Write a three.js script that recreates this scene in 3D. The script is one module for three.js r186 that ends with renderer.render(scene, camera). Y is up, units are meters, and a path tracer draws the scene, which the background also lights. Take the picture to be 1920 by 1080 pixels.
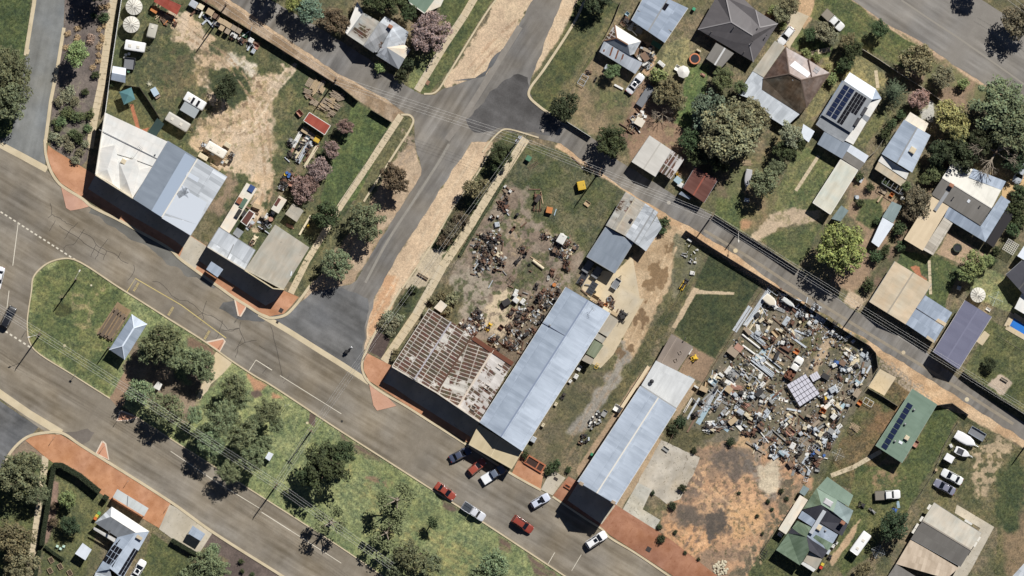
import * as THREE from 'three';
import { mergeGeometries } from 'three/addons/utils/BufferGeometryUtils.js';

// ---------- camera, sky, sun, exposure ----------
const S = 9.2, D = 2000;                       // photograph pixels per metre on the ground; height of the aircraft in metres
const scene = new THREE.Scene();
const camera = new THREE.PerspectiveCamera(2 * Math.atan(540 / S / D) * 180 / Math.PI, 16 / 9, 50, 9000);
camera.position.set(0, D, 0); camera.up.set(0, 0, -1); camera.lookAt(0, 0, 0);
const renderer = new THREE.WebGLRenderer({ antialias: true });
renderer.toneMapping = THREE.LinearToneMapping;
renderer.toneMappingExposure = 1.0;
renderer.shadowMap.enabled = true;
const sunDir = new THREE.Vector3(0.387, 0.743, -0.546).normalize();
const sun = new THREE.DirectionalLight(new THREE.Color(1, 0.975, 0.935), 4.5);
sun.position.copy(sunDir).multiplyScalar(300); sun.castShadow = true;
Object.assign(sun.shadow.camera, { left: -130, right: 130, top: 110, bottom: -110, near: 10, far: 700 });
sun.shadow.mapSize.set(4096, 4096);
scene.add(sun); scene.add(sun.target);
{ // clear blue sky, paler towards the horizon
  const w = 64, h = 32, d = new Float32Array(w * h * 4);
  for (let y = 0; y < h; y++) for (let x = 0; x < w; x++) {
    const e = Math.max(0, (y + .5) / h - .5) * 2, k = Math.pow(1 - e, 3), i = (y * w + x) * 4;
    d[i] = .018 + .045 * k; d[i + 1] = .033 + .05 * k; d[i + 2] = .078 + .05 * k; d[i + 3] = 1;
  }
  const t = new THREE.DataTexture(d, w, h, THREE.RGBAFormat, THREE.FloatType);
  t.mapping = THREE.EquirectangularReflectionMapping; t.magFilter = t.minFilter = THREE.LinearFilter; t.needsUpdate = true;
  scene.background = t; scene.environment = t;
}

// ---------- helpers ----------
const V3 = THREE.Vector3, DEG = Math.PI / 180;
function rng(seed) { let a = seed >>> 0; return () => { a |= 0; a = a + 0x6D2B79F5 | 0; let t = Math.imul(a ^ a >>> 15, 1 | a); t = t + Math.imul(t ^ t >>> 7, 61 | t) ^ t; return ((t ^ t >>> 14) >>> 0) / 4294967296; }; }
const P = (x, y, h = 0) => { const k = (1 - h / D) / S; return new V3((x - 960) * k, h, (y - 540) * k); };   // pixel + height above ground -> metres
const taken = {};
const numbered = n => { const c = taken[n] = (taken[n] ?? -1) + 1; return c ? n + '_' + String(c).padStart(3, '0') : n; };
function thing(name, label, category, group, at, ang = 0) {
  const o = new THREE.Group(); o.name = numbered(name); scene.add(o);
  o.userData = { label, category }; if (group) o.userData.group = group;
  if (at) o.position.copy(at); o.rotation.y = -ang; return o;
}
function mesh(name, geo, mat, parent) {
  const m = new THREE.Mesh(geo, mat); m.name = name; m.castShadow = m.receiveShadow = true; parent.add(m); return m;
}
function single(name, geo, mat, label, category, group, at, ang = 0) {
  const m = mesh(numbered(name), geo, mat, scene); m.userData = { label, category }; if (group) m.userData.group = group;
  if (at) m.position.copy(at); m.rotation.y = -ang; return m;
}
function struct(name, geo, mat, parent) { const m = mesh(parent ? name : numbered(name), geo, mat, parent || scene); if (!parent) m.userData = { kind: 'structure' }; return m; }
function structGroup(name) { const g = new THREE.Group(); g.name = numbered(name); g.userData = { kind: 'structure' }; scene.add(g); return g; }
const mats = {};
const lin = c => { const k = new THREE.Color(); return Array.isArray(c) ? k.setRGB(c[0] / 255, c[1] / 255, c[2] / 255, THREE.SRGBColorSpace) : k.set(c); };
function M(c, roughness = .85, metalness = 0, extra) {
  const key = JSON.stringify([c, roughness, metalness, extra]);
  return mats[key] ||= new THREE.MeshStandardMaterial({ color: lin(c), roughness, metalness, side: THREE.DoubleSide, ...extra });
}
// geometry bits
const boxCache = {};
function box(l, h, w, x = 0, y = 0, z = 0, ry = 0, bevel = 0) { // base centre at x,y,z; optional chamfered upper edge
  const b = bevel, hl = l / 2, hw = w / 2;
  const ring = (a, c, t) => [[-a, t, -c], [a, t, -c], [a, t, c], [-a, t, c]];
  const rings = b ? [ring(hl, hw, 0), ring(hl, hw, h - b), ring(hl - b, hw - b, h)] : [ring(hl, hw, 0), ring(hl, hw, h)];
  const pos = []; const q = (p0, p1, p2, p3) => pos.push(...p0, ...p1, ...p2, ...p0, ...p2, ...p3);
  for (let r = 0; r + 1 < rings.length; r++) for (let i = 0; i < 4; i++) { const j = (i + 1) % 4; q(rings[r][i], rings[r + 1][i], rings[r + 1][j], rings[r][j]); }
  const t = rings[rings.length - 1]; q(t[0], t[3], t[2], t[1]); const o = rings[0]; q(o[0], o[1], o[2], o[3]);
  const g = new THREE.BufferGeometry(); g.setAttribute('position', new THREE.Float32BufferAttribute(pos, 3));
  g.rotateY(-ry); g.translate(x, y, z); g.computeVertexNormals(); return g;
}
function strip(g) { const k = g.index ? g.toNonIndexed() : g; for (const n of Object.keys(k.attributes)) if (n !== 'position' && n !== 'normal') k.deleteAttribute(n); return k; }
const merge = gs => mergeGeometries(gs.map(strip));
function cyl(r0, r1, h, x = 0, y = 0, z = 0, n = 10) { const g = new THREE.CylinderGeometry(r1, r0, h, n); g.translate(x, y + h / 2, z); return g; }
function bar(p, q, r, n = 6, r1 = r) { // round bar between two points
  const d = q.clone().sub(p), L = d.length(), g = new THREE.CylinderGeometry(r1, r, L, n);
  g.translate(0, L / 2, 0); g.applyQuaternion(new THREE.Quaternion().setFromUnitVectors(new V3(0, 1, 0), d.normalize())); g.translate(p.x, p.y, p.z); return g;
}
function beam(p, q, w, h) { // rectangular bar, top up
  const d = q.clone().sub(p), L = d.length(), g = new THREE.BoxGeometry(L, h, w);
  const X = d.normalize(), Z = new V3().crossVectors(X, new V3(0, 1, 0)).normalize(), Y = new V3().crossVectors(Z, X);
  g.applyMatrix4(new THREE.Matrix4().makeBasis(X, Y, Z)); g.translate((p.x + q.x) / 2, (p.y + q.y) / 2, (p.z + q.z) / 2); return g;
}
// ---------- noise ----------
const HN = 256, hashA = new Float32Array(HN * HN); { const r = rng(77); for (let i = 0; i < hashA.length; i++) hashA[i] = r() * 2 - 1; }
function vn(x, y) { const xi = Math.floor(x), yi = Math.floor(y), fx = x - xi, fy = y - yi, u = fx * fx * (3 - 2 * fx), v = fy * fy * (3 - 2 * fy);
  const a = (yi & 255) * HN, b = ((yi + 1) & 255) * HN, c = xi & 255, d = (xi + 1) & 255;
  const p = hashA[a + c], q = hashA[a + d], r = hashA[b + c], s = hashA[b + d]; return p + (q - p) * u + (r - p) * v + (p - q - r + s) * u * v; }
const fbm = (x, y) => vn(x, y) * .55 + vn(x * 2.1 + 17, y * 2.1 + 5) * .3 + vn(x * 4.3 + 3, y * 4.3 + 31) * .15;
const sst = (a, b, x) => { const t = Math.min(1, Math.max(0, (x - a) / (b - a))); return t * t * (3 - 2 * t); };
function tex(w, h, fn, repeat = true) {
  const d = new Uint8Array(w * h * 4);
  for (let y = 0; y < h; y++) for (let x = 0; x < w; x++) { const c = fn(x, y), i = (y * w + x) * 4; d[i] = Math.max(0, Math.min(255, c[0])); d[i + 1] = Math.max(0, Math.min(255, c[1])); d[i + 2] = Math.max(0, Math.min(255, c[2])); d[i + 3] = 255; }
  const t = new THREE.DataTexture(d, w, h, THREE.RGBAFormat); t.colorSpace = THREE.SRGBColorSpace; t.magFilter = THREE.LinearFilter; t.minFilter = THREE.LinearMipmapLinearFilter; t.generateMipmaps = true;
  t.wrapS = t.wrapT = repeat ? THREE.RepeatWrapping : THREE.ClampToEdgeWrapping; t.needsUpdate = true; return t;
}
const texMat = (t, roughness = .9, metalness = 0, extra) => new THREE.MeshStandardMaterial({ map: t, roughness, metalness, side: THREE.DoubleSide, ...extra });
// ground-type surface texture: blotches, streaks along u, grain
function groundTex(n, m, c, { blot = 10, streak = 0, grain = 8, warm = 0, spots = 0, per = 1 } = {}, seed = 1) {
  const r = rng(seed), o = seed * 13.7;
  return tex(n, n, (x, y) => { const X = x / n * m, Y = y / n * m, wr = Math.min(1, Math.min(x, n - x) / n * 12) * Math.min(1, Math.min(y, n - y) / n * 12);
    let k = fbm(X * .22 + o, Y * .22) * blot * wr + fbm(X * .9 + o, Y * .9 + 9) * blot * .6 + (streak ? fbm(X * .09 + o, Y * 1.1 + 3) * streak * wr : 0) + (r() - .5) * grain;
    if (spots && vn(X * 3 + o, Y * 3) > .72) k -= spots; const wv = warm * fbm(X * .15 + 40 + o, Y * .15) * wr; return [c[0] + k + wv, c[1] + k + wv * .4, c[2] + k - wv * .6]; });
}
// flat sheet from pixel outline, uv in metres (turned by ang), edge wobble in metres
function ringPts(pts, wob, seed, closed = true) {
  const w = pts.map(p => P(p[0], p[1])); if (!wob) return w; const out = [];
  for (let i = 0; i < w.length - (closed ? 0 : 1); i++) { const a = w[i], b = w[(i + 1) % w.length], n = Math.max(1, Math.round(a.distanceTo(b) / .8)), nx = -(b.z - a.z), nz = b.x - a.x, L = Math.hypot(nx, nz) || 1;
    for (let k = 0; k < n; k++) { const t = k / n, p = a.clone().lerp(b, t), o = fbm(p.x * .5 + seed, p.z * .5) * wob * 1.6; p.x += nx / L * o; p.z += nz / L * o; out.push(p); } }
  return out;
}
const inPoly = (x, y, p) => { let s = false; for (let i = 0, j = p.length - 1; i < p.length; j = i++) if ((p[i][1] > y) !== (p[j][1] > y) && x < (p[j][0] - p[i][0]) * (y - p[i][1]) / (p[j][1] - p[i][1]) + p[i][0]) s = !s; return s; };
const paved = [];
function sheetGeo(pts, y, { ang = 31, tile = 40, wob = 0, seed = 3, thick = 0 } = {}) {
  paved.push(pts); const w = ringPts(pts, wob, seed), c = w.map(p => new THREE.Vector2(p.x, p.z)); if (THREE.ShapeUtils.isClockWise(c)) { w.reverse(); c.reverse(); }
  const tri = THREE.ShapeUtils.triangulateShape(c, []), pos = [], uv = [], idx = [], ca = Math.cos(ang * DEG), sa = Math.sin(ang * DEG);
  const put = (p, yy) => { pos.push(p.x, yy, p.z); uv.push((p.x * ca + p.z * sa) / tile, (-p.x * sa + p.z * ca) / tile); };
  w.forEach(p => put(p, y)); tri.forEach(t => idx.push(t[0], t[2], t[1]));
  if (thick) { const n = w.length; for (let i = 0; i < n; i++) { const j = (i + 1) % n, b = pos.length / 3; put(w[i], y); put(w[j], y); put(w[j], y - thick); put(w[i], y - thick); idx.push(b, b + 1, b + 2, b, b + 2, b + 3); } }
  const g = new THREE.BufferGeometry(); g.setAttribute('position', new THREE.Float32BufferAttribute(pos, 3)); g.setAttribute('uv', new THREE.Float32BufferAttribute(uv, 2)); g.setIndex(idx);
  const q = g.toNonIndexed(); q.computeVertexNormals(); return q;
}
// ribbon along a pixel polyline: flat (h=0) or raised (kerb); width metres
function smooth(pts, n = 6) { const c = new THREE.CatmullRomCurve3(pts.map(p => new V3(p[0], 0, p[1])), false, 'centripetal'); return c.getPoints((pts.length - 1) * n).map(v => [v.x, v.z]); }
function ribbonGeo(pts, w, y, h = 0, tile = 10) {
  const p = pts.map(q => P(q[0], q[1])), L = [], R = [], dist = [0];
  p.forEach((q, i) => { const a = p[Math.max(0, i - 1)], b = p[Math.min(p.length - 1, i + 1)], nx = -(b.z - a.z), nz = b.x - a.x, l = Math.hypot(nx, nz) || 1; L.push([q.x + nx / l * w / 2, q.z + nz / l * w / 2]); R.push([q.x - nx / l * w / 2, q.z - nz / l * w / 2]); if (i) dist.push(dist[i - 1] + q.distanceTo(p[i - 1])); });
  const pos = [], uv = [], quad = (a, b, c, d, u0, u1, v0, v1) => { pos.push(...a, ...b, ...c, ...a, ...c, ...d); uv.push(u0, v0, u0, v1, u1, v1, u0, v0, u1, v1, u1, v0); };
  for (let i = 0; i + 1 < p.length; i++) { const u0 = dist[i] / tile, u1 = dist[i + 1] / tile, t = y + h, v = w / tile;
    quad([L[i][0], t, L[i][1]], [L[i + 1][0], t, L[i + 1][1]], [R[i + 1][0], t, R[i + 1][1]], [R[i][0], t, R[i][1]], u0, u1, 0, v);
    pos.splice(-18, 18, L[i][0], t, L[i][1], L[i + 1][0], t, L[i + 1][1], R[i + 1][0], t, R[i + 1][1], L[i][0], t, L[i][1], R[i + 1][0], t, R[i + 1][1], R[i][0], t, R[i][1]);
    uv.splice(-12, 12, u0, 0, u1, 0, u1, v, u0, 0, u1, v, u0, v);
    if (h) { quad([L[i][0], y, L[i][1]], [L[i][0], t, L[i][1]], [L[i + 1][0], t, L[i + 1][1]], [L[i + 1][0], y, L[i + 1][1]], u0, u1, 0, .02); quad([R[i][0], t, R[i][1]], [R[i][0], y, R[i][1]], [R[i + 1][0], y, R[i + 1][1]], [R[i + 1][0], t, R[i + 1][1]], u0, u1, 0, .02); } }
  const g = new THREE.BufferGeometry(); g.setAttribute('position', new THREE.Float32BufferAttribute(pos, 3)); g.setAttribute('uv', new THREE.Float32BufferAttribute(uv, 2)); g.computeVertexNormals();
  return g;
}
// points every `step` metres along a pixel polyline
function along(pts, step) { const out = []; for (let i = 0; i + 1 < pts.length; i++) { const a = P(...pts[i]), b = P(...pts[i + 1]), n = Math.max(1, Math.round(a.distanceTo(b) / step)); for (let k = 0; k < n; k++) out.push([a.clone().lerp(b, k / n), a.clone().lerp(b, (k + 1) / n)]); } return out; }
// ---------- the ground: one sheet, its cover (grass, bare dirt, mulch, gravel) worked out per texel ----------
const GX0 = -40, GY0 = -22, GW = 2000, GH = 1124, TW = 2048, TH = 1152, gs = GW / TW;
const gr = new Float32Array(TW * TH), gg = new Float32Array(TW * TH), gb = new Float32Array(TW * TH), gq = new Float32Array(TW * TH); // gq: how grassy
function cover(c, q, pts, { f = 3, n = 5, sc = 16, spk = 0, thr = 0, op = 1, c2 = null, st = 0 } = {}) {
  let x0 = 1e9, x1 = -1e9, y0 = 1e9, y1 = -1e9; for (const [x, y] of pts) { x0 = Math.min(x0, x); x1 = Math.max(x1, x); y0 = Math.min(y0, y); y1 = Math.max(y1, y); }
  const m = f + n + 2, ix0 = Math.max(0, Math.floor((x0 - m - GX0) / gs)), ix1 = Math.min(TW - 1, Math.ceil((x1 + m - GX0) / gs)), iy0 = Math.max(0, Math.floor((y0 - m - GY0) / gs)), iy1 = Math.min(TH - 1, Math.ceil((y1 + m - GY0) / gs));
  for (let iy = iy0; iy <= iy1; iy++) for (let ix = ix0; ix <= ix1; ix++) {
    const x = GX0 + ix * gs, y = GY0 + iy * gs; let d = 1e9, ins = false;
    for (let i = 0, j = pts.length - 1; i < pts.length; j = i++) { const ax = pts[j][0], ay = pts[j][1], bx = pts[i][0], by = pts[i][1], ex = bx - ax, ey = by - ay, wx = x - ax, wy = y - ay, t = Math.max(0, Math.min(1, (wx * ex + wy * ey) / (ex * ex + ey * ey || 1))), qx = wx - ex * t, qy = wy - ey * t;
      d = Math.min(d, qx * qx + qy * qy); if ((by > y) !== (ay > y) && x < (ax - bx) * (y - by) / (ay - by) + bx) ins = !ins; }
    d = Math.sqrt(d) * (ins ? 1 : -1); if (d < -m) continue;
    let k = sst(-f, f, d + n * 1.8 * fbm(x / sc + 11, y / sc)) * op; if (k <= 0) continue;
    if (spk) k *= sst(thr - .18, thr + .18, fbm(x / spk + 60, y / spk + 7));
    if (st) k *= sst(-.3, .5, Math.sin((-x * .52 + y * .85) / st * 6.283 + fbm(x / 40, y / 40) * 3) + fbm(x / 9, y / 9));
    const i = iy * TW + ix; let R = c[0], G = c[1], B = c[2]; if (c2) { const z = sst(-.35, .35, fbm(x / 26 + 91, y / 26 + 2)); R += (c2[0] - R) * z; G += (c2[1] - G) * z; B += (c2[2] - B) * z; }
    gr[i] += (R - gr[i]) * k; gg[i] += (G - gg[i]) * k; gb[i] += (B - gb[i]) * k; gq[i] += (q - gq[i]) * k;
  }
}
const track = (c, pts, w, o) => { for (const d of [-1, 1]) { const e = pts.map((p, i) => { const a = pts[Math.max(0, i - 1)], b = pts[Math.min(pts.length - 1, i + 1)], nx = -(b[1] - a[1]), ny = b[0] - a[0], l = Math.hypot(nx, ny) || 1; return [p[0] + nx / l * 7 * d, p[1] + ny / l * 7 * d, nx / l * w, ny / l * w]; }); cover(c, .1, [...e.map(q => [q[0] + q[2], q[1] + q[3]]), ...e.reverse().map(q => [q[0] - q[2], q[1] - q[3]])], { f: 2, n: 1.5, spk: 5, thr: -.15, ...o }); } };
const LUSH = [84, 97, 57], MID = [104, 108, 69], DRY = [152, 143, 100], PARK = [148, 156, 103], TAN = [207, 182, 150], ORA = [203, 152, 108], BRO = [141, 119, 99], GRY = [150, 138, 120], MUL = [106, 94, 87], SAND = [198, 169, 130], DEEP = [72, 82, 50], GRAVEL = [174, 151, 124];
for (let i = 0; i < TW * TH; i++) { const x = i % TW / 30, y = Math.floor(i / TW) / 30, z = sst(-.4, .4, fbm(x, y)); gr[i] = 108 + 26 * z; gg[i] = 106 + 14 * z; gb[i] = 72 + 20 * z; gq[i] = .8; }
// park, mulch bed and shop yards, west
cover(LUSH, 1, [[-60, -60], [62, -60], [48, 105], [20, 262], [-60, 250]], { c2: [98, 112, 66], f: 1, n: 1 });
cover(MUL, .15, [[120, -30], [210, -30], [206, 20], [178, 190], [163, 300], [150, 312], [95, 275], [95, 190], [119, 60]], { f: 1, n: 1, c2: [122, 110, 100] });
cover([128, 122, 100], .4, [[110, 170], [150, 160], [165, 200], [150, 300], [100, 270]], { f: 8, n: 10, spk: 9, thr: 0 });
cover([88, 96, 60], 1, [[228, -30], [375, -8], [735, 230], [690, 320], [575, 545], [380, 450], [425, 335], [310, 265], [198, 212]], { f: 1, n: 1, c2: [104, 104, 70] });
cover(TAN, .1, [[322, 26], [352, 24], [378, 48], [400, 62], [392, 100], [425, 100], [455, 112], [482, 140], [512, 142], [542, 118], [552, 122], [530, 160], [514, 190], [512, 232], [520, 262], [508, 310], [510, 350], [498, 372], [492, 405], [480, 430], [462, 420], [478, 360], [470, 322], [440, 328], [420, 316], [396, 300], [350, 272], [372, 232], [395, 208], [384, 170], [364, 140], [366, 100], [330, 76], [318, 50]], { f: 5, n: 9, sc: 12, c2: [202, 172, 134] });
cover([212, 198, 172], .1, [[422, 106], [440, 104], [480, 118], [484, 130], [470, 150], [452, 140]], { f: 4, n: 5 });
cover([116, 104, 74], .7, [[300, 60], [420, 90], [430, 220], [340, 260], [310, 180]], { f: 12, n: 12, spk: 12, thr: .08, op: .75 });
cover([150, 124, 94], .4, [[430, 120], [500, 150], [510, 260], [420, 250]], { f: 12, n: 8, spk: 7, thr: .28 });
cover([78, 86, 54], 1, [[388, 128], [420, 124], [452, 130], [476, 160], [462, 188], [440, 200], [405, 176]], { f: 4, n: 7 });
cover([120, 112, 82], .6, [[360, 450], [425, 335], [440, 340], [398, 455]], { f: 5, n: 8, c2: [98, 96, 62] });
cover([150, 128, 102], .3, [[390, 390], [430, 330], [445, 345], [410, 410]], { f: 5, n: 8 });
cover([98, 104, 64], 1, [[540, 140], [640, 180], [600, 250], [540, 300], [515, 290], [515, 200]], { f: 10, n: 8, c2: [118, 114, 78] });
cover([124, 112, 84], .6, [[600, 175], [648, 190], [560, 350], [500, 400], [510, 350]], { f: 6, n: 8, spk: 11, thr: 0 });
cover([106, 106, 66], 1, [[206, 160], [240, 165], [290, 225], [310, 262], [262, 245], [200, 208]], { f: 1, n: 1 });
cover([176, 108, 74], 0, [[243, 196], [249, 195], [262, 240], [256, 245]], { f: .6, n: .5 });
cover([176, 108, 74], 0, [[256, 245], [280, 238], [272, 252]], { f: .6, n: .5 });
cover(GRAVEL, .1, [[385, -30], [424, -30], [645, 141], [728, 187], [764, 217], [740, 233], [640, 166], [372, -6]], { f: 2, n: 2, c2: [150, 124, 94] });
cover([196, 166, 130], .1, [[430, -8], [640, 130], [728, 183], [735, 196], [640, 148], [420, 2]], { f: 1.5, n: 2 });
cover([100, 116, 66], 1, [[664, 190], [738, 234], [668, 374], [604, 392], [600, 372], [640, 250]], { f: 1.5, n: 2, c2: [90, 104, 60] });
cover([112, 110, 74], .9, [[738, 234], [752, 214], [778, 222], [772, 250], [700, 372], [590, 545], [556, 556], [545, 545], [600, 470], [668, 374]], { f: 1.5, n: 1.5 });
cover([192, 166, 134], .05, [[772, 268], [790, 318], [792, 330], [736, 412], [668, 528], [592, 556], [566, 566], [608, 500], [690, 385], [740, 300]], { f: 3, n: 4, c2: [176, 148, 116] });
cover([170, 148, 122], .2, [[752, 240], [776, 250], [776, 300], [740, 320]], { f: 4, n: 5, spk: 6, thr: .05 });
cover([204, 174, 138], .05, [[884, 262], [926, 266], [892, 330], [849, 390], [812, 455], [754, 540], [720, 600], [684, 655], [668, 640], [700, 560], [738, 490], [795, 400], [858, 302]], { f: 2.5, n: 3, c2: [214, 184, 146] });
cover([204, 150, 104], .05, [[720, 520], [746, 520], [720, 600], [690, 640], [690, 600]], { f: 5, n: 5, op: .7 });
cover([96, 92, 62], .9, [[926, 268], [960, 246], [978, 262], [872, 435], [812, 545], [754, 555], [812, 455]], { f: 1.5, n: 2, c2: [88, 96, 58] });
cover([196, 178, 146], .05, [[800, 460], [840, 470], [800, 540], [760, 540]], { f: 3, n: 4 });
cover([84, 92, 56], 1, [[768, 540], [795, 545], [735, 640], [700, 660], [705, 630]], { f: 2, n: 3, c2: [70, 74, 50] });
cover([92, 76, 68], .05, [[706, 620], [732, 636], [716, 672], [686, 656]], { f: 1, n: 1 });
// north verges
cover([92, 102, 60], 1, [[820, -20], [935, -20], [838, 135], [800, 178], [770, 168], [770, 150], [830, 60]], { f: 1.5, n: 1, c2: [106, 112, 68] });
cover([130, 136, 84], 1, [[770, 110], [812, 100], [786, 160], [768, 166]], { f: 3, n: 3 });
cover([206, 177, 142], .05, [[940, -20], [1008, -20], [962, 70], [934, 105], [912, 140], [880, 150], [838, 166], [826, 158], [850, 126], [888, 74], [926, 14]], { f: 2, n: 5, sc: 12, c2: [216, 188, 150] });
cover([206, 176, 138], .05, [[1052, -20], [1098, -20], [1048, 70], [1022, 112], [998, 142], [968, 132]], { f: 2.5, n: 3, c2: [218, 190, 152] });
cover([88, 96, 56], 1, [[1092, -20], [1165, 10], [1112, 108], [1066, 176], [1032, 216], [1000, 194], [993, 170], [1046, 84]], { f: 1.5, n: 1, c2: [104, 104, 64] });
cover([136, 122, 88], .6, [[1150, 25], [1160, 20], [1110, 110], [1066, 176], [1040, 200], [1046, 180], [1100, 90]], { f: 6, n: 6, op: .7 });
cover([150, 129, 98], .5, [[1114, 108], [1205, 135], [1210, 170], [1170, 255], [1105, 252], [1066, 215], [1080, 160]], { f: 2, n: 2, c2: [122, 112, 78] });
cover([110, 112, 72], .9, [[1120, 160], [1180, 180], [1160, 220], [1120, 200]], { f: 10, n: 12, spk: 14, thr: -.1 });
cover([158, 126, 98], .1, [[1200, 140], [1262, 180], [1290, 240], [1350, 300], [1330, 350], [1180, 300], [1165, 255]], { f: 6, n: 6, c2: [136, 108, 86] });
cover([196, 160, 120], .1, [[1185, 70], [1225, 85], [1235, 110], [1215, 145], [1200, 130]], { f: 2, n: 3 });
cover([98, 118, 64], 1, [[1292, 118], [1330, 122], [1316, 200], [1290, 242], [1262, 230], [1280, 170]], { f: 3, n: 3, c2: [110, 126, 72] });
cover([152, 144, 98], .9, [[1250, 90], [1290, 60], [1300, 120], [1262, 140], [1225, 140]], { f: 5, n: 5 });
cover([124, 108, 82], .4, [[1290, 280], [1400, 310], [1420, 380], [1380, 440], [1330, 420], [1345, 360]], { f: 8, n: 8, c2: [110, 112, 70] });
cover([104, 114, 66], 1, [[1340, 370], [1390, 365], [1400, 420], [1380, 440], [1340, 412]], { f: 5, n: 6 });
cover([150, 128, 92], .5, [[1400, 300], [1460, 260], [1475, 290], [1440, 420], [1400, 440]], { f: 8, n: 6, c2: [118, 112, 72] });
cover([108, 118, 70], 1, [[1500, 270], [1592, 302], [1530, 392], [1470, 410], [1450, 390], [1470, 320]], { f: 4, n: 4, c2: [122, 124, 78] });
cover([192, 168, 136], .05, [[1405, 448], [1420, 430], [1442, 402], [1480, 392], [1535, 396], [1548, 404], [1515, 418], [1470, 425], [1440, 440], [1424, 452], [1412, 456]], { f: 3, n: 5, sc: 10 });
cover([94, 104, 62], 1, [[1430, 450], [1470, 428], [1545, 414], [1520, 460], [1498, 500], [1440, 462]], { f: 3, n: 3, c2: [110, 112, 72] });
cover([182, 138, 98], .1, [[1388, 415], [1410, 412], [1408, 430], [1390, 428]], { f: 4, n: 4 });
cover([196, 160, 118], .05, [[1500, -5], [1540, -20], [1530, 20], [1490, 80], [1470, 90], [1462, 82], [1480, 40]], { f: 2, n: 2 });
cover([90, 108, 58], 1, [[1500, 50], [1560, 90], [1555, 110], [1510, 105], [1480, 85]], { f: 2, n: 3, c2: [110, 116, 70] });
cover([94, 106, 60], 1, [[1530, -20], [1600, -20], [1668, 40], [1725, 78], [1700, 130], [1610, 85], [1520, 30]], { f: 2, n: 2, c2: [112, 114, 70] });
cover([196, 164, 130], .1, [[1592, -5], [1662, 36], [1726, 70], [1800, 118], [1865, 160], [1930, 196], [1925, 208], [1855, 172], [1785, 130], [1725, 86], [1660, 52]], { f: 2, n: 2 });
cover([152, 126, 100], .3, [[1725, 90], [1860, 170], [1830, 215], [1770, 190], [1700, 135]], { f: 6, n: 6, c2: [118, 118, 76] });
cover([150, 140, 92], .9, [[1545, 110], [1620, 100], [1665, 150], [1640, 180], [1580, 140], [1530, 215], [1505, 235]], { f: 4, n: 4 });
cover([122, 122, 76], 1, [[1655, 195], [1672, 210], [1620, 275], [1605, 262]], { f: 2, n: 2 });
cover([190, 186, 172], 0, [[1722, 208], [1745, 190], [1752, 205], [1750, 230], [1728, 222]], { f: 2, n: 3 });
cover([150, 124, 98], .15, [[1590, 320], [1660, 350], [1700, 390], [1640, 500], [1600, 560], [1560, 530], [1620, 440], [1590, 400]], { f: 5, n: 5, c2: [168, 138, 106] });
cover([86, 98, 58], 1, [[1618, 372], [1652, 372], [1655, 420], [1632, 432], [1604, 412]], { f: 3, n: 3 });
cover([138, 112, 90], .3, [[1705, 350], [1750, 330], [1740, 400], [1690, 470], [1660, 540], [1640, 530]], { f: 5, n: 6, c2: [100, 98, 66] });
cover([182, 152, 120], .05, [[1778, 436], [1852, 478], [1822, 505], [1755, 474]], { f: 1, n: 1 });
cover([86, 100, 58], 1, [[1690, 470], [1748, 478], [1800, 502], [1785, 540], [1770, 580], [1735, 560], [1740, 520], [1680, 500]], { f: 2, n: 2 });
cover([178, 112, 78], 0, [[1706, 500], [1716, 497], [1724, 500], [1728, 515], [1738, 523], [1736, 530], [1722, 520]], { f: 1, n: 1 });
cover([150, 150, 98], 1, [[1846, 500], [1930, 540], [1930, 600], [1830, 560], [1810, 520]], { f: 3, n: 3, c2: [120, 130, 80] });
cover([112, 114, 72], 1, [[1838, 590], [1930, 640], [1930, 782], [1808, 698], [1836, 640]], { f: 2, n: 2, c2: [98, 104, 62] });
cover([186, 166, 142], .05, [[1868, 702], [1882, 700], [1898, 718], [1880, 740], [1852, 722]], { f: 2, n: 3 });
cover([200, 174, 140], .1, [[1590, 540], [1625, 560], [1610, 582], [1580, 568]], { f: 3, n: 3 });
// lane verges
cover([214, 180, 138], .05, [[1050, 264], [1112, 306], [1175, 350], [1275, 408], [1382, 474], [1472, 537], [1602, 618], [1752, 712], [1905, 808], [1965, 845], [1965, 868], [1895, 826], [1738, 752], [1640, 664], [1596, 630], [1455, 548], [1330, 468], [1262, 428], [1200, 385], [1110, 325], [1040, 278]], { f: 2, n: 2, c2: [196, 158, 116] });
cover([166, 148, 124], .1, [[1645, 668], [1700, 700], [1750, 748], [1738, 755], [1700, 740], [1650, 690]], { f: 3, n: 4, spk: 3, thr: -.1 });
// vacant yard behind the rusty roof
cover([110, 108, 78], .9, [[985, 268], [1045, 280], [1112, 322], [1174, 362], [1136, 424], [1100, 485], [1062, 540], [880, 560], [850, 520], [950, 330]], { f: 2, n: 2, c2: [94, 100, 62] });
cover([140, 121, 102], .2, [[950, 345], [985, 350], [1000, 420], [1060, 440], [1090, 480], [1060, 545], [1000, 560], [960, 640], [880, 640], [840, 560], [850, 510], [900, 420]], { f: 8, n: 10, c2: [152, 136, 116] });
cover([176, 152, 118], .2, [[955, 380], [975, 400], [985, 460], [970, 500], [955, 470]], { f: 6, n: 8, spk: 6, thr: 0 });
cover([92, 98, 60], .95, [[975, 500], [1010, 480], [1020, 520], [985, 540], [960, 560]], { f: 7, n: 8, op: .7 });
cover([166, 152, 130], .02, [[845, 520], [880, 505], [925, 530], [915, 570], [870, 600], [835, 560]], { f: 3, n: 4 });
cover([206, 184, 148], .02, [[925, 545], [950, 540], [968, 560], [965, 620], [930, 640], [905, 600]], { f: 4, n: 6 });
cover([102, 98, 68], .9, [[820, 535], [850, 535], [866, 570], [850, 610], [805, 580]], { f: 5, n: 6 });
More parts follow.
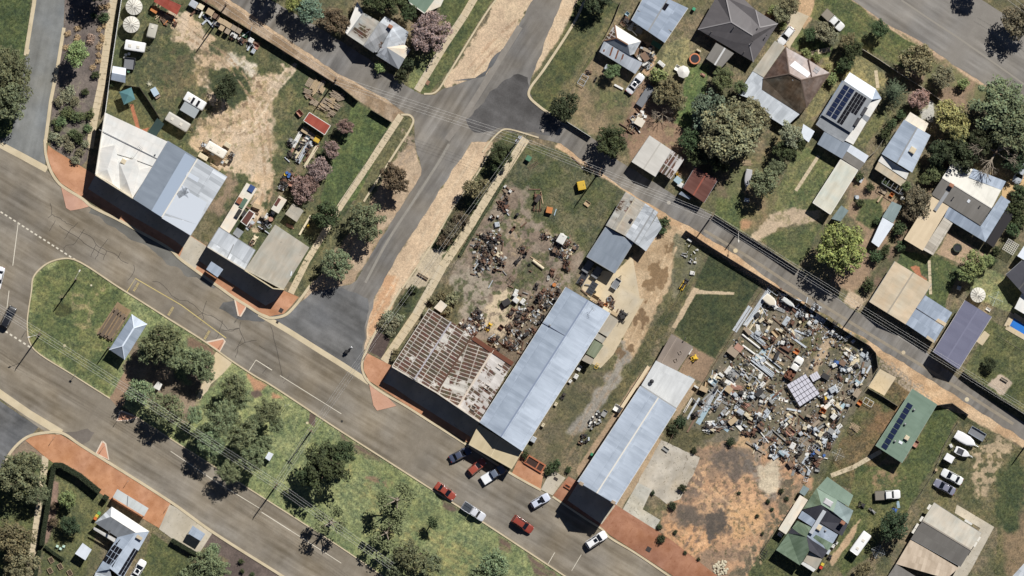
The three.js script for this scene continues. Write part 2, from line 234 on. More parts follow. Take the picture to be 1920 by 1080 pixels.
cover([120, 106, 86], .4, [[1000, 560], [1062, 545], [1000, 640], [960, 700], [930, 650]], { f: 5, n: 6 });
// sandy drive beside the long shed, workshop yard
cover(SAND, .05, [[1238, 440], [1262, 425], [1290, 440], [1262, 520], [1235, 580], [1190, 670], [1150, 690], [1180, 600], [1150, 560], [1140, 520], [1190, 480]], { f: 3, n: 5, c2: [180, 150, 112] });
cover([158, 122, 80], 0, [[1218, 500], [1238, 490], [1240, 505], [1254, 498], [1252, 520], [1240, 540], [1215, 538], [1200, 535], [1220, 520]], { f: 2, n: 5, sc: 8 });
cover([138, 110, 76], 0, [[1245, 460], [1265, 450], [1262, 468], [1248, 474]], { f: 2, n: 4, sc: 7 });
for (const [x, y, r, q] of [[1205, 595, 12, 20], [1188, 600, 6, 12], [1163, 662, 9, 14], [1183, 655, 8, 9], [1211, 566, 6, 7]]) cover([142, 112, 76], 0, [[x - r, y], [x, y - q], [x + r, y], [x, y + q]], { f: 2, n: 4, sc: 8 });
cover([118, 108, 82], .6, [[1090, 690], [1130, 700], [1150, 690], [1100, 790], [1070, 860], [1030, 888], [985, 870], [1000, 830]], { f: 4, n: 5, c2: [104, 100, 70] });
cover([150, 142, 128], .1, [[1150, 690], [1165, 640], [1185, 660], [1150, 750], [1110, 800], [1060, 812], [1080, 780]], { f: 5, n: 6 });
cover([86, 90, 56], 1, [[1215, 620], [1258, 560], [1300, 500], [1312, 510], [1260, 600], [1180, 720], [1130, 790], [1120, 770], [1170, 710]], { f: 3, n: 4, c2: [104, 100, 68] });
cover([170, 142, 110], .05, [[1200, 700], [1228, 680], [1100, 900], [1085, 900], [1080, 880]], { f: 1.5, n: 1.5 });
cover([176, 150, 116], .05, [[1300, 712], [1306, 725], [1165, 955], [1152, 948]], { f: 1, n: 1 });
cover([128, 122, 94], .5, [[1268, 440], [1335, 470], [1300, 520], [1262, 560], [1258, 480]], { f: 4, n: 5, c2: [106, 104, 70] });
cover(DEEP, 1, [[1330, 474], [1424, 535], [1340, 672], [1300, 650], [1262, 625], [1300, 540]], { f: 1.5, n: 1.5, c2: [80, 86, 54] });
cover([200, 176, 140], .02, [[1308, 544], [1376, 548], [1376, 553], [1306, 551]], { f: .8, n: 1 });
cover([198, 172, 136], .02, [[1300, 538], [1310, 542], [1266, 618], [1258, 614]], { f: .8, n: 1 });
cover([146, 120, 94], .1, [[1300, 650], [1340, 674], [1318, 715], [1300, 712], [1272, 698]], { f: 1.5, n: 2 });
// scrap yard
cover([128, 116, 96], .3, [[1430, 540], [1470, 545], [1600, 632], [1645, 670], [1640, 700], [1590, 790], [1530, 890], [1480, 900], [1400, 830], [1260, 830], [1330, 700]], { f: 2, n: 3, c2: [110, 104, 80] });
cover([116, 110, 74], .8, [[1520, 570], [1620, 640], [1640, 680], [1560, 690], [1500, 640]], { f: 10, n: 10, spk: 13, thr: -.15 });
cover([186, 160, 126], .05, [[1540, 640], [1580, 620], [1560, 650], [1530, 695], [1515, 690]], { f: 5, n: 7, sc: 9 });
cover([140, 140, 134], .02, [[1608, 655], [1625, 652], [1636, 672], [1630, 692], [1612, 690]], { f: 3, n: 3 });
cover([196, 150, 110], .05, [[1262, 870], [1300, 840], [1360, 830], [1420, 820], [1500, 880], [1520, 905], [1460, 1000], [1400, 1100], [1290, 1070], [1232, 1000]], { f: 6, n: 10, c2: [160, 130, 102] });
cover([212, 164, 112], .02, [[1370, 930], [1430, 940], [1440, 980], [1390, 1020], [1360, 990]], { f: 9, n: 10 });
cover([208, 156, 108], .02, [[1240, 980], [1310, 975], [1340, 1010], [1300, 1050], [1250, 1020]], { f: 8, n: 9 });
cover([112, 98, 86], .15, [[1340, 835], [1400, 840], [1420, 890], [1370, 900], [1335, 870]], { f: 8, n: 10, op: .75 });
cover([112, 98, 86], .1, [[1272, 905], [1305, 900], [1322, 890], [1318, 925], [1290, 950]], { f: 7, n: 8, op: .75 });
cover([146, 138, 126], .05, [[1395, 830], [1420, 820], [1430, 870], [1470, 900], [1455, 945], [1405, 900]], { f: 8, n: 8, op: .7 });
cover([98, 86, 74], .1, [[1322, 965], [1362, 958], [1362, 995], [1330, 1010], [1318, 990]], { f: 4, n: 7, sc: 10 });
cover([112, 98, 82], .1, [[1262, 950], [1300, 950], [1320, 985], [1270, 985]], { f: 6, n: 8, op: .8 });
cover([206, 186, 150], .02, [[1420, 880], [1450, 865], [1465, 890], [1455, 920], [1425, 915]], { f: 5, n: 6 });
cover([120, 108, 84], .5, [[1470, 890], [1500, 900], [1480, 960], [1440, 1020], [1400, 1080], [1370, 1080], [1420, 1010], [1455, 940]], { f: 7, n: 8, spk: 7, thr: -.1 });
cover([98, 94, 64], .7, [[1240, 770], [1300, 800], [1340, 815], [1300, 840], [1260, 870], [1240, 840]], { f: 6, n: 7 });
cover([196, 160, 116], .02, [[1385, 810], [1410, 815], [1410, 845], [1380, 840]], { f: 5, n: 5 });
// south-east yards
cover([104, 104, 64], 1, [[1648, 700], [1735, 752], [1660, 860], [1600, 920], [1540, 900], [1595, 790]], { f: 1.5, n: 2, c2: [128, 108, 74] });
cover([150, 112, 78], .3, [[1650, 775], [1680, 770], [1655, 810], [1620, 810]], { f: 6, n: 6, op: .7 });
cover([88, 100, 56], 1, [[1755, 760], [1800, 775], [1790, 800], [1700, 960], [1650, 900], [1700, 860]], { f: 2, n: 2, c2: [96, 106, 62] });
cover([110, 112, 68], 1, [[1610, 870], [1690, 870], [1700, 960], [1620, 1050], [1580, 1080], [1560, 1040]], { f: 4, n: 5, c2: [94, 104, 60] });
cover([150, 126, 90], .3, [[1620, 880], [1670, 878], [1690, 900], [1640, 915]], { f: 6, n: 6, spk: 8, thr: 0 });
cover([102, 102, 66], .95, [[1800, 775], [1930, 850], [1930, 1110], [1860, 1110], [1870, 990], [1740, 960], [1720, 950]], { f: 2, n: 3, c2: [120, 112, 78] });
cover([184, 160, 124], .2, [[1830, 800], [1900, 835], [1890, 870], [1840, 940], [1820, 900]], { f: 9, n: 12, spk: 9, thr: -.05 });
cover([140, 118, 88], .4, [[1880, 980], [1930, 950], [1930, 1080], [1890, 1100]], { f: 8, n: 5 });
cover([82, 92, 56], 1, [[1870, 900], [1900, 850], [1930, 900], [1900, 1000], [1870, 980]], { f: 8, n: 8 });
cover([192, 160, 122], .05, [[1600, 985], [1612, 975], [1600, 1010], [1560, 1060], [1556, 1050]], { f: 2, n: 2 });
cover([92, 98, 60], 1, [[1420, 1040], [1460, 990], [1530, 1060], [1500, 1110], [1390, 1110]], { f: 3, n: 3 });
// median park
cover(PARK, 1, [[62, 520], [87, 495], [117, 485], [140, 487], [225, 540], [320, 600], [385, 641], [467, 697], [640, 809], [712, 855], [815, 921], [910, 982], [1060, 1080], [1080, 1100], [720, 1100], [640, 1027], [465, 915], [322, 824], [206, 747], [65, 657], [51, 607], [60, 540]], { f: 1, n: .5, c2: [130, 142, 90] });
cover([104, 116, 68], 1, [[62, 520], [117, 485], [225, 540], [250, 600], [200, 740], [65, 655], [52, 607]], { f: 8, n: 10, c2: [124, 128, 78] });
cover([152, 142, 98], .8, [[120, 555], [200, 545], [215, 590], [180, 640], [140, 600]], { f: 8, n: 12, spk: 12, thr: .05 });
cover([74, 80, 46], 1, [[102, 572], [118, 566], [132, 572], [134, 586], [120, 594], [104, 590]], { f: 2, n: 2 });
cover([158, 136, 110], .1, [[232, 690], [250, 640], [300, 660], [345, 720], [390, 680], [405, 700], [350, 790], [300, 780], [250, 720]], { f: 8, n: 9, c2: [128, 112, 90] });
cover([140, 112, 88], .2, [[345, 625], [385, 645], [408, 662], [395, 672], [350, 650]], { f: 4, n: 4 });
cover([192, 142, 104], .02, [[465, 703], [480, 708], [502, 722], [490, 735], [478, 740]], { f: 3, n: 3 });
cover([186, 136, 98], .05, [[512, 738], [528, 742], [534, 750], [508, 748]], { f: 3, n: 3 });
cover([108, 90, 78], .05, [[470, 735], [488, 730], [492, 742], [476, 746]], { f: 3, n: 3 });
cover([104, 86, 74], .05, [[580, 772], [592, 780], [588, 800], [578, 792]], { f: 1.5, n: 1.5 });
cover([120, 100, 82], .1, [[640, 815], [712, 858], [716, 868], [690, 862], [640, 835]], { f: 4, n: 4 });
cover([112, 92, 78], .1, [[828, 938], [850, 946], [862, 957], [845, 962], [830, 955]], { f: 3, n: 3 });
cover([116, 94, 78], .1, [[935, 1006], [960, 1018], [958, 1034], [938, 1028]], { f: 3, n: 3 });
cover([118, 98, 82], .1, [[990, 1042], [1020, 1060], [1055, 1090], [1000, 1080]], { f: 3, n: 4 });
cover([156, 148, 92], .9, [[650, 880], [760, 960], [900, 1040], [960, 1090], [800, 1090], [700, 1000]], { f: 16, n: 14, spk: 15, thr: 0, op: .7 });
cover([120, 130, 80], 1, [[690, 860], [740, 880], [780, 920], [840, 960], [800, 985], [720, 930]], { f: 14, n: 12, op: .6 });
cover([150, 124, 94], .3, [[680, 888], [712, 892], [735, 905], [700, 915]], { f: 6, n: 7, spk: 7, thr: 0 });
cover([158, 128, 100], .05, [[206, 747], [238, 690], [250, 700], [232, 760], [222, 768]], { f: 2, n: 2 });
// south-west gardens
cover([102, 108, 64], 1, [[-60, 880], [100, 860], [80, 960], [60, 1110], [-60, 1110]], { f: 3, n: 3 });
cover([100, 104, 64], 1, [[104, 890], [205, 940], [180, 1000], [150, 1110], [70, 1110], [85, 1000]], { f: 2, n: 3, c2: [112, 114, 72] });
cover([146, 118, 100], .1, [[100, 900], [112, 905], [100, 990], [85, 1020], [86, 980]], { f: 3, n: 3 });
cover([106, 110, 66], 1, [[285, 1000], [330, 1030], [380, 1070], [380, 1110], [250, 1110]], { f: 2, n: 2, c2: [92, 100, 58] });
cover([98, 84, 76], .05, [[390, 1000], [400, 998], [530, 1085], [520, 1110], [400, 1110], [430, 1050], [380, 1025]], { f: 1.5, n: 1.5, c2: [116, 100, 90] });
cover([150, 128, 104], .1, [[15, 855], [50, 820], [84, 840], [82, 860], [50, 850]], { f: 3, n: 3 });
track([176, 146, 112], smooth([[482, 425], [502, 350], [498, 270], [484, 200], [455, 150], [420, 110], [350, 60]], 4), 2.2); track([224, 200, 166], smooth([[420, 250], [470, 230], [505, 180], [548, 125]], 4), 2);
track([172, 140, 104], smooth([[1272, 430], [1248, 500], [1215, 580], [1170, 670], [1110, 770], [1050, 870]], 4), 2.4, { op: .4 }); track([206, 178, 138], smooth([[1265, 450], [1225, 560], [1190, 640]], 4), 2); track([222, 196, 160], smooth([[900, 285], [840, 380], [770, 490], [700, 610]], 4), 2, { op: .6 }); track([184, 150, 116], smooth([[975, 40], [930, 80], [880, 135]], 4), 2.2, { op: .7 }); track([150, 120, 96], smooth([[1290, 1030], [1330, 960], [1390, 900], [1450, 880], [1500, 840]], 4), 2.4); track([214, 176, 132], smooth([[1420, 1060], [1400, 990], [1350, 940], [1300, 900]], 4), 2.2, { op: .8 });
cover([126, 136, 86], 1, [[640, 815], [860, 958], [1050, 1085], [730, 1085], [560, 960], [470, 905]], { f: 10, n: 4, st: 13, op: .5 }); cover([96, 108, 62], 1, [[70, 530], [120, 490], [230, 550], [200, 735], [70, 650]], { f: 8, n: 6, st: 16, op: .35 }); cover([86, 100, 56], 1, [[1560, 0], [1640, 30], [1720, 85], [1700, 125], [1600, 80]], { f: 4, n: 4, st: 9, op: .4 });
cover([100, 84, 70], .2, [[1240, 860], [1340, 830], [1500, 890], [1420, 1060], [1300, 1060], [1235, 990]], { f: 8, n: 8, spk: 7, thr: .24, op: .45 }); cover([226, 176, 126], .02, [[1260, 890], [1400, 840], [1480, 920], [1420, 1030], [1290, 1050]], { f: 10, n: 8, spk: 10, thr: .22, op: .7 }); cover([92, 88, 60], .9, [[1250, 840], [1330, 800], [1420, 830], [1500, 880], [1440, 1040], [1260, 1060]], { f: 8, n: 8, spk: 5, thr: .4, op: .5 });
cover([92, 98, 60], .95, [[900, 440], [985, 360], [1080, 440], [1060, 540], [900, 620], [850, 540]], { f: 8, n: 8, spk: 9, thr: .2, op: .75 }); cover([104, 90, 76], .2, [[900, 420], [960, 350], [1000, 440], [1060, 500], [960, 660], [860, 560]], { f: 8, n: 8, spk: 6, thr: .26, op: .6 }); cover([150, 138, 92], .9, [[230, 0], [640, 165], [560, 300], [300, 250]], { f: 8, n: 8, spk: 8, thr: .3, op: .5 }); cover([150, 140, 96], .9, [[1100, 0], [1900, 240], [1900, 560], [1200, 330]], { f: 8, n: 8, spk: 9, thr: .32, op: .5 });
cover([96, 86, 76], .1, [[1322, 965], [1362, 958], [1362, 995], [1330, 1010], [1318, 990]], { f: 5, n: 7, sc: 10, op: .8 }); cover([108, 96, 84], .1, [[1264, 945], [1300, 945], [1322, 982], [1275, 985]], { f: 6, n: 8, op: .65 }); cover([104, 94, 84], .1, [[1340, 838], [1400, 842], [1418, 885], [1372, 898], [1338, 870]], { f: 8, n: 10, op: .6 }); cover([210, 192, 160], .02, [[1420, 875], [1452, 862], [1468, 890], [1455, 924], [1424, 915]], { f: 5, n: 6, op: .8 }); cover([140, 112, 78], 0, [[1218, 500], [1238, 488], [1240, 505], [1254, 498], [1252, 522], [1238, 544], [1212, 542], [1198, 536], [1220, 520]], { f: 2, n: 5, sc: 8, op: .85 }); for (const [x, y, a, c] of [[1205, 596, 12, 20], [1188, 602, 7, 12], [1163, 662, 9, 14], [1183, 655, 8, 9]]) cover([128, 102, 72], 0, [[x - a, y], [x, y - c], [x + a, y], [x, y + c]], { f: 2, n: 4, sc: 8, op: .85 });
{ const r = rng(5), g = new Uint8Array(TW * TH * 4);
  for (let i = 0; i < TW * TH; i++) { const x = i % TW, y = (i / TW) | 0, q = gq[i], a = fbm(x / 5, y / 5), b = vn(x / 1.7, y / 1.7), c = fbm(x / 22 + 9, y / 22);
    const k = 1 + q * (a * .24 + b * .2 + c * .14) + (1 - q) * (a * .05 + b * .08 + c * .07) + (r() - .5) * (.16 + q * .12), w = q * (a + c) * 6;
    const L = (gr[i] + gg[i] * 1.4 + gb[i]) / 3.4 * .14; gr[i] = gr[i] * .86 + L; gg[i] = gg[i] * .86 + L; gb[i] = (gb[i] * .86 + L) ; { const e = 1 - .07 * q; gr[i] *= e; gg[i] *= e * (1.005 - .005 * q); gb[i] *= e * (1.02 - .02 * q); } g[i * 4] = Math.max(0, Math.min(255, gr[i] * k + w)); g[i * 4 + 1] = Math.max(0, Math.min(255, gg[i] * k)); g[i * 4 + 2] = Math.max(0, Math.min(255, gb[i] * k - w * .4)); g[i * 4 + 3] = 255; }
  const t = new THREE.DataTexture(g, TW, TH, THREE.RGBAFormat); t.colorSpace = THREE.SRGBColorSpace; t.magFilter = THREE.LinearFilter; t.needsUpdate = true;
  const a = P(GX0, GY0), b = P(GX0 + GW, GY0 + GH), geo = new THREE.BufferGeometry();
  geo.setAttribute('position', new THREE.Float32BufferAttribute([a.x, 0, a.z, a.x, 0, b.z, b.x, 0, b.z, b.x, 0, a.z], 3));
  geo.setAttribute('uv', new THREE.Float32BufferAttribute([0, 0, 0, 1, 1, 1, 1, 0], 2)); geo.setIndex([0, 1, 2, 0, 2, 3]); geo.computeVertexNormals();
  struct('ground', geo, texMat(t, .95));
}
const groundAt = (x, y) => { const i = Math.max(0, Math.min(TH - 1, Math.round((y - GY0) / gs))) * TW + Math.max(0, Math.min(TW - 1, Math.round((x - GX0) / gs))); return [gr[i], gg[i], gb[i], gq[i]]; };
{ const t = groundTex(512, 60, [112, 108, 74], { blot: 26, grain: 22, warm: 10 }, 8), g = new THREE.PlaneGeometry(9000, 9000); g.rotateX(-Math.PI / 2); const uv = g.attributes.uv; for (let i = 0; i < uv.count; i++) uv.setXY(i, uv.getX(i) * 150, uv.getY(i) * 150); g.translate(0, -.12, 0); struct('surrounding_ground', g, texMat(t, .95)); }

// ---------- roads ----------
const asphWarm = texMat(groundTex(1024, 60, [134, 125, 111], { blot: 15, streak: 27, grain: 14, warm: 6 }, 21), .92);
const asphGrey = texMat(groundTex(1024, 50, [126, 121, 114], { blot: 13, streak: 26, grain: 14, warm: 7 }, 22), .92);
const asphDark = texMat(groundTex(512, 30, [104, 104, 104], { blot: 24, streak: 20, grain: 12, warm: 4 }, 23), .92);
const asphBlue = texMat(groundTex(512, 40, [126, 127, 124], { blot: 15, streak: 12, grain: 10, warm: 5 }, 24), .92);
const concrete = texMat(groundTex(512, 12, [203, 187, 158], { blot: 14, grain: 12, warm: 10, spots: 10 }, 25), .9);
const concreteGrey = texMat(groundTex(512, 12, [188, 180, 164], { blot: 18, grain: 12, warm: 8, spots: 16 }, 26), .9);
const kerbMat = texMat(groundTex(256, 10, [205, 190, 160], { blot: 16, grain: 14, warm: 8 }, 27), .9);
const paveRed = texMat(groundTex(512, 14, [188, 138, 106], { blot: 24, grain: 24, warm: 8, spots: 8 }, 28), .88);
const pavePink = texMat(groundTex(512, 14, [200, 156, 132], { blot: 14, grain: 16, warm: 6, spots: 6 }, 29), .88);
const linePaint = texMat(groundTex(128, 4, [222, 214, 196], { blot: 22, grain: 20 }, 30), .7), yellowPaint = texMat(groundTex(128, 4, [206, 186, 120], { blot: 22, grain: 24 }, 31), .7);
const tar = M([62, 57, 53], .8), tarSoft = M([78, 73, 68], .85);
const road = structGroup('main_street');
mesh('carriageway', sheetGeo([[-60, 238], [0, 270], [84, 314], [112, 347], [170, 387], [220, 413], [320, 468], [367, 507], [412, 540], [492, 590], [640, 681], [690, 717], [757, 760], [812, 795], [872, 833], [960, 890], [1014, 920], [1035, 932], [1130, 995], [1139, 1006], [1255, 1080], [1300, 1110], [1105, 1110], [1060, 1080], [960, 1014], [910, 982], [865, 955], [815, 921], [712, 855], [640, 809], [500, 717], [467, 697], [435, 677], [412, 660], [385, 641], [320, 600], [225, 540], [140, 487], [117, 485], [87, 495], [62, 520], [60, 540], [51, 607], [56, 640], [65, 657], [140, 705], [206, 747], [222, 766], [258, 783], [322, 824], [465, 915], [640, 1027], [740, 1095], [745, 1110], [570, 1110], [532, 1082], [395, 995], [320, 941], [152, 836], [115, 813], [87, 811], [70, 800], [-60, 702]], .02, { tile: 60 }), asphWarm, road);
mesh('dark_patch', sheetGeo([[410, 578], [418, 566], [440, 562], [470, 577], [498, 599], [495, 603], [452, 600], [430, 588]], .026, { wob: .2 }), asphDark, road);
mesh('dark_patch', sheetGeo([[172, 388], [222, 414], [320, 470], [408, 538], [400, 542], [320, 498], [260, 455], [165, 398]], .026, { wob: .5 }), texMat(groundTex(512, 20, [112, 110, 104], { blot: 22, streak: 14, grain: 10 }, 33), .92), road);
mesh('dark_patch', sheetGeo([[112, 812], [150, 806], [164, 803], [178, 812], [168, 826], [150, 833]], .026, { wob: .3 }), texMat(groundTex(256, 20, [112, 104, 96], { blot: 16, grain: 10 }, 34), .92), road);
const sideRoad = structGroup('side_street');
mesh('carriageway', sheetGeo([[495, 588], [536, 592], [562, 566], [590, 548], [655, 533], [668, 526], [736, 411], [791, 328], [791, 318], [776, 262], [776, 222], [764, 214], [728, 187], [640, 141], [424, -3], [400, -22], [478, -22], [500, -3], [640, 78], [735, 140], [772, 168], [790, 178], [815, 178], [832, 166], [880, 151], [911, 140], [933, 105], [961, 71], [1010, -22], [1068, -22], [1053, 0], [998, 142], [990, 175], [1000, 193], [1032, 216], [1068, 236], [1110, 259], [1160, 300], [1280, 376], [1345, 408], [1500, 506], [1600, 580], [1737, 660], [1812, 723], [1960, 818], [1960, 850], [1900, 811], [1750, 716], [1600, 622], [1465, 541], [1380, 478], [1280, 418], [1210, 378], [1172, 356], [1110, 313], [1052, 270], [985, 252], [945, 243], [928, 250], [912, 266], [884, 266], [860, 302], [797, 400], [740, 490], [704, 556], [690, 600], [683, 655], [677, 690], [688, 714], [640, 682]], .016, { ang: -57, tile: 50, wob: .22 }), asphGrey, sideRoad);
mesh('dark_patch', sheetGeo([[498, 591], [536, 593], [562, 567], [585, 549], [640, 540], [690, 560], [684, 620], [680, 655], [676, 690], [686, 712], [640, 681]], .022, { wob: .3 }), asphDark, sideRoad);
mesh('dark_patch', sheetGeo([[965, 135], [992, 145], [990, 175], [1000, 192], [1032, 215], [1062, 236], [1030, 255], [985, 248], [945, 241], [890, 248], [875, 225], [900, 195]], .022, { wob: .5 }), texMat(groundTex(256, 20, [86, 84, 83], { blot: 26, streak: 20, grain: 12 }, 47), .92), sideRoad);
mesh('dark_patch', sheetGeo([[850, 151], [880, 152], [908, 142], [930, 110], [950, 85], [930, 100], [912, 132], [890, 145]], .024, { wob: .3 }), asphDark, sideRoad);
mesh('wheel_track', ribbonGeo(smooth([[838, 262], [862, 230], [885, 195], [935, 115], [975, 50]]), 1.2, .023), texMat(groundTex(256, 20, [140, 134, 126], { blot: 12, grain: 12 }, 35), .92), sideRoad);
mesh('wheel_track', ribbonGeo(smooth([[685, 530], [725, 455], [780, 370], [825, 300], [842, 270]]), .5, .023), texMat(groundTex(256, 20, [150, 145, 136], { blot: 12, grain: 12 }, 36), .92), sideRoad);
mesh('wheel_track', ribbonGeo(smooth([[1320, 432], [1400, 480], [1500, 545], [1620, 620], [1760, 705], [1900, 795]]), .6, .023), texMat(groundTex(256, 20, [148, 138, 122], { blot: 12, grain: 12 }, 37), .92), sideRoad);
const northRoad = structGroup('top_street');
mesh('carriageway', sheetGeo([[1560, -22], [1600, 2], [1662, 44], [1725, 77], [1785, 120], [1857, 163], [1920, 200], [1965, 228], [1965, 72], [1920, 48], [1882, 26], [1842, 0], [1800, -22]], .016, { ang: 33, tile: 50, wob: .15 }), texMat(groundTex(1024, 50, [138, 133, 126], { blot: 8, streak: 30, grain: 12, warm: 5 }, 38), .92), northRoad);
mesh('seal_joint', ribbonGeo([[1690, 0], [1740, 34], [1800, 73], [1860, 115], [1930, 165]], .35, .022), M([150, 144, 134]), northRoad);
const parkRoad = structGroup('park_road');
mesh('carriageway', sheetGeo([[72, -22], [66, 0], [48, 103], [22, 248], [0, 266], [0, 269], [84, 313], [86, 300], [84, 270], [95, 190], [119, 56], [122, -22]], .016, { ang: -78, tile: 40 }), asphBlue, parkRoad);
mesh('carriageway', sheetGeo([[-40, 728], [0, 752], [72, 801], [60, 815], [30, 840], [12, 862], [0, 885], [-40, 900]], .026, { ang: 31, tile: 30 }), asphDark, parkRoad);
// gutters, kerbs
function kerb(pts, w = .32, h = .13, name = 'kerb') { return struct(name, ribbonGeo(smooth(pts), w, .015, h, 10), kerbMat); }
kerb([[52, 92], [49, 104]], .9, .04); struct('kerb', ribbonGeo([[66, -20], [64, 5], [48, 104]], .8, .02, .06), kerbMat); struct('kerb', ribbonGeo([[120, 52], [108, 125], [95, 190], [85, 268]], .7, .02, .06), kerbMat);
struct('gutter', ribbonGeo([[-30, 255], [0, 271], [40, 292], [88, 318]], 1.3, .024, .012), kerbMat);
kerb([[84, 262], [86, 290], [96, 322], [112, 345], [155, 373], [170, 386], [220, 411], [256, 431], [320, 468], [336, 484], [367, 507], [412, 539], [440, 559], [463, 573], [490, 590], [507, 596], [534, 591], [552, 575], [582, 535]], .55);
struct('gutter', ribbonGeo([[486, 588], [540, 620], [600, 658], [645, 686], [692, 717]], 1.1, .03, .012), kerbMat);
kerb([[752, 541], [712, 608], [686, 660], [679, 680], [680, 696], [690, 715], [720, 738], [757, 759], [812, 794], [872, 832], [960, 889], [1014, 919]], .45);
kerb([[1036, 931], [1100, 974], [1131, 994], [1141, 1006], [1190, 1036], [1262, 1085]], .4);
kerb([[59, 545], [51, 607], [55, 640], [66, 657], [140, 705], [206, 747]], .25); kerb([[59, 545], [63, 519], [87, 495], [117, 485], [140, 487], [225, 540], [320, 600], [385, 641], [435, 677], [485, 709], [500, 717], [640, 809], [712, 855], [815, 921], [910, 982], [1062, 1082]], .3);
kerb([[258, 783], [322, 824], [465, 915], [640, 1027], [720, 1082]], .25);
kerb([[10, 868], [20, 848], [50, 820], [87, 811], [116, 812], [152, 835], [320, 941], [395, 995], [534, 1083]], .55);
struct('gutter', ribbonGeo([[-20, 722], [0, 738], [55, 776], [115, 812]], 1.5, .028, .012), kerbMat);
kerb([[938, -10], [916, 18], [840, 140], [822, 168], [812, 175], [795, 176]], .35); kerb([[1096, 0], [1080, 36], [1020, 130], [993, 168], [992, 180], [1012, 200], [1032, 214]], .5);
kerb([[752, 215], [768, 216], [775, 225], [770, 240], [748, 275], [700, 350], [682, 378]], .4); kerb([[926, 272], [892, 330], [849, 390], [812, 455], [754, 541]], .3); kerb([[905, 285], [922, 262], [940, 245], [950, 242], [1010, 258]], .3);
// footpaths of separate concrete slabs
function footpath(pts, w, slab, mat = concrete, y = .05) {
  const g = structGroup('footpath'); along(pts, slab).forEach(([a, b], i) => { const d = b.clone().sub(a), L = d.length(), m = mesh('slab', slabGeo(+(L - .03).toFixed(2), w), mat, g); m.position.set((a.x + b.x) / 2, -.02, (a.z + b.z) / 2); m.rotation.y = -Math.atan2(d.z, d.x); }); return g; }
const slabs = {}; function slabGeo(l, w) { return slabs[l + '_' + w] ||= (() => { const g = box(l, .07, w, 0, 0, 0, 0, .012), p = g.attributes.position, uv = []; for (let i = 0; i < p.count; i++) uv.push(p.getX(i) / 12 + l * 3.7 % 1, p.getZ(i) / 12); g.setAttribute('uv', new THREE.Float32BufferAttribute(uv, 2)); return g; })(); }
footpath([[216, -20], [206, 40], [190, 160], [178, 215], [168, 278]], 1.5, 1.25);
footpath([[752, 216], [690, 310], [640, 384], [575, 490], [545, 550]], 1.3, 1.5); footpath([[896, -15], [870, 30], [835, 82], [782, 170]], 1.5, 1.5);
footpath([[986, 260], [940, 330], [880, 425], [830, 500], [780, 590], [720, 678]], 1.7, 1.5); footpath([[85, 855], [83, 880], [72, 960], [54, 1085]], 1.4, 1.25);
footpath([[1558, 892], [1600, 876], [1652, 846]], .9, 1.2); footpath([[1535, 292], [1492, 358]], .7, .9); footpath([[1742, 488], [1745, 552]], .6, .8); footpath([[1521, 100], [1557, 92]], .9, .9); footpath([[1642, 132], [1646, 165]], .7, .8);
// brick paving, concrete aprons, painted islands
struct('brick_pavement', sheetGeo([[90, 272], [100, 280], [162, 318], [179, 328], [249, 371], [358, 442], [389, 462], [459, 505], [530, 544], [560, 557], [545, 575], [532, 588], [506, 593], [490, 587], [440, 556], [412, 536], [367, 504], [336, 481], [320, 465], [220, 408], [155, 370], [114, 343], [98, 320], [88, 290]], .06, { tile: 14 }), paveRed);
struct('brick_pavement', sheetGeo([[688, 662], [735, 686], [900, 790], [880, 832], [812, 791], [757, 756], [692, 714], [682, 694], [682, 678]], .06, { tile: 14 }), paveRed);
struct('brick_pavement', sheetGeo([[979, 846], [1022, 872], [1014, 917], [960, 887]], .06, { tile: 14 }), paveRed); struct('brick_pavement', sheetGeo([[1066, 893], [1084, 903], [1160, 950], [1240, 1000], [1262, 1015], [1345, 1080], [1345, 1100], [1270, 1085], [1190, 1033], [1143, 1003], [1131, 991], [1037, 929]], .055, { tile: 14 }), texMat(groundTex(512, 14, [166, 118, 92], { blot: 24, grain: 20, warm: 8, spots: 10 }, 45), .88));
struct('brick_pavement', sheetGeo([[48, 826], [60, 818], [87, 814], [114, 815], [152, 838], [320, 944], [318, 952], [298, 990], [205, 936], [100, 868], [84, 856]], .06, { tile: 14 }), paveRed);
for (const q of [[[179, 328], [249, 372], [358, 443], [389, 463], [459, 506], [531, 545], [515, 564], [498, 573], [420, 522], [375, 490], [328, 451], [228, 394], [165, 354]], [[735, 688], [899, 791], [884, 820], [820, 780], [765, 745], [738, 726], [718, 716]], [[1084, 905], [1154, 948], [1128, 983], [1064, 938]]]) struct('shadow_tone_sheet', sheetGeo(q, .067, { tile: 12 }), concreteGrey);  // grey sheets added over the brick so parapet shadows come out neutral black
struct('concrete_apron', sheetGeo([[348, 454], [380, 474], [366, 506], [336, 484]], .075, { tile: 12 }), concreteGrey); struct('concrete_apron', sheetGeo([[1034, 880], [1060, 896], [1036, 929], [1014, 918]], .075, { tile: 12 }), concreteGrey);
struct('concrete_apron', sheetGeo([[1186, 480], [1200, 560], [1208, 560], [1150, 665], [1126, 690], [1110, 682], [1144, 590], [1090, 545], [1105, 500], [1152, 512]], .02, { tile: 12 }), concrete); struct('concrete_apron', sheetGeo([[318, 946], [352, 960], [398, 1000], [372, 1040], [350, 1030], [298, 992]], .07, { tile: 12 }), concreteGrey); struct('concrete_apron', sheetGeo([[405, 660], [435, 678], [418, 700], [395, 720], [376, 750], [368, 745], [385, 705]], .03, { tile: 12, wob: .2 }), concrete);
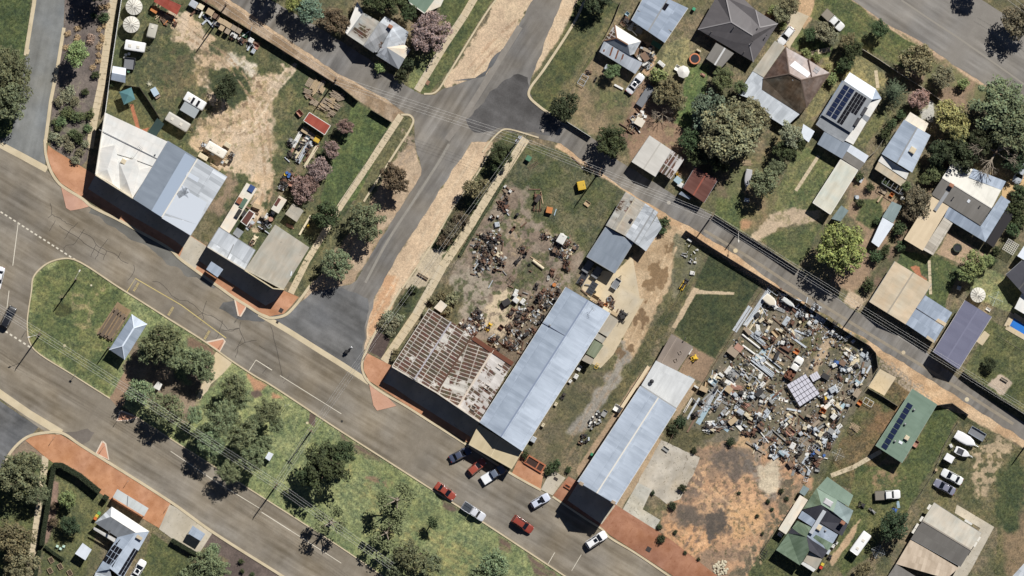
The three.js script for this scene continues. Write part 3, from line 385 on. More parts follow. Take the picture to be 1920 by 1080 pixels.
struct('concrete_slab', sheetGeo([[1240, 825], [1312, 858], [1300, 890], [1275, 935], [1250, 945], [1222, 925], [1196, 905]], .03, { tile: 12, wob: .15 }), texMat(groundTex(512, 14, [180, 172, 158], { blot: 30, grain: 16, warm: 10, spots: 34 }, 41), .9)); struct('concrete_slab', sheetGeo([[1196, 905], [1222, 918], [1205, 955], [1238, 975], [1226, 996], [1166, 958]], .036, { tile: 12 }), texMat(groundTex(512, 14, [188, 182, 166], { blot: 26, grain: 16, warm: 10, spots: 30 }, 42), .9));
struct('concrete_slab', sheetGeo([[1650, 692], [1680, 708], [1658, 742], [1628, 725]], .03, { tile: 12 }), concrete); struct('concrete_slab', sheetGeo([[1794, 946], [1864, 988], [1820, 1070], [1800, 1100], [1780, 1090], [1838, 990], [1790, 962]], .05, { tile: 12 }), concreteGrey); struct('concrete_slab', sheetGeo([[1846, 620], [1856, 628], [1842, 648], [1830, 640]], .04), concrete);
struct('concrete_drive', sheetGeo([[1488, 20], [1517, 30], [1480, 92], [1474, 86], [1455, 75]], .02, { tile: 12, wob: .15 }), concrete); struct('concrete_drive', sheetGeo([[1880, 345], [1905, 330], [1935, 300], [1935, 330], [1898, 378], [1878, 368]], .02), texMat(groundTex(256, 12, [208, 176, 130], { blot: 14, grain: 14 }, 43), .9));
function island(pts, edge) { const g = structGroup('traffic_island'); mesh('pavers', sheetGeo(pts, .1, { thick: .08, tile: 14 }), edge ? texMat(groundTex(256, 14, [206, 152, 122], { blot: 12, grain: 16 }, 44), .88) : pavePink, g); if (edge) mesh('painted_kerb', ribbonGeo([...pts, pts[0]], .3, .03, .1), M([224, 206, 186], .8), g); }
island([[114, 349], [155, 374], [171, 386], [150, 392], [132, 395], [124, 390]], 0); island([[692, 720], [722, 740], [743, 761], [724, 766], [707, 770], [700, 760]], 0); island([[440, 560], [462, 573], [459, 580], [451, 593], [447, 592]], 1); island([[386, 642], [418, 635], [422, 640], [412, 659]], 1); island([[192, 827], [198, 832], [204, 862], [180, 850]], 1); island([[226, 770], [247, 778], [258, 783], [240, 788], [219, 789]], 1);
// road paint, tar-sealed cracks
const paint = (pts, w, m = linePaint, name = 'line_marking') => mesh(name, ribbonGeo(pts, w, .034), m, road);
for (let i = 0; i < 18; i++) { const a = [1 + i * 8, 397 + i * 5.15]; paint([a, [a[0] + 4.5, a[1] + 2.9]], .3); } for (let i = 0; i < 6; i++) paint([[10 + i * 8.4, 621 + i * 5.4], [14.5 + i * 8.4, 624 + i * 5.4]], .35);
paint([[34, 419], [24, 498]], .14); paint([[17, 545], [13, 578]], .14); paint([[238, 547], [254, 522], [340, 572], [424, 634]], .16, yellowPaint); paint([[467, 695], [480, 675], [510, 694]], .16); paint([[525, 704], [640, 776]], .12); paint([[1028, 1057], [1040, 1036]], .12); paint([[1072, 1070], [1090, 1040]], .1);
paint([[320, 846], [400, 900], [490, 955]], .12); paint([[490, 960], [545, 995]], .16); paint([[545, 995], [640, 1056]], .12);
const crack = (pts, w = .1) => mesh('tar_seam', ribbonGeo(smooth(pts, 4).map(([x, y]) => [x + vn(x / 2.5, y / 2.5) * 1.2, y + vn(x / 2.5 + 50, y / 2.5) * 1.2]), w, .033), tar, road);
[[[94, 380], [97, 394], [98, 402], [110, 408], [125, 418], [140, 424]], [[98, 402], [91, 408]], [[104, 414], [93, 433]], [[146, 418], [131, 432], [122, 448]], [[158, 430], [148, 445], [137, 458], [125, 460], [120, 466], [123, 478]], [[110, 423], [140, 442], [165, 460], [195, 478]], [[150, 434], [172, 446], [182, 460], [200, 470], [218, 478], [230, 490], [241, 494]], [[202, 448], [186, 470], [179, 486]], [[180, 460], [170, 482]], [[200, 470], [193, 487]], [[227, 472], [220, 484]], [[250, 496], [252, 506], [240, 526]], [[285, 528], [300, 530], [330, 560], [352, 565], [366, 574], [379, 587], [400, 594], [417, 606], [428, 618], [448, 615]], [[388, 564], [379, 587]], [[379, 587], [363, 595]], [[379, 588], [382, 596], [375, 606]], [[417, 600], [415, 612], [405, 636]], [[452, 604], [450, 618], [456, 634], [460, 642]], [[460, 642], [447, 650], [446, 660], [441, 670]], [[460, 642], [482, 638]], [[454, 634], [440, 658]], [[416, 618], [436, 620], [448, 615]], [[505, 685], [492, 700]], [[543, 704], [532, 718]], [[508, 610], [520, 660], [530, 710]], [[486, 648], [498, 656]]].forEach((c, i) => crack(c, i === 23 ? .05 : .08));
{ // yellow lettering in the bus bays
  const bus = (x, y) => { const c = document.createElement('canvas'); c.width = 256; c.height = 96; const k = c.getContext('2d'); k.fillStyle = '#7d7468'; k.fillRect(0, 0, 256, 96); k.fillStyle = '#cdb97a'; k.font = 'bold 74px sans-serif'; k.textAlign = 'center'; k.textBaseline = 'middle'; k.fillText('BUS', 66, 50, 108); k.fillText('ZONE', 190, 50, 116);
    const t = new THREE.CanvasTexture(c); t.colorSpace = THREE.SRGBColorSpace; const g = new THREE.PlaneGeometry(2.2, .85); g.rotateX(-Math.PI / 2); const m = mesh('bay_lettering', g, texMat(t, .9), road); m.position.copy(P(x, y)); m.position.y = .036; m.rotation.y = 59 * DEG; };
  bus(255, 538); bus(320, 583.5); bus(388, 628); }
// ---------- roof materials (12 m tiles: sheet joints across u, laps along v, weathering, rust) ----------
const roofCache = {};
function roofMat(c, { v = 6, lap = 4, rust = 0, dirt = 6, rough = .6, metal = 0, rib = 3, warm = 0, patch = 0 } = {}, seed = 1) {
  const key = JSON.stringify([c, v, lap, rust, dirt, rough, metal, rib, warm, patch, seed]); if (roofCache[key]) return roofCache[key];
  const n = 512, r = rng(seed * 7 + 3), o = seed * 5.3, tone = new Float32Array(16 * 8); for (let i = 0; i < tone.length; i++) tone[i] = (r() - .5) * 2 + (r() < .12 ? patch : 0);
  return roofCache[key] = texMat(tex(n, n, (x, y) => {
    const X = x / n * 12, Y = y / n * 12, si = Math.floor(X / .75), fs = X / .75 - si, row = Math.floor(Y / lap + ((si * 37) % 5) * .03), fy = Y / lap - Math.floor(Y / lap), wr = Math.min(1, Math.min(x, n - x) / 40) * Math.min(1, Math.min(y, n - y) / 40);
    let k = tone[(si * 8 + row % 8) % 128] * v + Math.sin(X / .19 * 6.283) * rib + fbm(X * 1.8 + o, Y * .35) * dirt + fbm(X * .4 + o, Y * .4 + 3) * dirt * wr + (r() - .5) * 6; if (fy < .02) k -= v * 1.2; if (fs < .06) k -= v * .6;
    let R = c[0] + k + warm * fbm(X * .5 + 9, Y * .5 + o) * wr, G = c[1] + k, B = c[2] + k - warm * .7 * fbm(X * .5 + 9, Y * .5 + o) * wr;
    if (rust) { const z = fbm(X * .3 + o * 2, Y * .28 + 8) * wr * .9 + tone[(si * 8 + row % 8 + 3) % 128] * .22 + fbm(X * 4, Y * 3 + o) * .22, e = sst(.1, .26, fs + fbm(X * 6, Y * 6) * .12) * sst(1, .93, fs) * sst(0, .09, fy) * sst(1, .93, fy), q = Math.min(1, sst(-.1, .1, z + (rust - .5) * 1.3) * e * .95 + .1 * sst(-.2, .4, z)); R += (88 + fbm(X * 2 + 7, Y) * 26 - R) * q; G += (66 + fbm(X * 2, Y * 2) * 14 - G) * q; B += (51 - B) * q; }
    return [R, G, B]; }), rough, metal);
}
const RM = {
  zinc: roofMat([186, 197, 211], { v: 9, dirt: 12, rib: 8 }, 1), zinc2: roofMat([166, 178, 193], { v: 9, dirt: 12, rib: 8 }, 2), white: roofMat([232, 230, 224], { v: 3, dirt: 9, warm: 5, rib: 2 }, 3), cream: roofMat([228, 218, 200], { v: 3, dirt: 12, warm: 14 }, 4),  // zinc2: darker zinc; on a left slope it paints in duller sky reflection
  galv: roofMat([186, 191, 196], { v: 16, dirt: 11, patch: 1.6 }, 5), galvOld: roofMat([178, 175, 166], { v: 14, dirt: 18, rust: .28, warm: 14 }, 6), weather: roofMat([184, 177, 164], { v: 8, dirt: 18, warm: 12 }, 7), tan: roofMat([206, 190, 164], { v: 4, dirt: 10, warm: 8 }, 8), taupe: roofMat([178, 172, 158], { v: 4, dirt: 14, warm: 8 }, 9),
  grey: roofMat([148, 152, 156], { v: 5, dirt: 8 }, 10), midgrey: roofMat([128, 124, 118], { v: 3, dirt: 6 }, 11), slate: roofMat([104, 100, 101], { v: 2, dirt: 4, rib: 1 }, 12), charcoal: roofMat([66, 66, 74], { v: 2, dirt: 6 }, 13), red: roofMat([168, 84, 68], { v: 5, dirt: 10, warm: 6 }, 14), redOld: roofMat([104, 64, 54], { v: 8, dirt: 14 }, 15), green: roofMat([118, 139, 122], { v: 3, dirt: 8 }, 16), greenOld: roofMat([112, 128, 104], { v: 9, dirt: 22, warm: 8 }, 17),
  purple: roofMat([118, 119, 140], { v: 3, dirt: 4, rib: 8 }, 18), sand: roofMat([222, 202, 170], { v: 3, dirt: 6 }, 19), rust: roofMat([208, 203, 194], { v: 10, lap: 2.1, rust: .78, dirt: 14 }, 20), rustMid: roofMat([202, 196, 186], { v: 10, lap: 2.4, rust: .64, dirt: 14 }, 21), rustStripe: roofMat([204, 200, 196], { v: 8, lap: 2.4, rust: .6, dirt: 12 }, 22), slateBlue: roofMat([136, 146, 158], { v: 4, dirt: 8 }, 23), bluegrey: roofMat([160, 172, 188], { v: 8, dirt: 10, patch: 1.5 }, 24), rustBrown: roofMat([120, 84, 66], { v: 14, dirt: 22, warm: 10 }, 25), teal: roofMat([132, 148, 148], { v: 6, dirt: 14 }, 26), brownTile: roofMat([96, 80, 70], { v: 6, dirt: 12, warm: 8 }, 27), pinkTile: roofMat([172, 158, 152], { v: 6, dirt: 12, warm: 6 }, 28), bright: roofMat([226, 232, 240], { v: 5, dirt: 6 }, 29),
};
const brickWall = texMat(groundTex(256, 6, [168, 120, 96], { blot: 14, grain: 20 }, 51), .9), whiteWall = texMat(groundTex(256, 6, [214, 206, 192], { blot: 12, grain: 10 }, 52), .9), ironWall = texMat(groundTex(256, 6, [158, 158, 154], { blot: 16, grain: 10, streak: 10 }, 53), .75);
const trim = M([226, 222, 212], .6), trimGrey = M([150, 152, 154], .6), trimDark = M([86, 84, 84], .6), glassDark = M([38, 44, 54], .15, .1), doorMat = M([120, 84, 60], .7);
// a roof plane from [x, y, height] points; returns the height function of its plane
function face(b, pts, mat, name = 'roof', dirDeg = null) {
  const w = pts.map(p => P(p[0], p[1], p[2])), n = new V3(); w.forEach((p, i) => { const q = w[(i + 1) % w.length]; n.x += (p.y - q.y) * (p.z + q.z); n.y += (p.z - q.z) * (p.x + q.x); n.z += (p.x - q.x) * (p.y + q.y); }); n.normalize(); if (n.y < 0) n.negate();
  const u = new V3().crossVectors(n, new V3(0, 1, 0)); if (dirDeg != null || u.length() < .03) { const a = (dirDeg ?? 31) * DEG; u.set(Math.cos(a), 0, Math.sin(a)).addScaledVector(n, -n.dot(u)); } u.normalize(); const v = new V3().crossVectors(u, n);
  const c = w.map(p => new THREE.Vector2(p.x, p.z)); if (THREE.ShapeUtils.isClockWise(c)) { w.reverse(); c.reverse(); }
  const tri = THREE.ShapeUtils.triangulateShape(c, []), pos = [], uv = [], put = (p, dy = 0) => { pos.push(p.x, p.y + dy, p.z); uv.push(p.dot(u) / 12, p.dot(v) / 12); };
  tri.forEach(t => { put(w[t[0]]); put(w[t[2]]); put(w[t[1]]); }); tri.forEach(t => { put(w[t[0]], -.09); put(w[t[1]], -.09); put(w[t[2]], -.09); });
  for (let i = 0; i < w.length; i++) { const a = w[i], q = w[(i + 1) % w.length]; put(a); put(q); put(q, -.09); put(a); put(q, -.09); put(a, -.09); }
  const g = new THREE.BufferGeometry(); g.setAttribute('position', new THREE.Float32BufferAttribute(pos, 3)); g.setAttribute('uv', new THREE.Float32BufferAttribute(uv, 2)); g.computeVertexNormals();
  const m = mesh(name, g, mat, b), o = w[0]; m.hAt = (x, y) => { let h = pts[0][2]; for (let i = 0; i < 3; i++) { const q = P(x, y, h); h = o.y - (n.x * (q.x - o.x) + n.z * (q.z - o.z)) / n.y; } return h; }; return m;
}
function walls(b, out, mat = whiteWall, inset = .35, opens = true) {
  const w = out.map(p => P(p[0], p[1], p[2])), c = w.reduce((s, p) => s.add(p), new V3()).divideScalar(w.length), q = w.map(p => { const d = new V3(p.x - c.x, 0, p.z - c.z), L = d.length(), k = Math.max(.2, 1 - inset / L); return new V3(c.x + d.x * k, p.y - .1, c.z + d.z * k); }), pos = [], uv = []; let s = 0;
  q.forEach((a, i) => { const d = q[(i + 1) % q.length], L = Math.hypot(d.x - a.x, d.z - a.z); [[a, 0, 0], [a, 1, 0], [d, 1, 1], [a, 0, 0], [d, 1, 1], [d, 0, 1]].forEach(([p, t, e]) => { pos.push(p.x, t ? p.y : -.05, p.z); uv.push((s + e * L) / 6, (t ? p.y : 0) / 6); }); s += L;
    if (opens && L > 3.4) { const N = Math.min(5, Math.floor(L / 3)), ang = Math.atan2(d.z - a.z, d.x - a.x); for (let k = 0; k < N; k++) { const m = a.clone().lerp(d, (k + .5) / N), dr = k === 1 && i === 2, g = box(dr ? .95 : 1.3, dr ? 2.05 : 1.1, .1); const o = mesh(dr ? 'door' : 'window', g, dr ? doorMat : glassDark, b); o.position.set(m.x, dr ? .02 : .95, m.z); o.rotation.y = -ang; } } });
  const g = new THREE.BufferGeometry(); g.setAttribute('position', new THREE.Float32BufferAttribute(pos, 3)); g.setAttribute('uv', new THREE.Float32BufferAttribute(uv, 2)); g.computeVertexNormals(); return mesh('wall', g, mat, b);
}
const mid = (a, b, t = .5) => [a[0] + (b[0] - a[0]) * t, a[1] + (b[1] - a[1]) * t], hh = (p, h) => [p[0], p[1], h];
const capBar = (b, p, q, mat, w = .3, name = 'ridge_cap', up = .02) => mesh(name, beam(P(...p).add(new V3(0, up, 0)), P(...q).add(new V3(0, up, 0)), w, .07), mat, b);
function gable(b, [A, B, C, E], he, hr, m1, m2 = m1, { t = .5, wm = whiteWall, cap = trimGrey, gut = trimGrey, wall = true } = {}) { // A-B and E-C are the gable ends
  const r0 = hh(mid(A, B, t), hr), r1 = hh(mid(E, C, t), hr), a = hh(A, he), c = hh(C, he), d = hh(B, he), e = hh(E, he);
  const f1 = face(b, [a, r0, r1, e], m1), f2 = face(b, [r0, d, c, r1], m2); if (cap) capBar(b, r0, r1, cap); if (gut) { capBar(b, a, e, gut, .14, 'gutter', -.05); capBar(b, d, c, gut, .14, 'gutter', -.05); }
  if (wall) walls(b, [a, r0, d, c, r1, e], wm); return [f1, f2]; }
function hip(b, [A, B, C, E], he, hr, inset, ms, { wm = whiteWall, cap = trimGrey, gut = trimGrey, wall = true } = {}) { // ridge runs from the A-B end to the E-C end
  const m0 = mid(A, B), m1 = mid(E, C), L = Math.hypot(m1[0] - m0[0], m1[1] - m0[1]) / S, k = Math.min(.5, inset / L), r0 = hh(mid(m0, m1, k), hr), r1 = hh(mid(m0, m1, 1 - k), hr), a = hh(A, he), bb = hh(B, he), c = hh(C, he), e = hh(E, he); if (!Array.isArray(ms)) ms = [ms, ms, ms, ms];
  const f = [face(b, [a, r0, r1, e], ms[0]), face(b, [bb, c, r1, r0], ms[1]), face(b, [a, bb, r0], ms[2]), face(b, [e, r1, c], ms[3])];
  if (cap) { capBar(b, r0, r1, cap); for (const [p, q] of [[a, r0], [bb, r0], [c, r1], [e, r1]]) capBar(b, p, q, cap, .22, 'hip_cap'); } if (gut) for (const [p, q] of [[a, bb], [bb, c], [c, e], [e, a]]) capBar(b, p, q, gut, .14, 'gutter', -.05);
  if (wall) walls(b, [a, bb, c, e], wm, .5); return f; }
function flat(b, q, h0, h1, m, { wm = whiteWall, wall = true, gut = null, dir = null, opens = true } = {}) { // first half of the outline at h0, the rest at h1
  const p = q.map((k, i) => hh(k, i < 2 ? h0 : i < 4 ? h1 : (h0 + h1) / 2)), f = face(b, p, m, 'roof', dir); if (gut) p.forEach((k, i) => capBar(b, k, p[(i + 1) % p.length], gut, .13, 'gutter', -.03)); if (wall) walls(b, p, wm, .3, opens); return f; }
function posts(b, q, h, mat = trimGrey) { q.forEach(p => { const o = P(p[0], p[1], h); mesh('post', cyl(.05, .05, h - .1, o.x, 0, o.z, 6), mat, b); }); }
function parapet(b, a, c, h0, h1, mat, th = .3) { const p = P(a[0], a[1], h1), q = P(c[0], c[1], h1), L = p.distanceTo(q), m = mesh('parapet', box(L, h1 - h0, th, 0, 0, 0, 0, .04), mat, b); m.position.set((p.x + q.x) / 2, h0, (p.z + q.z) / 2); m.rotation.y = -Math.atan2(q.z - p.z, q.x - p.x); }
// pieces lying on a roof plane
function onRoof(b, f, quad, nu, nv, name, mat, { gap = .12, th = .05, lift = .06, skip = () => false } = {}) {
  const at = (u, v) => { const x = mid(mid(quad[0], quad[1], u), mid(quad[3], quad[2], u), v); return P(x[0], x[1], f.hAt(x[0], x[1]) + lift); };
  for (let i = 0; i < nu; i++) for (let j = 0; j < nv; j++) { if (skip(i, j)) continue; const g = gap / 2, c = [at((i + g) / nu, (j + g) / nv), at((i + 1 - g) / nu, (j + g) / nv), at((i + 1 - g) / nu, (j + 1 - g) / nv), at((i + g) / nu, (j + 1 - g) / nv)], pos = [], T = (p, d) => [p.x, p.y + d, p.z], Q = (p, q, r, s) => pos.push(...p, ...q, ...r, ...p, ...r, ...s);
    Q(T(c[0], th), T(c[3], th), T(c[2], th), T(c[1], th)); for (let k = 0; k < 4; k++) { const l = (k + 1) % 4; Q(T(c[k], -.04), T(c[k], th), T(c[l], th), T(c[l], -.04)); }
    const ge = new THREE.BufferGeometry(); ge.setAttribute('position', new THREE.Float32BufferAttribute(pos, 3)); ge.computeVertexNormals(); mesh(name, ge, mat, b); } }
const solarBlue = new THREE.MeshPhysicalMaterial({ color: lin([44, 54, 84]), roughness: .25, metalness: .3, clearcoat: .6, clearcoatRoughness: .1, side: THREE.DoubleSide }), solarBlack = new THREE.MeshPhysicalMaterial({ color: lin([40, 38, 42]), roughness: .25, metalness: .3, clearcoat: .6, clearcoatRoughness: .1, side: THREE.DoubleSide }), skylight = M([232, 236, 240], .4);
function roofBits(b, f, list) { for (const [kind, x, y, k = 1] of list) { const h = f.hAt(x, y), o = P(x, y, h); if (kind === 'vent') { const m = mesh('roof_vent', merge([cyl(.16, .16, .3, 0, 0, 0, 10), new THREE.SphereGeometry(.24 * k, 10, 6).translate(0, .38, 0)]), trimGrey, b); m.position.copy(o).y -= .1; } else if (kind === 'pipe') { const m = mesh('flue', merge([cyl(.09, .09, .9 * k, 0, 0, 0, 8), cyl(.16, .05, .18, 0, .85 * k, 0, 8)]), trimDark, b); m.position.copy(o).y -= .1; } else if (kind === 'box') { const m = mesh('evaporative_cooler', merge([box(.95 * k, .75, .95 * k, 0, 0, 0, .54, .06), box(.7 * k, .06, .7 * k, 0, .75, 0, .54)]), M([214, 200, 172], .7), b); m.position.copy(o).y -= .12; } else if (kind === 'chim') { const m = mesh('chimney', merge([box(.8, 1.3, .6, 0, 0, 0, .54, .03), box(.95, .15, .75, 0, 1.1, 0, .54, .03)]), brickWall, b); m.position.copy(o).y -= .3; } else if (kind === 'ant') { const p = new V3(0, 2.2 * k, 0), m = mesh('aerial', merge([cyl(.03, .03, 2.2 * k, 0, 0, 0, 5), ...[-.4, -.1, .2, .5].map(t => bar(new V3(t - .05, 2.1 * k, -.45), new V3(t + .05, 2.1 * k, .45), .022, 4)), bar(new V3(-.6, 2.1 * k, 0), new V3(.7, 2.1 * k, 0), .025, 4)]), trimGrey, b); m.position.copy(o); m.rotation.y = x; } } }
const T = (tx, ty, z = 4) => (x, y, h) => h === undefined ? [tx + x / z, ty + y / z] : [tx + x / z, ty + y / z, h];
const B = (name, label, cat = 'building', group) => thing(name, label, cat, group);
let b, f, t;
// --- shops on the main street, west block ---
b = B('corner_shop', 'white metal roofed corner shop with low gables beside the long footpath'); t = T(0, 270);
f = face(b, [[197, 211, 5.2], [315, 266, 5.2], [287, 312, 4.9], [255, 300, 4.9], [240, 295, 4.9], [216, 288, 4.9], [186, 278, 4.9]], RM.white); face(b, [[197, 212, 4.7], [314, 267, 4.7], [249, 370, 4.7], [180, 327, 4.7]], RM.white); walls(b, [[197, 211, 5.2], [315, 266, 5.2], [249, 371, 4.8], [179, 327, 4.8]], whiteWall);
face(b, [[186, 278, 4.9], [216, 272, 5.9], [201, 318, 5.7], [179, 327, 4.8]], RM.white); face(b, [[216, 272, 5.9], [222, 301, 5.0], [212, 346, 4.8], [201, 318, 5.7]], RM.white); face(b, [[201, 318, 5.7], [212, 346, 4.8], [179, 327, 4.8]], RM.white);
face(b, [[222, 301, 5.0], [256, 298, 6], [238, 340, 6], [225, 355, 4.8], [212, 346, 4.8]], RM.white); face(b, [[256, 298, 6], [261, 318, 5.0], [287, 312, 4.9], [249, 371, 4.8], [238, 340, 6]], RM.white); face(b, [[238, 340, 6], [249, 371, 4.8], [225, 355, 4.8]], RM.white);
for (const [p, q] of [[[186, 243, 5.25], [300, 300, 5.1]]]) capBar(b, p, q, trimGrey, .12, 'seam_cap', .02); roofBits(b, f, [['ant', 263, 278, 1.4], ['vent', 291, 290, .7], ['box', 232, 303, 1.1]]); parapet(b, [179, 328], [249, 372], 0, 5.9, M([216, 204, 180]), .25); parapet(b, [197, 211], [179, 327], 4.6, 5.4, M([222, 216, 204]), .2);
b = B('gabled_shop', 'large grey galvanised gabled shop with patches of newer bright sheets'); f = gable(b, [[315, 264], [426, 331], [357, 442], [250, 373]], 5.2, 6.8, RM.slateBlue, RM.galv, { cap: trim });
onRoof(b, f[0], [[347, 287], [367, 299], [303, 407], [284, 395]], 1, 1, 'roof_sheet', RM.bluegrey && M([168, 182, 200], .6), { gap: 0, lift: .01, th: .02 });
for (const q of [[[340, 346], [352, 353], [345, 366], [354, 372], [306, 447], [304, 408]].slice(0, 4), [[337, 350], [388, 380], [370, 421], [310, 400]], [[308, 404], [370, 421], [357, 441], [303, 409]], [[352, 322], [374, 334], [370, 342], [348, 329]], [[330, 362], [350, 350], [356, 360], [336, 372]]]) onRoof(b, f[1], q, 1, 1, 'roof_sheet', M([206, 213, 222], .55), { gap: 0, lift: .012, th: .02 });
b = B('low_shop', 'small light corrugated skillion shop between vacant strip and tan roof'); flat(b, [[411, 426], [479, 469], [459, 505], [389, 462]], 4.1, 3.8, RM.galv, { gut: trimGrey }); parapet(b, [389, 463], [459, 506], 0, 4.9, whiteWall, .25); capBar(b, [443, 448, 3.98], [426, 484, 3.88], trimGrey, .2);
b = B('tan_shop', 'wide tan flat roofed shop on the side street corner'); f = flat(b, [[516, 421], [580, 464], [531, 544], [459, 506]], 4.9, 4.7, RM.taupe); parapet(b, [459, 507], [512, 541], 0, 5.5, M([206, 192, 160]), .25); parapet(b, [512, 541], [532, 543], 0, 5.4, M([206, 192, 160]), .25); capBar(b, [546, 441, 4.82], [526, 455, 4.8], M([140, 134, 122]), .12, 'seam_cap'); capBar(b, [574, 466, 4.8], [562, 480, 4.8], M([120, 116, 108]), .1, 'seam_cap'); mesh('skylight', beam(P(545, 517, 4.8), P(547, 509, 4.85), .25, .1), skylight, b);
// --- rusty-roofed row and the long sheds ---
b = B('rusty_store', 'old corner store with rust streaked iron roof in four bays'); t = T(640, 540);
f = gable(b, [t(660, 155), t(985, 352), t(715, 782), t(380, 588)], 4.6, 5.5, RM.rust, RM.rust, { cap: M([176, 172, 178], .6), wall: false }); face(b, [t(985, 355, 5), t(1140, 465, 5.3), t(875, 895, 5.1), t(718, 782, 4.8)], RM.rustMid); face(b, [t(1140, 465, 5.3), t(1290, 560, 4.7), t(1035, 1000, 4.6), t(875, 895, 5.1)], roofMat([202, 196, 190], { v: 12, lap: 1.6, rust: .5, dirt: 18 }, 31));
walls(b, [t(660, 155, 4.6), t(985, 352, 4.6), t(1290, 560, 4.6), t(1035, 1000, 4.6), t(715, 782, 4.6), t(380, 588, 4.6)], brickWall, .25); capBar(b, t(1140, 462, 5.35), t(875, 895, 5.15), M([214, 200, 184]), .4); capBar(b, t(985, 352, 5.1), t(717, 780, 4.9), M([96, 70, 56]), .3, 'valley_flashing');
parapet(b, t(380, 590), t(715, 785), 0, 5.3, whiteWall); parapet(b, t(715, 785), t(1035, 1003), 0, 6, whiteWall); parapet(b, t(660, 153), t(380, 588), 4.2, 4.9, M([212, 204, 190]), .15); capBar(b, t(985, 372, 5.15), t(1135, 475, 5.4), M([110, 66, 48]), .9, 'rust_flashing'); capBar(b, t(1140, 475, 5.4), t(1285, 570, 4.85), M([112, 68, 50]), .9, 'rust_flashing');
for (const [x, y] of [[1185, 590], [1090, 740], [990, 897]]) { const o = P(...t(x, y, 5.0)); const m = mesh('skylight_frame', merge([box(1.1, .35, .1, 0, 0, -.4), box(1.1, .35, .1, 0, 0, .4), box(.1, .35, .9, -.5), box(.1, .35, .9, .5)]), M([208, 200, 190]), b); m.position.copy(o).y -= .15; m.rotation.y = -.54; }
b = B('long_shed', 'longest pale blue metal gabled shed with tan street awning'); t = T(960, 540); f = gable(b, [[1061, 538], [1144, 587], [979, 846], [899, 792]], 5.2, 6.9, RM.zinc2, RM.zinc, { cap: M([132, 144, 166], .6), gut: trim, wm: ironWall });  // equally lit slopes; the left one's weaker sky sheen is put into its colour
face(b, [[897, 796, 3.7], [980, 846, 3.7], [960, 879, 3.5], [879, 833, 3.5]], roofMat([202, 186, 152], { v: 3, dirt: 8 }, 32), 'awning'); capBar(b, [879, 833, 3.55], [960, 879, 3.55], M([198, 184, 156]), .2, 'awning_fascia'); posts(b, [[882, 831], [920, 853], [958, 876]], 3.5); capBar(b, [939, 820, 3.68], [920, 856, 3.6], M([220, 206, 176]), .12, 'seam_cap');
flat(b, [[1143, 589], [1160, 601], [1139, 632], [1122, 622]], 3.2, 2.9, RM.taupe, { opens: false, wm: ironWall }); flat(b, [[1120, 624], [1136, 634], [1130, 644], [1114, 634]], 3, 2.8, RM.taupe, { opens: false, wm: ironWall }); flat(b, [[1114, 637], [1132, 647], [1115, 672], [1099, 663]], 3, 2.7, roofMat([128, 136, 112], { v: 6, dirt: 14 }, 33), { opens: false, wm: ironWall }); flat(b, [[1098, 665], [1114, 674], [1108, 684], [1090, 675]], 2.9, 2.7, RM.taupe, { opens: false, wm: ironWall }); roofBits(b, f[1], [['ant', 1111, 578, .9]]); roofBits(b, f[0], [['vent', 1031, 610]]); capBar(b, [1018, 604, 5.4], [1060, 629, 6.9], M([150, 160, 178]), .15, 'seam_cap', .06);
b = B('tall_hall', 'tall pale metal gabled hall casting a pointed shadow across the street'); f = gable(b, [[1201, 724], [1268, 767], [1155, 946], [1083, 903]], 8.6, 11, RM.zinc, RM.zinc, { cap: trim, gut: trim }); flat(b, [[1230, 676], [1303, 712], [1268, 766], [1202, 723]], 7.6, 7.9, roofMat([202, 204, 204], { v: 3, dirt: 14 }, 34)); capBar(b, [1202, 723, 8.2], [1268, 766, 8.2], trimGrey, .3, 'flashing'); { const o = P(1222, 715, 7.8), m = mesh('roof_vent', merge([cyl(.3, .3, .5, 0, 0, 0), new THREE.SphereGeometry(.45, 12, 8).translate(0, .7, 0)]), M([48, 48, 52], .5), b); m.position.copy(o); }
for (const [x, y, l] of [[1090, 907, 9.4], [1150, 942, 9.4]]) { const o = P(x, y, l); const m = mesh('parapet_pier', box(.9, l, .7, 0, 0, 0, 0, .08), M([168, 150, 128]), b); m.position.set(o.x, 0, o.z); m.rotation.y = -.54; } parapet(b, [1092, 909], [1148, 942], 0, 9, whiteWall, .3);
flat(b, [[1217, 687], [1204, 723], [1166, 765], [1163, 762]].map((p, i) => [[1214, 685], [1219, 689], [1169, 765], [1163, 763]][i]), 3, 2.8, RM.sand, { opens: false });
b = B('brown_annex', 'grey brown flat roofed annex behind the tall hall'); f = flat(b, [[1259, 626], [1300, 650], [1269, 697], [1231, 676]], 3.3, 3.1, roofMat([136, 124, 114], { v: 3, dirt: 8 }, 35)); for (const [x, y] of [[1275, 661], [1267, 675]]) { const o = P(x, y, 3.2), m = mesh('roof_hatch', merge([box(.6, .22, .08, 0, 0, -.3), box(.6, .22, .08, 0, 0, .3), box(.08, .22, .6, -.3), box(.08, .22, .6, .3)]), M([160, 148, 136]), b); m.position.copy(o); m.rotation.y = .5; } roofBits(b, f, [['pipe', 1285, 634, 1.4]]); capBar(b, [1269, 633, 3.33], [1241, 680, 3.25], M([164, 150, 138]), .12, 'seam_cap');
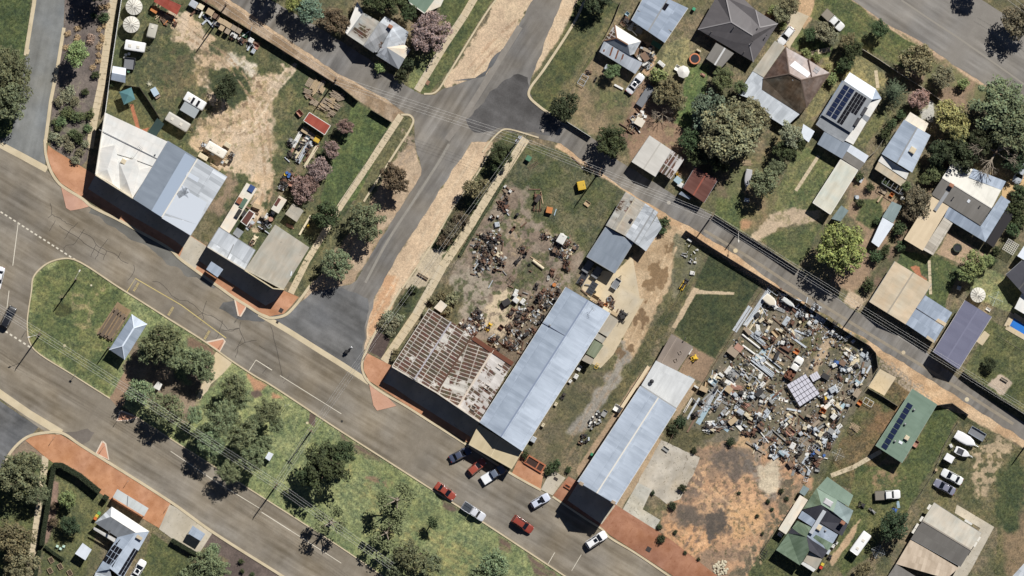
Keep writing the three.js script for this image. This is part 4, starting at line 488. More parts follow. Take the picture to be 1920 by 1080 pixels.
b = B('workshop_sheds', 'weathered workshop sheds with a dark slate blue lean-to beside the lane'); t = T(960, 270); f = gable(b, [t(855, 360), t(1000, 445), t(850, 690), t(705, 612)], 4, 4.7, RM.galvOld, RM.weather, { cap: M([190, 180, 160]), wm: ironWall }); gable(b, [t(1000, 445), t(1095, 510), t(945, 760), t(850, 690)], 4, 4.5, RM.galv, RM.galv, { wm: ironWall, t: .7 }); flat(b, [t(1085, 540), t(1125, 625), t(1005, 805), t(945, 758)], 3.6, 3.2, RM.galv, { wm: ironWall, opens: false }); f = flat(b, [t(705, 618), t(910, 742), t(770, 970), t(560, 845)], 3.7, 3.3, RM.slateBlue, { wm: ironWall, gut: trimGrey }); capBar(b, t(885, 565, 4.75), t(905, 578, 4.7), M([60, 50, 44]), .6, 'roof_hatch');
// --- houses along the lane, north side ---
b = B('weathered_house', 'weathered galvanised house with white verandah at the lane corner', 'house'); t = T(640, 0); flat(b, [t(120, 12), t(160, 95), t(40, 255), t(28, 235)].map((p, i) => [t(120, 12), t(165, 95), t(45, 262), t(30, 240)][i]), 2.9, 2.9, RM.white, { wall: false }); face(b, [t(165, 95, 3.2), t(290, 165, 4.7), t(170, 345, 4.7), t(45, 262, 3.2)], RM.galvOld); f = face(b, [t(290, 165, 4.7), t(375, 215, 4.2), t(270, 390, 4.0), t(240, 395, 3.3), t(165, 348, 4.3), t(170, 345, 4.7)], roofMat([160, 162, 164], { v: 12, dirt: 18, rust: .2 }, 36)); face(b, [t(330, 120, 3.8), t(505, 240, 3.5), t(475, 335, 3.3), t(340, 355, 4.2), t(270, 400, 3.6), t(375, 215, 4.2), t(290, 165, 4.7)], roofMat([190, 196, 202], { v: 12, dirt: 16, rust: .15 }, 37)); face(b, [t(340, 355, 4.6), t(475, 335, 3.2), t(520, 372, 3.1), t(475, 440, 3.1)], RM.cream); face(b, [t(340, 355, 4.6), t(475, 440, 3.1), t(430, 520, 3.1), t(365, 480, 3.1)], RM.grey); face(b, [t(340, 355, 4.6), t(365, 480, 3.1), t(258, 412, 3.1)], RM.galv); walls(b, [t(170, 95, 2.9), t(500, 245, 2.9), t(475, 335, 2.9), t(515, 375, 2.9), t(430, 512, 2.9), t(50, 260, 2.9)], whiteWall, .4); roofBits(b, f, [['chim', 732, 50], ['vent', 704, 97]]);
for (const [p, q] of [[[165, 95], [45, 262]], [[290, 165], [170, 345]]]) capBar(b, t(...p, p[0] === 290 ? 4.72 : 3.2), t(...q, p[0] === 290 ? 4.72 : 3.2), trimGrey, .2);
b = B('green_roofed_house', 'green metal roof corner of a house above the weathered one', 'house'); face(b, [[752, -25, 3.2], [830, -25, 3.4], [820, -8, 3.3], [796, 25, 3], [768, 5, 3]], RM.green); face(b, [[820, -8, 3.2], [840, -18, 3], [826, 12, 2.8], [796, 25, 2.9]], RM.cream); walls(b, [[755, -25, 2.9], [828, -25, 2.9], [797, 20, 2.9]], whiteWall); capBar(b, [768, 5, 3.05], [796, 25, 3.05], trim, .18, 'gutter');
b = B('patched_cottage', 'cottage with white hip roof and rust striped rear skillion', 'house'); t = T(960, 0); face(b, [t(770, 185, 3.2), t(968, 310, 3.2), t(870, 335, 4.6), t(785, 285, 4.6)], RM.white); face(b, [t(770, 185, 3.2), t(785, 285, 4.6), t(690, 305, 3.2)], RM.rustStripe); face(b, [t(690, 305, 3.2), t(785, 285, 4.6), t(870, 335, 4.6), t(885, 415, 3.4)], RM.slateBlue); face(b, [t(968, 310, 3.2), t(915, 405, 3.2), t(885, 415, 3.4), t(870, 335, 4.6)], RM.galv); f = face(b, [t(690, 308, 3.2), t(885, 415, 3.4), t(980, 470, 3.1), t(925, 555, 2.5), t(655, 388, 2.5)], roofMat([190, 196, 204], { v: 12, dirt: 10 }, 38)); for (const [x, y, l] of [[745, 382, 40], [787, 405, 40], [825, 435, 40], [690, 378, 10]]) capBar(b, t(x - l * .28, y + l * .9, f.hAt(...t(x - l * .28, y + l * .9)) + .02), t(x + l * .28, y - l * .7, f.hAt(...t(x + l * .28, y - l * .7)) + .02), M([134, 86, 60]), .3, 'rusted_lap'); walls(b, [t(770, 190, 2.9), t(960, 312, 2.9), t(915, 400, 2.9), t(975, 470, 2.5), t(925, 550, 2.4), t(660, 385, 2.4), t(695, 305, 2.9)], whiteWall, .3); for (const [p, q] of [[[785, 285, 4.65], [870, 335, 4.65]], [[770, 185, 3.2], [785, 285, 4.6]], [[690, 305, 3.2], [785, 285, 4.6]]]) capBar(b, t(...p), t(...q), M([132, 98, 76]), .25, 'hip_cap');
b = B('blue_grey_house', 'blue grey metal gabled house with one dark rooftop panel', 'house'); f = gable(b, [[1215, -20], [1290, 15], [1246, 80], [1184, 38]], 3.4, 4.6, RM.bluegrey, RM.bluegrey, { t: .5, gut: trim }); onRoof(b, f[1], [[1248, 4], [1256, 8], [1247, 21], [1240, 17]], 1, 1, 'solar_heater', solarBlack); capBar(b, [1196, 19, 3.45], [1260, 59, 3.45], trimGrey, .15, 'seam_cap', .15);
b = B('dark_hip_house', 'large charcoal hip roofed house with pale hip lines', 'house'); t = T(1280, 0); const F5 = [[[250, -20, 3], [325, -20, 4.6], [365, 165, 5.4], [115, 220, 3]], [[325, -20, 4.6], [445, -20, 3], [548, 75, 4.2], [510, 130, 3.9], [525, 265, 5.3], [365, 165, 5.4]], [[115, 220, 3], [365, 165, 5.4], [525, 265, 5.3], [395, 318, 3.9], [360, 365, 3]], [[548, 75, 4.2], [510, 130, 3.9], [525, 265, 5.3], [580, 205, 4.7]], [[548, 75, 4.2], [715, 178, 3], [580, 205, 4.7]], [[525, 265, 5.3], [580, 205, 4.7], [715, 178, 3], [530, 465, 3], [500, 330, 4.4], [395, 318, 3.9]], [[360, 365, 3], [395, 318, 3.9], [500, 330, 4.4], [530, 465, 3]]].map(q => face(b, q.map(p => t(...p)), RM.slate)); for (const [p, q] of [[[325, -20, 4.6], [365, 165, 5.4]], [[365, 165, 5.4], [525, 265, 5.3]], [[548, 75, 4.2], [580, 205, 4.7]], [[115, 220, 3], [365, 165, 5.4]], [[500, 330, 4.4], [530, 465, 3]], [[580, 205, 4.7], [715, 178, 3]]]) capBar(b, t(...p), t(...q), M([156, 152, 152], .6), .22, 'hip_cap'); walls(b, [t(250, -18, 2.9), t(440, -18, 2.9), t(712, 178, 2.9), t(530, 458, 2.9), t(362, 362, 2.9), t(118, 220, 2.9)], brickWall, .5); for (const [i, x, y] of [[2, 385, 205], [2, 215, 240], [3, 560, 215], [5, 525, 312], [5, 630, 265], [6, 460, 392]]) roofBits(b, F5[i], [['pipe', ...t(x, y), .8]]);
flat(b, [t(250, 320), t(385, 400), t(285, 515), t(175, 440)], 2.9, 2.7, RM.midgrey, { wall: false }); capBar(b, t(318, 360, 2.85), t(240, 487, 2.75), M([206, 206, 204]), .35, 'translucent_strip', .05); posts(b, [t(180, 440), t(285, 508), t(380, 400)], 2.7);
b = B('tiled_house', 'brown tiled hip roofed house with mossy front and cream side carport', 'house'); t = T(1280, 0); const tileTex = (c, s) => roofMat(c, { v: 8, lap: .42, dirt: 20, rib: 7, warm: 10 }, s);
face(b, [t(772, 352, 3), t(800, 552, 5), t(605, 588, 3)], tileTex([92, 76, 68], 41)); f = face(b, [t(605, 588, 3), t(800, 552, 5), t(890, 600, 5), t(932, 805, 3), t(880, 855, 2.7), t(594, 672, 2.7)], tileTex([88, 76, 62], 42)); face(b, [t(890, 600, 5), t(1107, 550, 3), t(932, 805, 3)], tileTex([116, 100, 90], 43)); const ft = face(b, [t(772, 352, 3), t(940, 445, 3), t(1107, 550, 3), t(890, 600, 5), t(800, 552, 5)], tileTex([168, 154, 148], 44)); onRoof(b, ft, [t(842, 455), t(962, 550), t(935, 582), t(803, 492)], 1, 1, 'verandah_sheet', M([226, 224, 226], .6), { gap: 0 }); onRoof(b, ft, [t(1000, 495), t(1032, 520), t(1008, 556), t(975, 532)], 2, 2, 'solar_heater', solarBlack); capBar(b, t(942, 445, 3.2), t(967, 575, 4.3), M([82, 62, 56]), .25, 'hip_cap'); for (const [p, q] of [[[800, 552, 5], [890, 600, 5]], [[772, 352, 3], [800, 552, 5]], [[605, 588, 3], [800, 552, 5]], [[890, 600, 5], [1107, 550, 3]], [[890, 600, 5], [932, 805, 3]]]) capBar(b, t(...p), t(...q), M([112, 96, 86]), .25, 'hip_cap'); walls(b, [t(772, 358, 2.8), t(1100, 550, 2.8), t(930, 800, 2.6), t(610, 590, 2.8)], brickWall, .5); roofBits(b, f, [['vent', ...t(825, 600)], ['vent', ...t(880, 712), .8]]);
flat(b, [t(692, 305), t(768, 350), t(608, 580), t(525, 532)], 2.7, 2.6, RM.taupe, { wall: false }); face(b, [t(525, 535, 2.6), t(606, 584, 2.7), t(596, 672, 2.65), t(882, 852, 2.6), t(772, 955, 2.4), t(652, 880, 2.4), t(560, 760, 2.4), t(412, 706, 2.4)], roofMat([196, 202, 208], { v: 7, dirt: 14 }, 45)); posts(b, [t(690, 310), t(530, 530), t(420, 700), t(660, 872), t(770, 945)], 2.4);
t = T(1500, 120, 4.5); b = B('solar_panel_house', 'pale grey house with large blue and black solar arrays', 'house'); face(b, [t(420, 70, 3), t(688, 290, 3), t(610, 300, 4.2), t(375, 140, 4.2)].map((p, i) => [t(420, 70, 3), t(640, 210, 3), t(610, 300, 4.2), t(370, 145, 4.2)][i]), RM.bright); face(b, [t(640, 210, 3), t(688, 292, 3), t(610, 300, 4.2)], RM.bluegrey); f = face(b, [t(370, 140, 4.25), t(610, 300, 4.25), t(430, 580, 3.7), t(185, 430, 3.7)], RM.grey); face(b, [t(355, 140, 4), t(370, 140, 4.25), t(185, 430, 3.7), t(150, 470, 3.4)], RM.bluegrey);
onRoof(b, f, [t(375, 168), t(466, 222), t(303, 475), t(214, 422)], 2, 7, 'solar_panel', solarBlue, { gap: .14 }); onRoof(b, f, [t(472, 230), t(566, 288), t(404, 543), t(308, 490)], 4, 7, 'solar_panel', solarBlack, { gap: .12, skip: (i, j) => i >= 2 && j >= 4 }); face(b, [t(605, 300, 3.3), t(688, 292, 3), t(590, 450, 2.9), t(520, 430, 3.2)], RM.white); face(b, [t(520, 455, 3.2), t(562, 490, 2.9), t(450, 680, 2.8), t(380, 645, 3.1)], RM.white); face(b, [t(535, 420, 3.2), t(592, 450, 2.9), t(566, 490, 2.85), t(520, 455, 3.1)], RM.grey);
face(b, [t(185, 430, 3.1), t(430, 580, 3.1), t(385, 645, 2.8), t(365, 662, 2.8), t(210, 570, 2.8), t(132, 510, 2.8)], RM.grey); face(b, [t(205, 572, 2.75), t(428, 680, 2.75), t(355, 800, 2.6), t(145, 675, 2.6)], RM.slateBlue); face(b, [t(428, 680, 2.8), t(580, 775, 2.8), t(545, 835, 2.6), t(392, 735, 2.6)], RM.bright); face(b, [t(392, 740, 2.6), t(545, 838, 2.6), t(500, 895, 2.5), t(355, 800, 2.5)], RM.midgrey); walls(b, [t(420, 80, 2.9), t(640, 215, 2.9), t(682, 295, 2.9), t(430, 580, 2.9), t(190, 430, 2.9), t(370, 145, 2.9)], whiteWall, .4); for (const [x, y] of [[540, 400], [480, 490]]) { const o = P(...t(x, y, 3.9)), m = mesh('air_conditioner', box(.7, .8, 1.9, 0, 0, 0, 0, .06), M([66, 66, 70]), b); m.position.copy(o).y -= .5; m.rotation.y = -.54; } posts(b, [t(150, 672), t(360, 795), t(540, 835), t(500, 890)], 2.5);
b = B('long_carport', 'long pale green white carport roof beside the back lawn', 'carport'); flat(b, [[1576, 299], [1609, 319], [1557, 402], [1524, 380]], 2.9, 2.9, roofMat([208, 206, 190], { v: 3, dirt: 12, warm: 12 }, 46), { wall: false, gut: trim }); posts(b, [[1526, 380], [1556, 400], [1607, 319], [1577, 301], [1550, 340], [1582, 360]], 2.8);
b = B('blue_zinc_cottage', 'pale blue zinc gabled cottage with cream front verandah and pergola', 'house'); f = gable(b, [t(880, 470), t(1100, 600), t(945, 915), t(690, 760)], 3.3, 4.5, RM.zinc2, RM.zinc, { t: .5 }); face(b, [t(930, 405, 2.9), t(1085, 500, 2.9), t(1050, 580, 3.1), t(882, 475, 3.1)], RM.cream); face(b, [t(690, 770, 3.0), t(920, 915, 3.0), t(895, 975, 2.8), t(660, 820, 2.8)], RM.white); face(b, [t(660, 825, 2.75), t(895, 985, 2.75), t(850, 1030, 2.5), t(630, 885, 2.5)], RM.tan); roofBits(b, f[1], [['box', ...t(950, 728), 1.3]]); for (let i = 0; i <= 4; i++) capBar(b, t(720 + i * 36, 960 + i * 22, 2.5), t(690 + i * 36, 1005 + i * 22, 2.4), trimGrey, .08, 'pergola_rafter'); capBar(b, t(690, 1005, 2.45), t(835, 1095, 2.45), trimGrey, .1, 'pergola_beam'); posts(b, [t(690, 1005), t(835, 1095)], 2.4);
t = T(1600, 270); b = B('courtyard_house', 'big house with pale front roof, grey middle roof and tan wing', 'house'); face(b, [t(745, 130, 3.2), t(1140, 285, 3.2), t(1040, 478, 4.1), t(668, 250, 4.1)], roofMat([222, 219, 208], { v: 3, dirt: 10 }, 47)); face(b, [t(900, 185, 3.28), t(1145, 280, 3.25), t(1112, 345, 3.5), t(865, 250, 3.66)], RM.bluegrey); f = face(b, [t(668, 255, 4.1), t(1035, 482, 4.1), t(955, 612, 3.4), t(585, 380, 3.4)], RM.midgrey); face(b, [t(715, 470, 3.2), t(955, 615, 3.2), t(990, 735, 2.7), t(680, 548, 2.7)], RM.bluegrey); face(b, [t(1110, 385, 3.2), t(1178, 432, 2.7), t(990, 735, 2.7), t(955, 615, 3.2)], RM.zinc2); face(b, [t(585, 390, 3.3), t(718, 470, 3.3), t(520, 800, 2.9), t(380, 715, 2.9)], RM.sand); face(b, [t(680, 548, 2.8), t(745, 595, 2.6), t(598, 835, 2.6), t(522, 792, 2.8)], roofMat([186, 178, 164], { v: 22, dirt: 14 }, 48)); face(b, [t(1145, 495, 2.6), t(1205, 535, 2.5), t(1050, 775, 2.4), t(995, 735, 2.5)], M([52, 50, 52], .95), 'shade_cloth'); walls(b, [t(745, 135, 3), t(1135, 290, 3), t(1035, 480, 3), t(955, 605, 3), t(590, 380, 3)], whiteWall, .4); walls(b, [t(590, 395, 2.9), t(715, 472, 2.9), t(520, 790, 2.7), t(385, 710, 2.7)], whiteWall, .3); roofBits(b, f, [['pipe', ...t(752, 400)], ['pipe', ...t(950, 465), .7], ['chim', ...t(735, 310)]]); onRoof(b, f, [t(865, 410), t(882, 425), t(866, 446), t(848, 432)], 1, 1, 'skylight', skylight); capBar(b, t(668, 252, 4.15), t(1038, 480, 4.15), trim, .25); capBar(b, t(705, 360, 3.6), t(612, 500, 3.3), M([156, 158, 160]), .7, 'roof_walkway', .2); capBar(b, t(1000, 530, 3.6), t(960, 585, 3.5), trimDark, .12, 'flue', .3); posts(b, [t(1048, 770), t(1200, 535), t(596, 830), t(990, 730)], 2.5);
// --- sheds backing onto the lane ---
t = T(1160, 160, 5.4); b = B('pale_lane_shed', 'plain pale grey shed by the lane with a rust striped lean-to', 'shed'); gable(b, [t(315, 508), t(535, 655), t(370, 925), t(132, 775)], 3.2, 3.8, roofMat([206, 202, 194], { v: 2, dirt: 8 }, 49), roofMat([206, 202, 194], { v: 2, dirt: 8 }, 49), { cap: M([186, 182, 174]), wm: ironWall }); f = flat(b, [t(537, 658), t(668, 745), t(530, 955), t(408, 870)], 2.9, 2.6, RM.rustStripe, { opens: false, wm: ironWall }); capBar(b, t(600, 710, 2.8), t(470, 905, 2.7), M([176, 170, 168]), .35, 'ridge_cap', .05);
b = B('red_shed', 'dull red roofed shed shaded by the big olive tree', 'shed'); t = T(1280, 270); gable(b, [t(95, 170), t(265, 265), t(160, 440), t(0, 330)], 3, 3.4, RM.redOld, RM.redOld, { wm: ironWall, cap: M([150, 84, 68]) }); b = B('grey_lean_to', 'small grey flat lean-to beside the dull red shed', 'shed'); flat(b, [t(-10, 355), t(65, 400), t(50, 415), t(-30, 375)], 2.3, 2.2, RM.slateBlue, { opens: false });
t = T(1600, 540); b = B('twin_shed', 'large fawn gabled garage joined to a bluish grey one on the lane', 'garage'); gable(b, [[1678, 490], [1747, 532], [1698, 608], [1630, 566]], 3.2, 4, RM.tan, RM.tan, { wm: ironWall, cap: M([168, 158, 142]) }); f = flat(b, [t(540, 55), t(742, 185), t(605, 412), t(390, 268)], 3.3, 3, RM.bluegrey, { wm: ironWall }); onRoof(b, f, [t(635, 228), t(700, 265), t(685, 290), t(615, 252)], 1, 1, 'roof_sheet', M([214, 194, 162], .7), { gap: 0, lift: .02, th: .02 }); capBar(b, t(470, 150, 3.25), t(680, 285, 3.2), trimDark, .08, 'seam_cap'); onRoof(b, f, [t(555, 355), t(610, 395), t(604, 412), t(545, 375)], 1, 1, 'roof_sheet', M([196, 180, 152], .7), { gap: 0, lift: .02, th: .02 });
b = B('purple_garage', 'violet grey corrugated gabled garage reaching the lane edge', 'garage'); gable(b, [t(838, 92), t(1038, 215), t(790, 610), t(598, 480)], 3.7, 4.7, RM.purple, RM.purple, { cap: M([124, 125, 146]), gut: M([206, 200, 190]) });
b = B('narrow_shed', 'narrow teal and white skillion shed along the brown dirt drive', 'shed'); t = T(1600, 270); flat(b, [t(290, 430), t(365, 465), t(300, 592), t(218, 545)], 2.5, 2.3, RM.teal, { opens: false, wm: ironWall }); flat(b, [t(220, 550), t(305, 600), t(190, 775), t(135, 735)], 2.6, 2.4, RM.bright, { opens: false, wm: ironWall });
t = T(1280, 270); b = B('teal_garden_shed', 'small teal garden shed beside the lime green tree', 'shed'); flat(b, [t(1190, 460), t(1245, 500), t(1185, 580), t(1115, 560)], 2.3, 2.1, RM.teal, { opens: false }); b = B('small_white_shed', 'small white flat shed behind the tiled house', 'shed'); t = T(1280, 0); flat(b, [t(905, 930), t(990, 985), t(945, 1068), t(885, 1020)], 2.2, 2.1, RM.bright, { opens: false });
b = B('dark_edge_house', 'dark charcoal roofed building beside the swimming pool', 'house'); t = T(1600, 270); gable(b, [[1938, 470], [1975, 500], [1935, 570], [1886, 515]], 3, 3.8, RM.charcoal, RM.charcoal, { cap: trimDark }); face(b, [t(1230, 840, 3.3), t(1290, 750, 3.3), t(1330, 760, 3.3), t(1330, 900, 3.3)], RM.bright); b = B('pool_cabana', 'pale roofed cabana above the swimming pool', 'shed'); flat(b, [[1918, 545], [1950, 560], [1940, 600], [1902, 578]], 2.6, 2.5, RM.white);
// --- south-east ---
t = T(1600, 540); b = B('green_house', 'sage green metal gabled house with one line of solar panels', 'house'); f = gable(b, [[1711, 729], [1757, 758], [1691, 868], [1642, 836]], 3.2, 3.6, RM.green, RM.green, { cap: null, gut: M([150, 164, 150]), t: .5 }); onRoof(b, f[0], [[1702, 753], [1713, 760], [1662, 845], [1651, 838]], 1, 9, 'solar_panel', solarBlue, { gap: .14 }); roofBits(b, f[1], [['vent', 1714, 768], ['vent', 1697, 795], ['vent', 1678, 827], ['box', 1700, 821]]); onRoof(b, f[1], [[1686, 825], [1694, 829], [1691, 834], [1684, 830]], 1, 1, 'skylight', skylight);
t = T(1280, 810); b = B('patchwork_green_house', 'rambling house of green, grey and white roof sections with lanterns', 'house'); face(b, [t(1085, 335, 2.9), t(1280, 475, 2.9), t(1245, 560, 3.3), t(1010, 420, 3.3)], RM.green); face(b, [t(1005, 420, 3.3), t(1040, 545, 4.6), t(900, 580, 3.1)], RM.greenOld); face(b, [t(1005, 420, 3.3), t(1160, 510, 3.3), t(1130, 600, 4.5), t(1040, 545, 4.6)], RM.green); face(b, [t(1160, 510, 3.2), t(1280, 590, 3.0), t(1240, 690, 3.2), t(1130, 600, 4.5)], RM.teal); f = face(b, [t(1040, 545, 4.6), t(1130, 600, 4.5), t(1240, 690, 3.2), t(1195, 780, 3.1), t(1015, 670, 3.4), t(900, 585, 3.1)], RM.charcoal); face(b, [t(895, 590, 3.1), t(1002, 660, 3.2), t(970, 710, 3), t(865, 645, 2.9)], RM.bluegrey); face(b, [t(860, 665, 3), t(965, 715, 3.1), t(925, 800, 3.2), t(820, 720, 3)], RM.greenOld); face(b, [t(1015, 680, 3.5), t(1165, 770, 3.3), t(1130, 830, 3), t(1060, 880, 3), t(930, 780, 3)], RM.zinc2); face(b, [t(1000, 770, 3.3), t(1130, 840, 3.2), t(1090, 890, 3), t(970, 800, 3)], RM.greenOld); face(b, [t(815, 720, 3.2), t(890, 770, 4.4), t(790, 760, 3)], RM.charcoal); face(b, [t(790, 760, 3.1), t(890, 770, 4.4), t(930, 790, 4.4), t(950, 890, 4.2), t(880, 1000, 3), t(700, 885, 3)], roofMat([112, 130, 108], { v: 4, dirt: 18 }, 50)); face(b, [t(930, 785, 4.4), t(1090, 890, 3.1), t(1050, 950, 3), t(950, 890, 4.2)], RM.charcoal); face(b, [t(950, 895, 3), t(1045, 955, 2.9), t(1005, 1030, 2.7), t(905, 970, 2.8)], RM.taupe); face(b, [t(905, 970, 2.7), t(1000, 1030, 2.7), t(980, 1050, 2.6), t(888, 990, 2.6)], RM.white); face(b, [t(880, 472, 2.7), t(940, 510, 2.7), t(775, 768, 2.6), t(718, 730, 2.6)], RM.cream); walls(b, [t(1005, 425, 2.8), t(1235, 560, 2.8), t(1235, 690, 2.8), t(1085, 885, 2.8), t(880, 990, 2.8), t(705, 885, 2.8), t(895, 585, 2.8)], whiteWall, .5); capBar(b, t(1065, 590, 4.5), t(960, 760, 3.6), M([200, 204, 208]), .8, 'ridge_walkway', .1); roofBits(b, f, [['chim', ...t(1200, 680)], ['box', ...t(1020, 715), 1.2], ['vent', ...t(1070, 740), 1.1], ['pipe', ...t(865, 845)]]); { const o = P(...t(1090, 530, 4.2)), m = mesh('roof_lantern', merge([box(1.9, .7, 1.3, 0, 0, 0, .54, .2)]), M([206, 204, 206], .4), b); m.position.copy(o).y -= .3; } b = B('small_grey_shed', 'tiny grey green shed by the patchwork house path', 'shed'); flat(b, [t(905, 400), t(952, 425), t(915, 480), t(875, 455)], 2.2, 2.1, RM.teal, { opens: false });
t = T(1600, 810); b = B('brown_gable_house', 'grey brown gabled house with a patio extension', 'house'); gable(b, [t(605, 530), t(432, 800), t(870, 880), t(960, 760)].map((p, i) => [t(432, 800), t(605, 530), t(960, 760), t(805, 1010)][i]), 3.2, 4.3, RM.midgrey, RM.taupe, { cap: M([160, 152, 140]) }); face(b, [t(430, 805, 3), t(790, 1020, 3), t(700, 1100, 2.8), t(320, 990, 2.9)], roofMat([198, 180, 158], { v: 10, dirt: 12, lap: 1.4 }, 54)); face(b, [t(320, 990, 2.9), t(480, 1090, 2.8), t(440, 1140, 2.7), t(240, 1110, 2.8)], RM.midgrey); for (const [x, y] of [[572, 565], [515, 655], [480, 708], [458, 745], [935, 800], [910, 840]]) { const o = P(...t(x, y, 2.4)), m = mesh('window_awning', box(.8, .1, 1.1, 0, 0, 0, 0, .02), trim, b); m.position.copy(o); m.rotation.y = -.54; m.rotation.order = 'YXZ'; } face(b, [t(840, 652, 2.6), t(895, 688, 2.6), t(885, 700, 2.5), t(832, 668, 2.5)], RM.white);
b = B('corner_pale_roof', 'pale metal roof at the far end of the rough grass yard', 'shed'); face(b, [[1935, 1040, 3], [1960, 1060, 3], [1935, 1100, 2.9], [1885, 1095, 2.9]], RM.galv);
// --- south-west ---
t = T(0, 810); b = B('white_solar_house', 'white metal roofed house behind the red footpath with two solar groups', 'house'); face(b, [t(825, 560, 3.1), t(1120, 745, 3.1), t(1015, 755, 4.4), t(825, 640, 4.4)].map((p, i) => [t(838, 560, 3.1), t(1120, 745, 3.1), t(1018, 755, 4.3), t(830, 635, 4.3)][i]), RM.white); face(b, [t(838, 560, 3.1), t(830, 635, 4.3), t(710, 680, 3.1)], RM.galv); f = face(b, [t(710, 680, 3.1), t(830, 635, 4.3), t(1018, 755, 4.3), t(880, 790, 3.1)], RM.grey); const g1 = face(b, [t(1018, 755, 4.3), t(1120, 745, 3.1), t(920, 1100, 3.1), t(820, 1020, 4.3)], RM.zinc); const g0 = face(b, [t(1018, 755, 4.3), t(820, 1030, 4.3), t(720, 1050, 3.1), t(880, 790, 3.1)], RM.zinc2); onRoof(b, g0, [t(888, 795), t(905, 805), t(874, 852), t(856, 838)], 1, 2, 'solar_panel', solarBlack); onRoof(b, g0, [t(856, 838), t(922, 880), t(845, 1015), t(768, 965)], 3, 3, 'solar_panel', solarBlack, { gap: .12 }); onRoof(b, g1, [t(1005, 868), t(1042, 890), t(925, 1085), t(885, 1062)], 2, 6, 'solar_panel', solarBlack, { gap: .12 }); face(b, [t(705, 712, 2.8), t(868, 800, 2.8), t(860, 830, 2.6), t(700, 730, 2.6)], RM.white); face(b, [t(720, 1045, 3), t(820, 1015, 3.9), t(840, 1100, 3), t(700, 1100, 2.9)], RM.galv); walls(b, [t(830, 575, 2.9), t(1110, 745, 2.9), t(915, 1095, 2.9), t(715, 1095, 2.9), t(870, 790, 2.9), t(715, 680, 2.9)], whiteWall, .4); capBar(b, t(822, 735, 3.5), t(818, 760, 3.5), trimDark, .4, 'cowl', .3); onRoof(b, g1, [t(1030, 765), t(1075, 795), t(1060, 815), t(1015, 790)], 1, 1, 'evaporative_cooler', M([208, 192, 166]), { th: .5 }); face(b, [t(880, 428, 2.7), t(1115, 572, 2.7), t(1080, 632, 2.6), t(845, 490, 2.6)], roofMat([200, 204, 202], { v: 3, dirt: 12 }, 55), 'awning'); capBar(b, t(960, 480, 2.75), t(955, 560, 2.7), trimGrey, .15, 'gutter'); posts(b, [t(885, 432), t(1110, 575), t(1080, 625), t(850, 488)], 2.6);
b = B('garden_shed', 'small white garden shed on the lawn of the white house', 'shed'); flat(b, [t(620, 832), t(688, 882), t(640, 962), t(562, 912)], 2.5, 2.3, RM.bright, { opens: false });
b = B('bus_shelter', 'pale roofed bus shelter on yellow edged concrete pad', 'shelter'); t = T(320, 810); flat(b, [t(165, 702), t(260, 765), t(225, 818), t(132, 762)], 2.6, 2.5, RM.zinc2, { wall: false }); parapet(b, t(136, 762), t(222, 815), 0, 2.4, ironWall, .08); posts(b, [t(168, 706), t(256, 766)], 2.5);
b = B('street_shelter', 'small pale blue street shelter on the shop footpath', 'shelter'); t = T(320, 270); flat(b, [t(305, 880), t(395, 940), t(352, 1000), t(266, 940)], 2.9, 2.8, RM.zinc2, { wall: false }); posts(b, [t(308, 884), t(390, 940), t(352, 995), t(270, 938)], 2.8);
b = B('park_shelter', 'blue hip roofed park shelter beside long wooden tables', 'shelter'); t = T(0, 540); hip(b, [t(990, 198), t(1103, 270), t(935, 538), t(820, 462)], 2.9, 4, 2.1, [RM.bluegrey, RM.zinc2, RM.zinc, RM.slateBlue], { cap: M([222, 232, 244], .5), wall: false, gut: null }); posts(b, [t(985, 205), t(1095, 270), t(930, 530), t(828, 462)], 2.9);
b = B('park_hut', 'tiny white roofed hut under the park trees', 'hut'); flat(b, [t(1185, 700), t(1218, 722), t(1195, 770), t(1148, 745)], 2.1, 2, RM.white, { opens: false }); b = B('park_kiosk', 'little white topped table shelter on the park grass', 'shelter'); t = T(320, 810); flat(b, [t(735, 148), t(772, 165), t(742, 218), t(708, 195)], 1.9, 1.8, RM.bright, { wall: false }); posts(b, [t(737, 152), t(768, 166), t(742, 212), t(712, 195)], 1.8);
b = B('cream_kiosk', 'cream flat roofed outhouse behind the rusty store', 'shed'); t = T(640, 540); flat(b, [t(745, 90), t(795, 130), t(750, 185), t(695, 148)], 2.4, 2.3, RM.cream, { opens: false });
// --- yard behind the west shops ---
t = T(320, 270); b = B('cream_outbuilding', 'long cream flat roof cluttered with pallets behind the low shop', 'shed'); f = flat(b, [t(565, 345), t(622, 385), t(440, 668), t(368, 625)].map((p, i) => [t(570, 290), t(650, 335), t(440, 668), t(370, 622)][i]), 3.4, 3.4, RM.cream, { opens: false });
{ const h = 3.4; const cr = (x, y, l, w, hh2, c, n, bb = b) => { const o = P(...t(x, y, h)), m = mesh(n, box(l, hh2, w, 0, 0, 0, 0, .04), M(c), bb); m.position.copy(o); m.position.y = h; m.rotation.y = -.54; }; cr(515, 425, 1, 1.3, .5, [150, 96, 70], 'roof_crate'); cr(508, 520, .8, 1.8, .6, [48, 48, 46], 'roof_duct'); cr(545, 445, .9, 2.2, .25, [92, 116, 100], 'green_mesh'); cr(605, 335, 1.2, 1.4, .35, [62, 84, 132], 'blue_tarp'); }
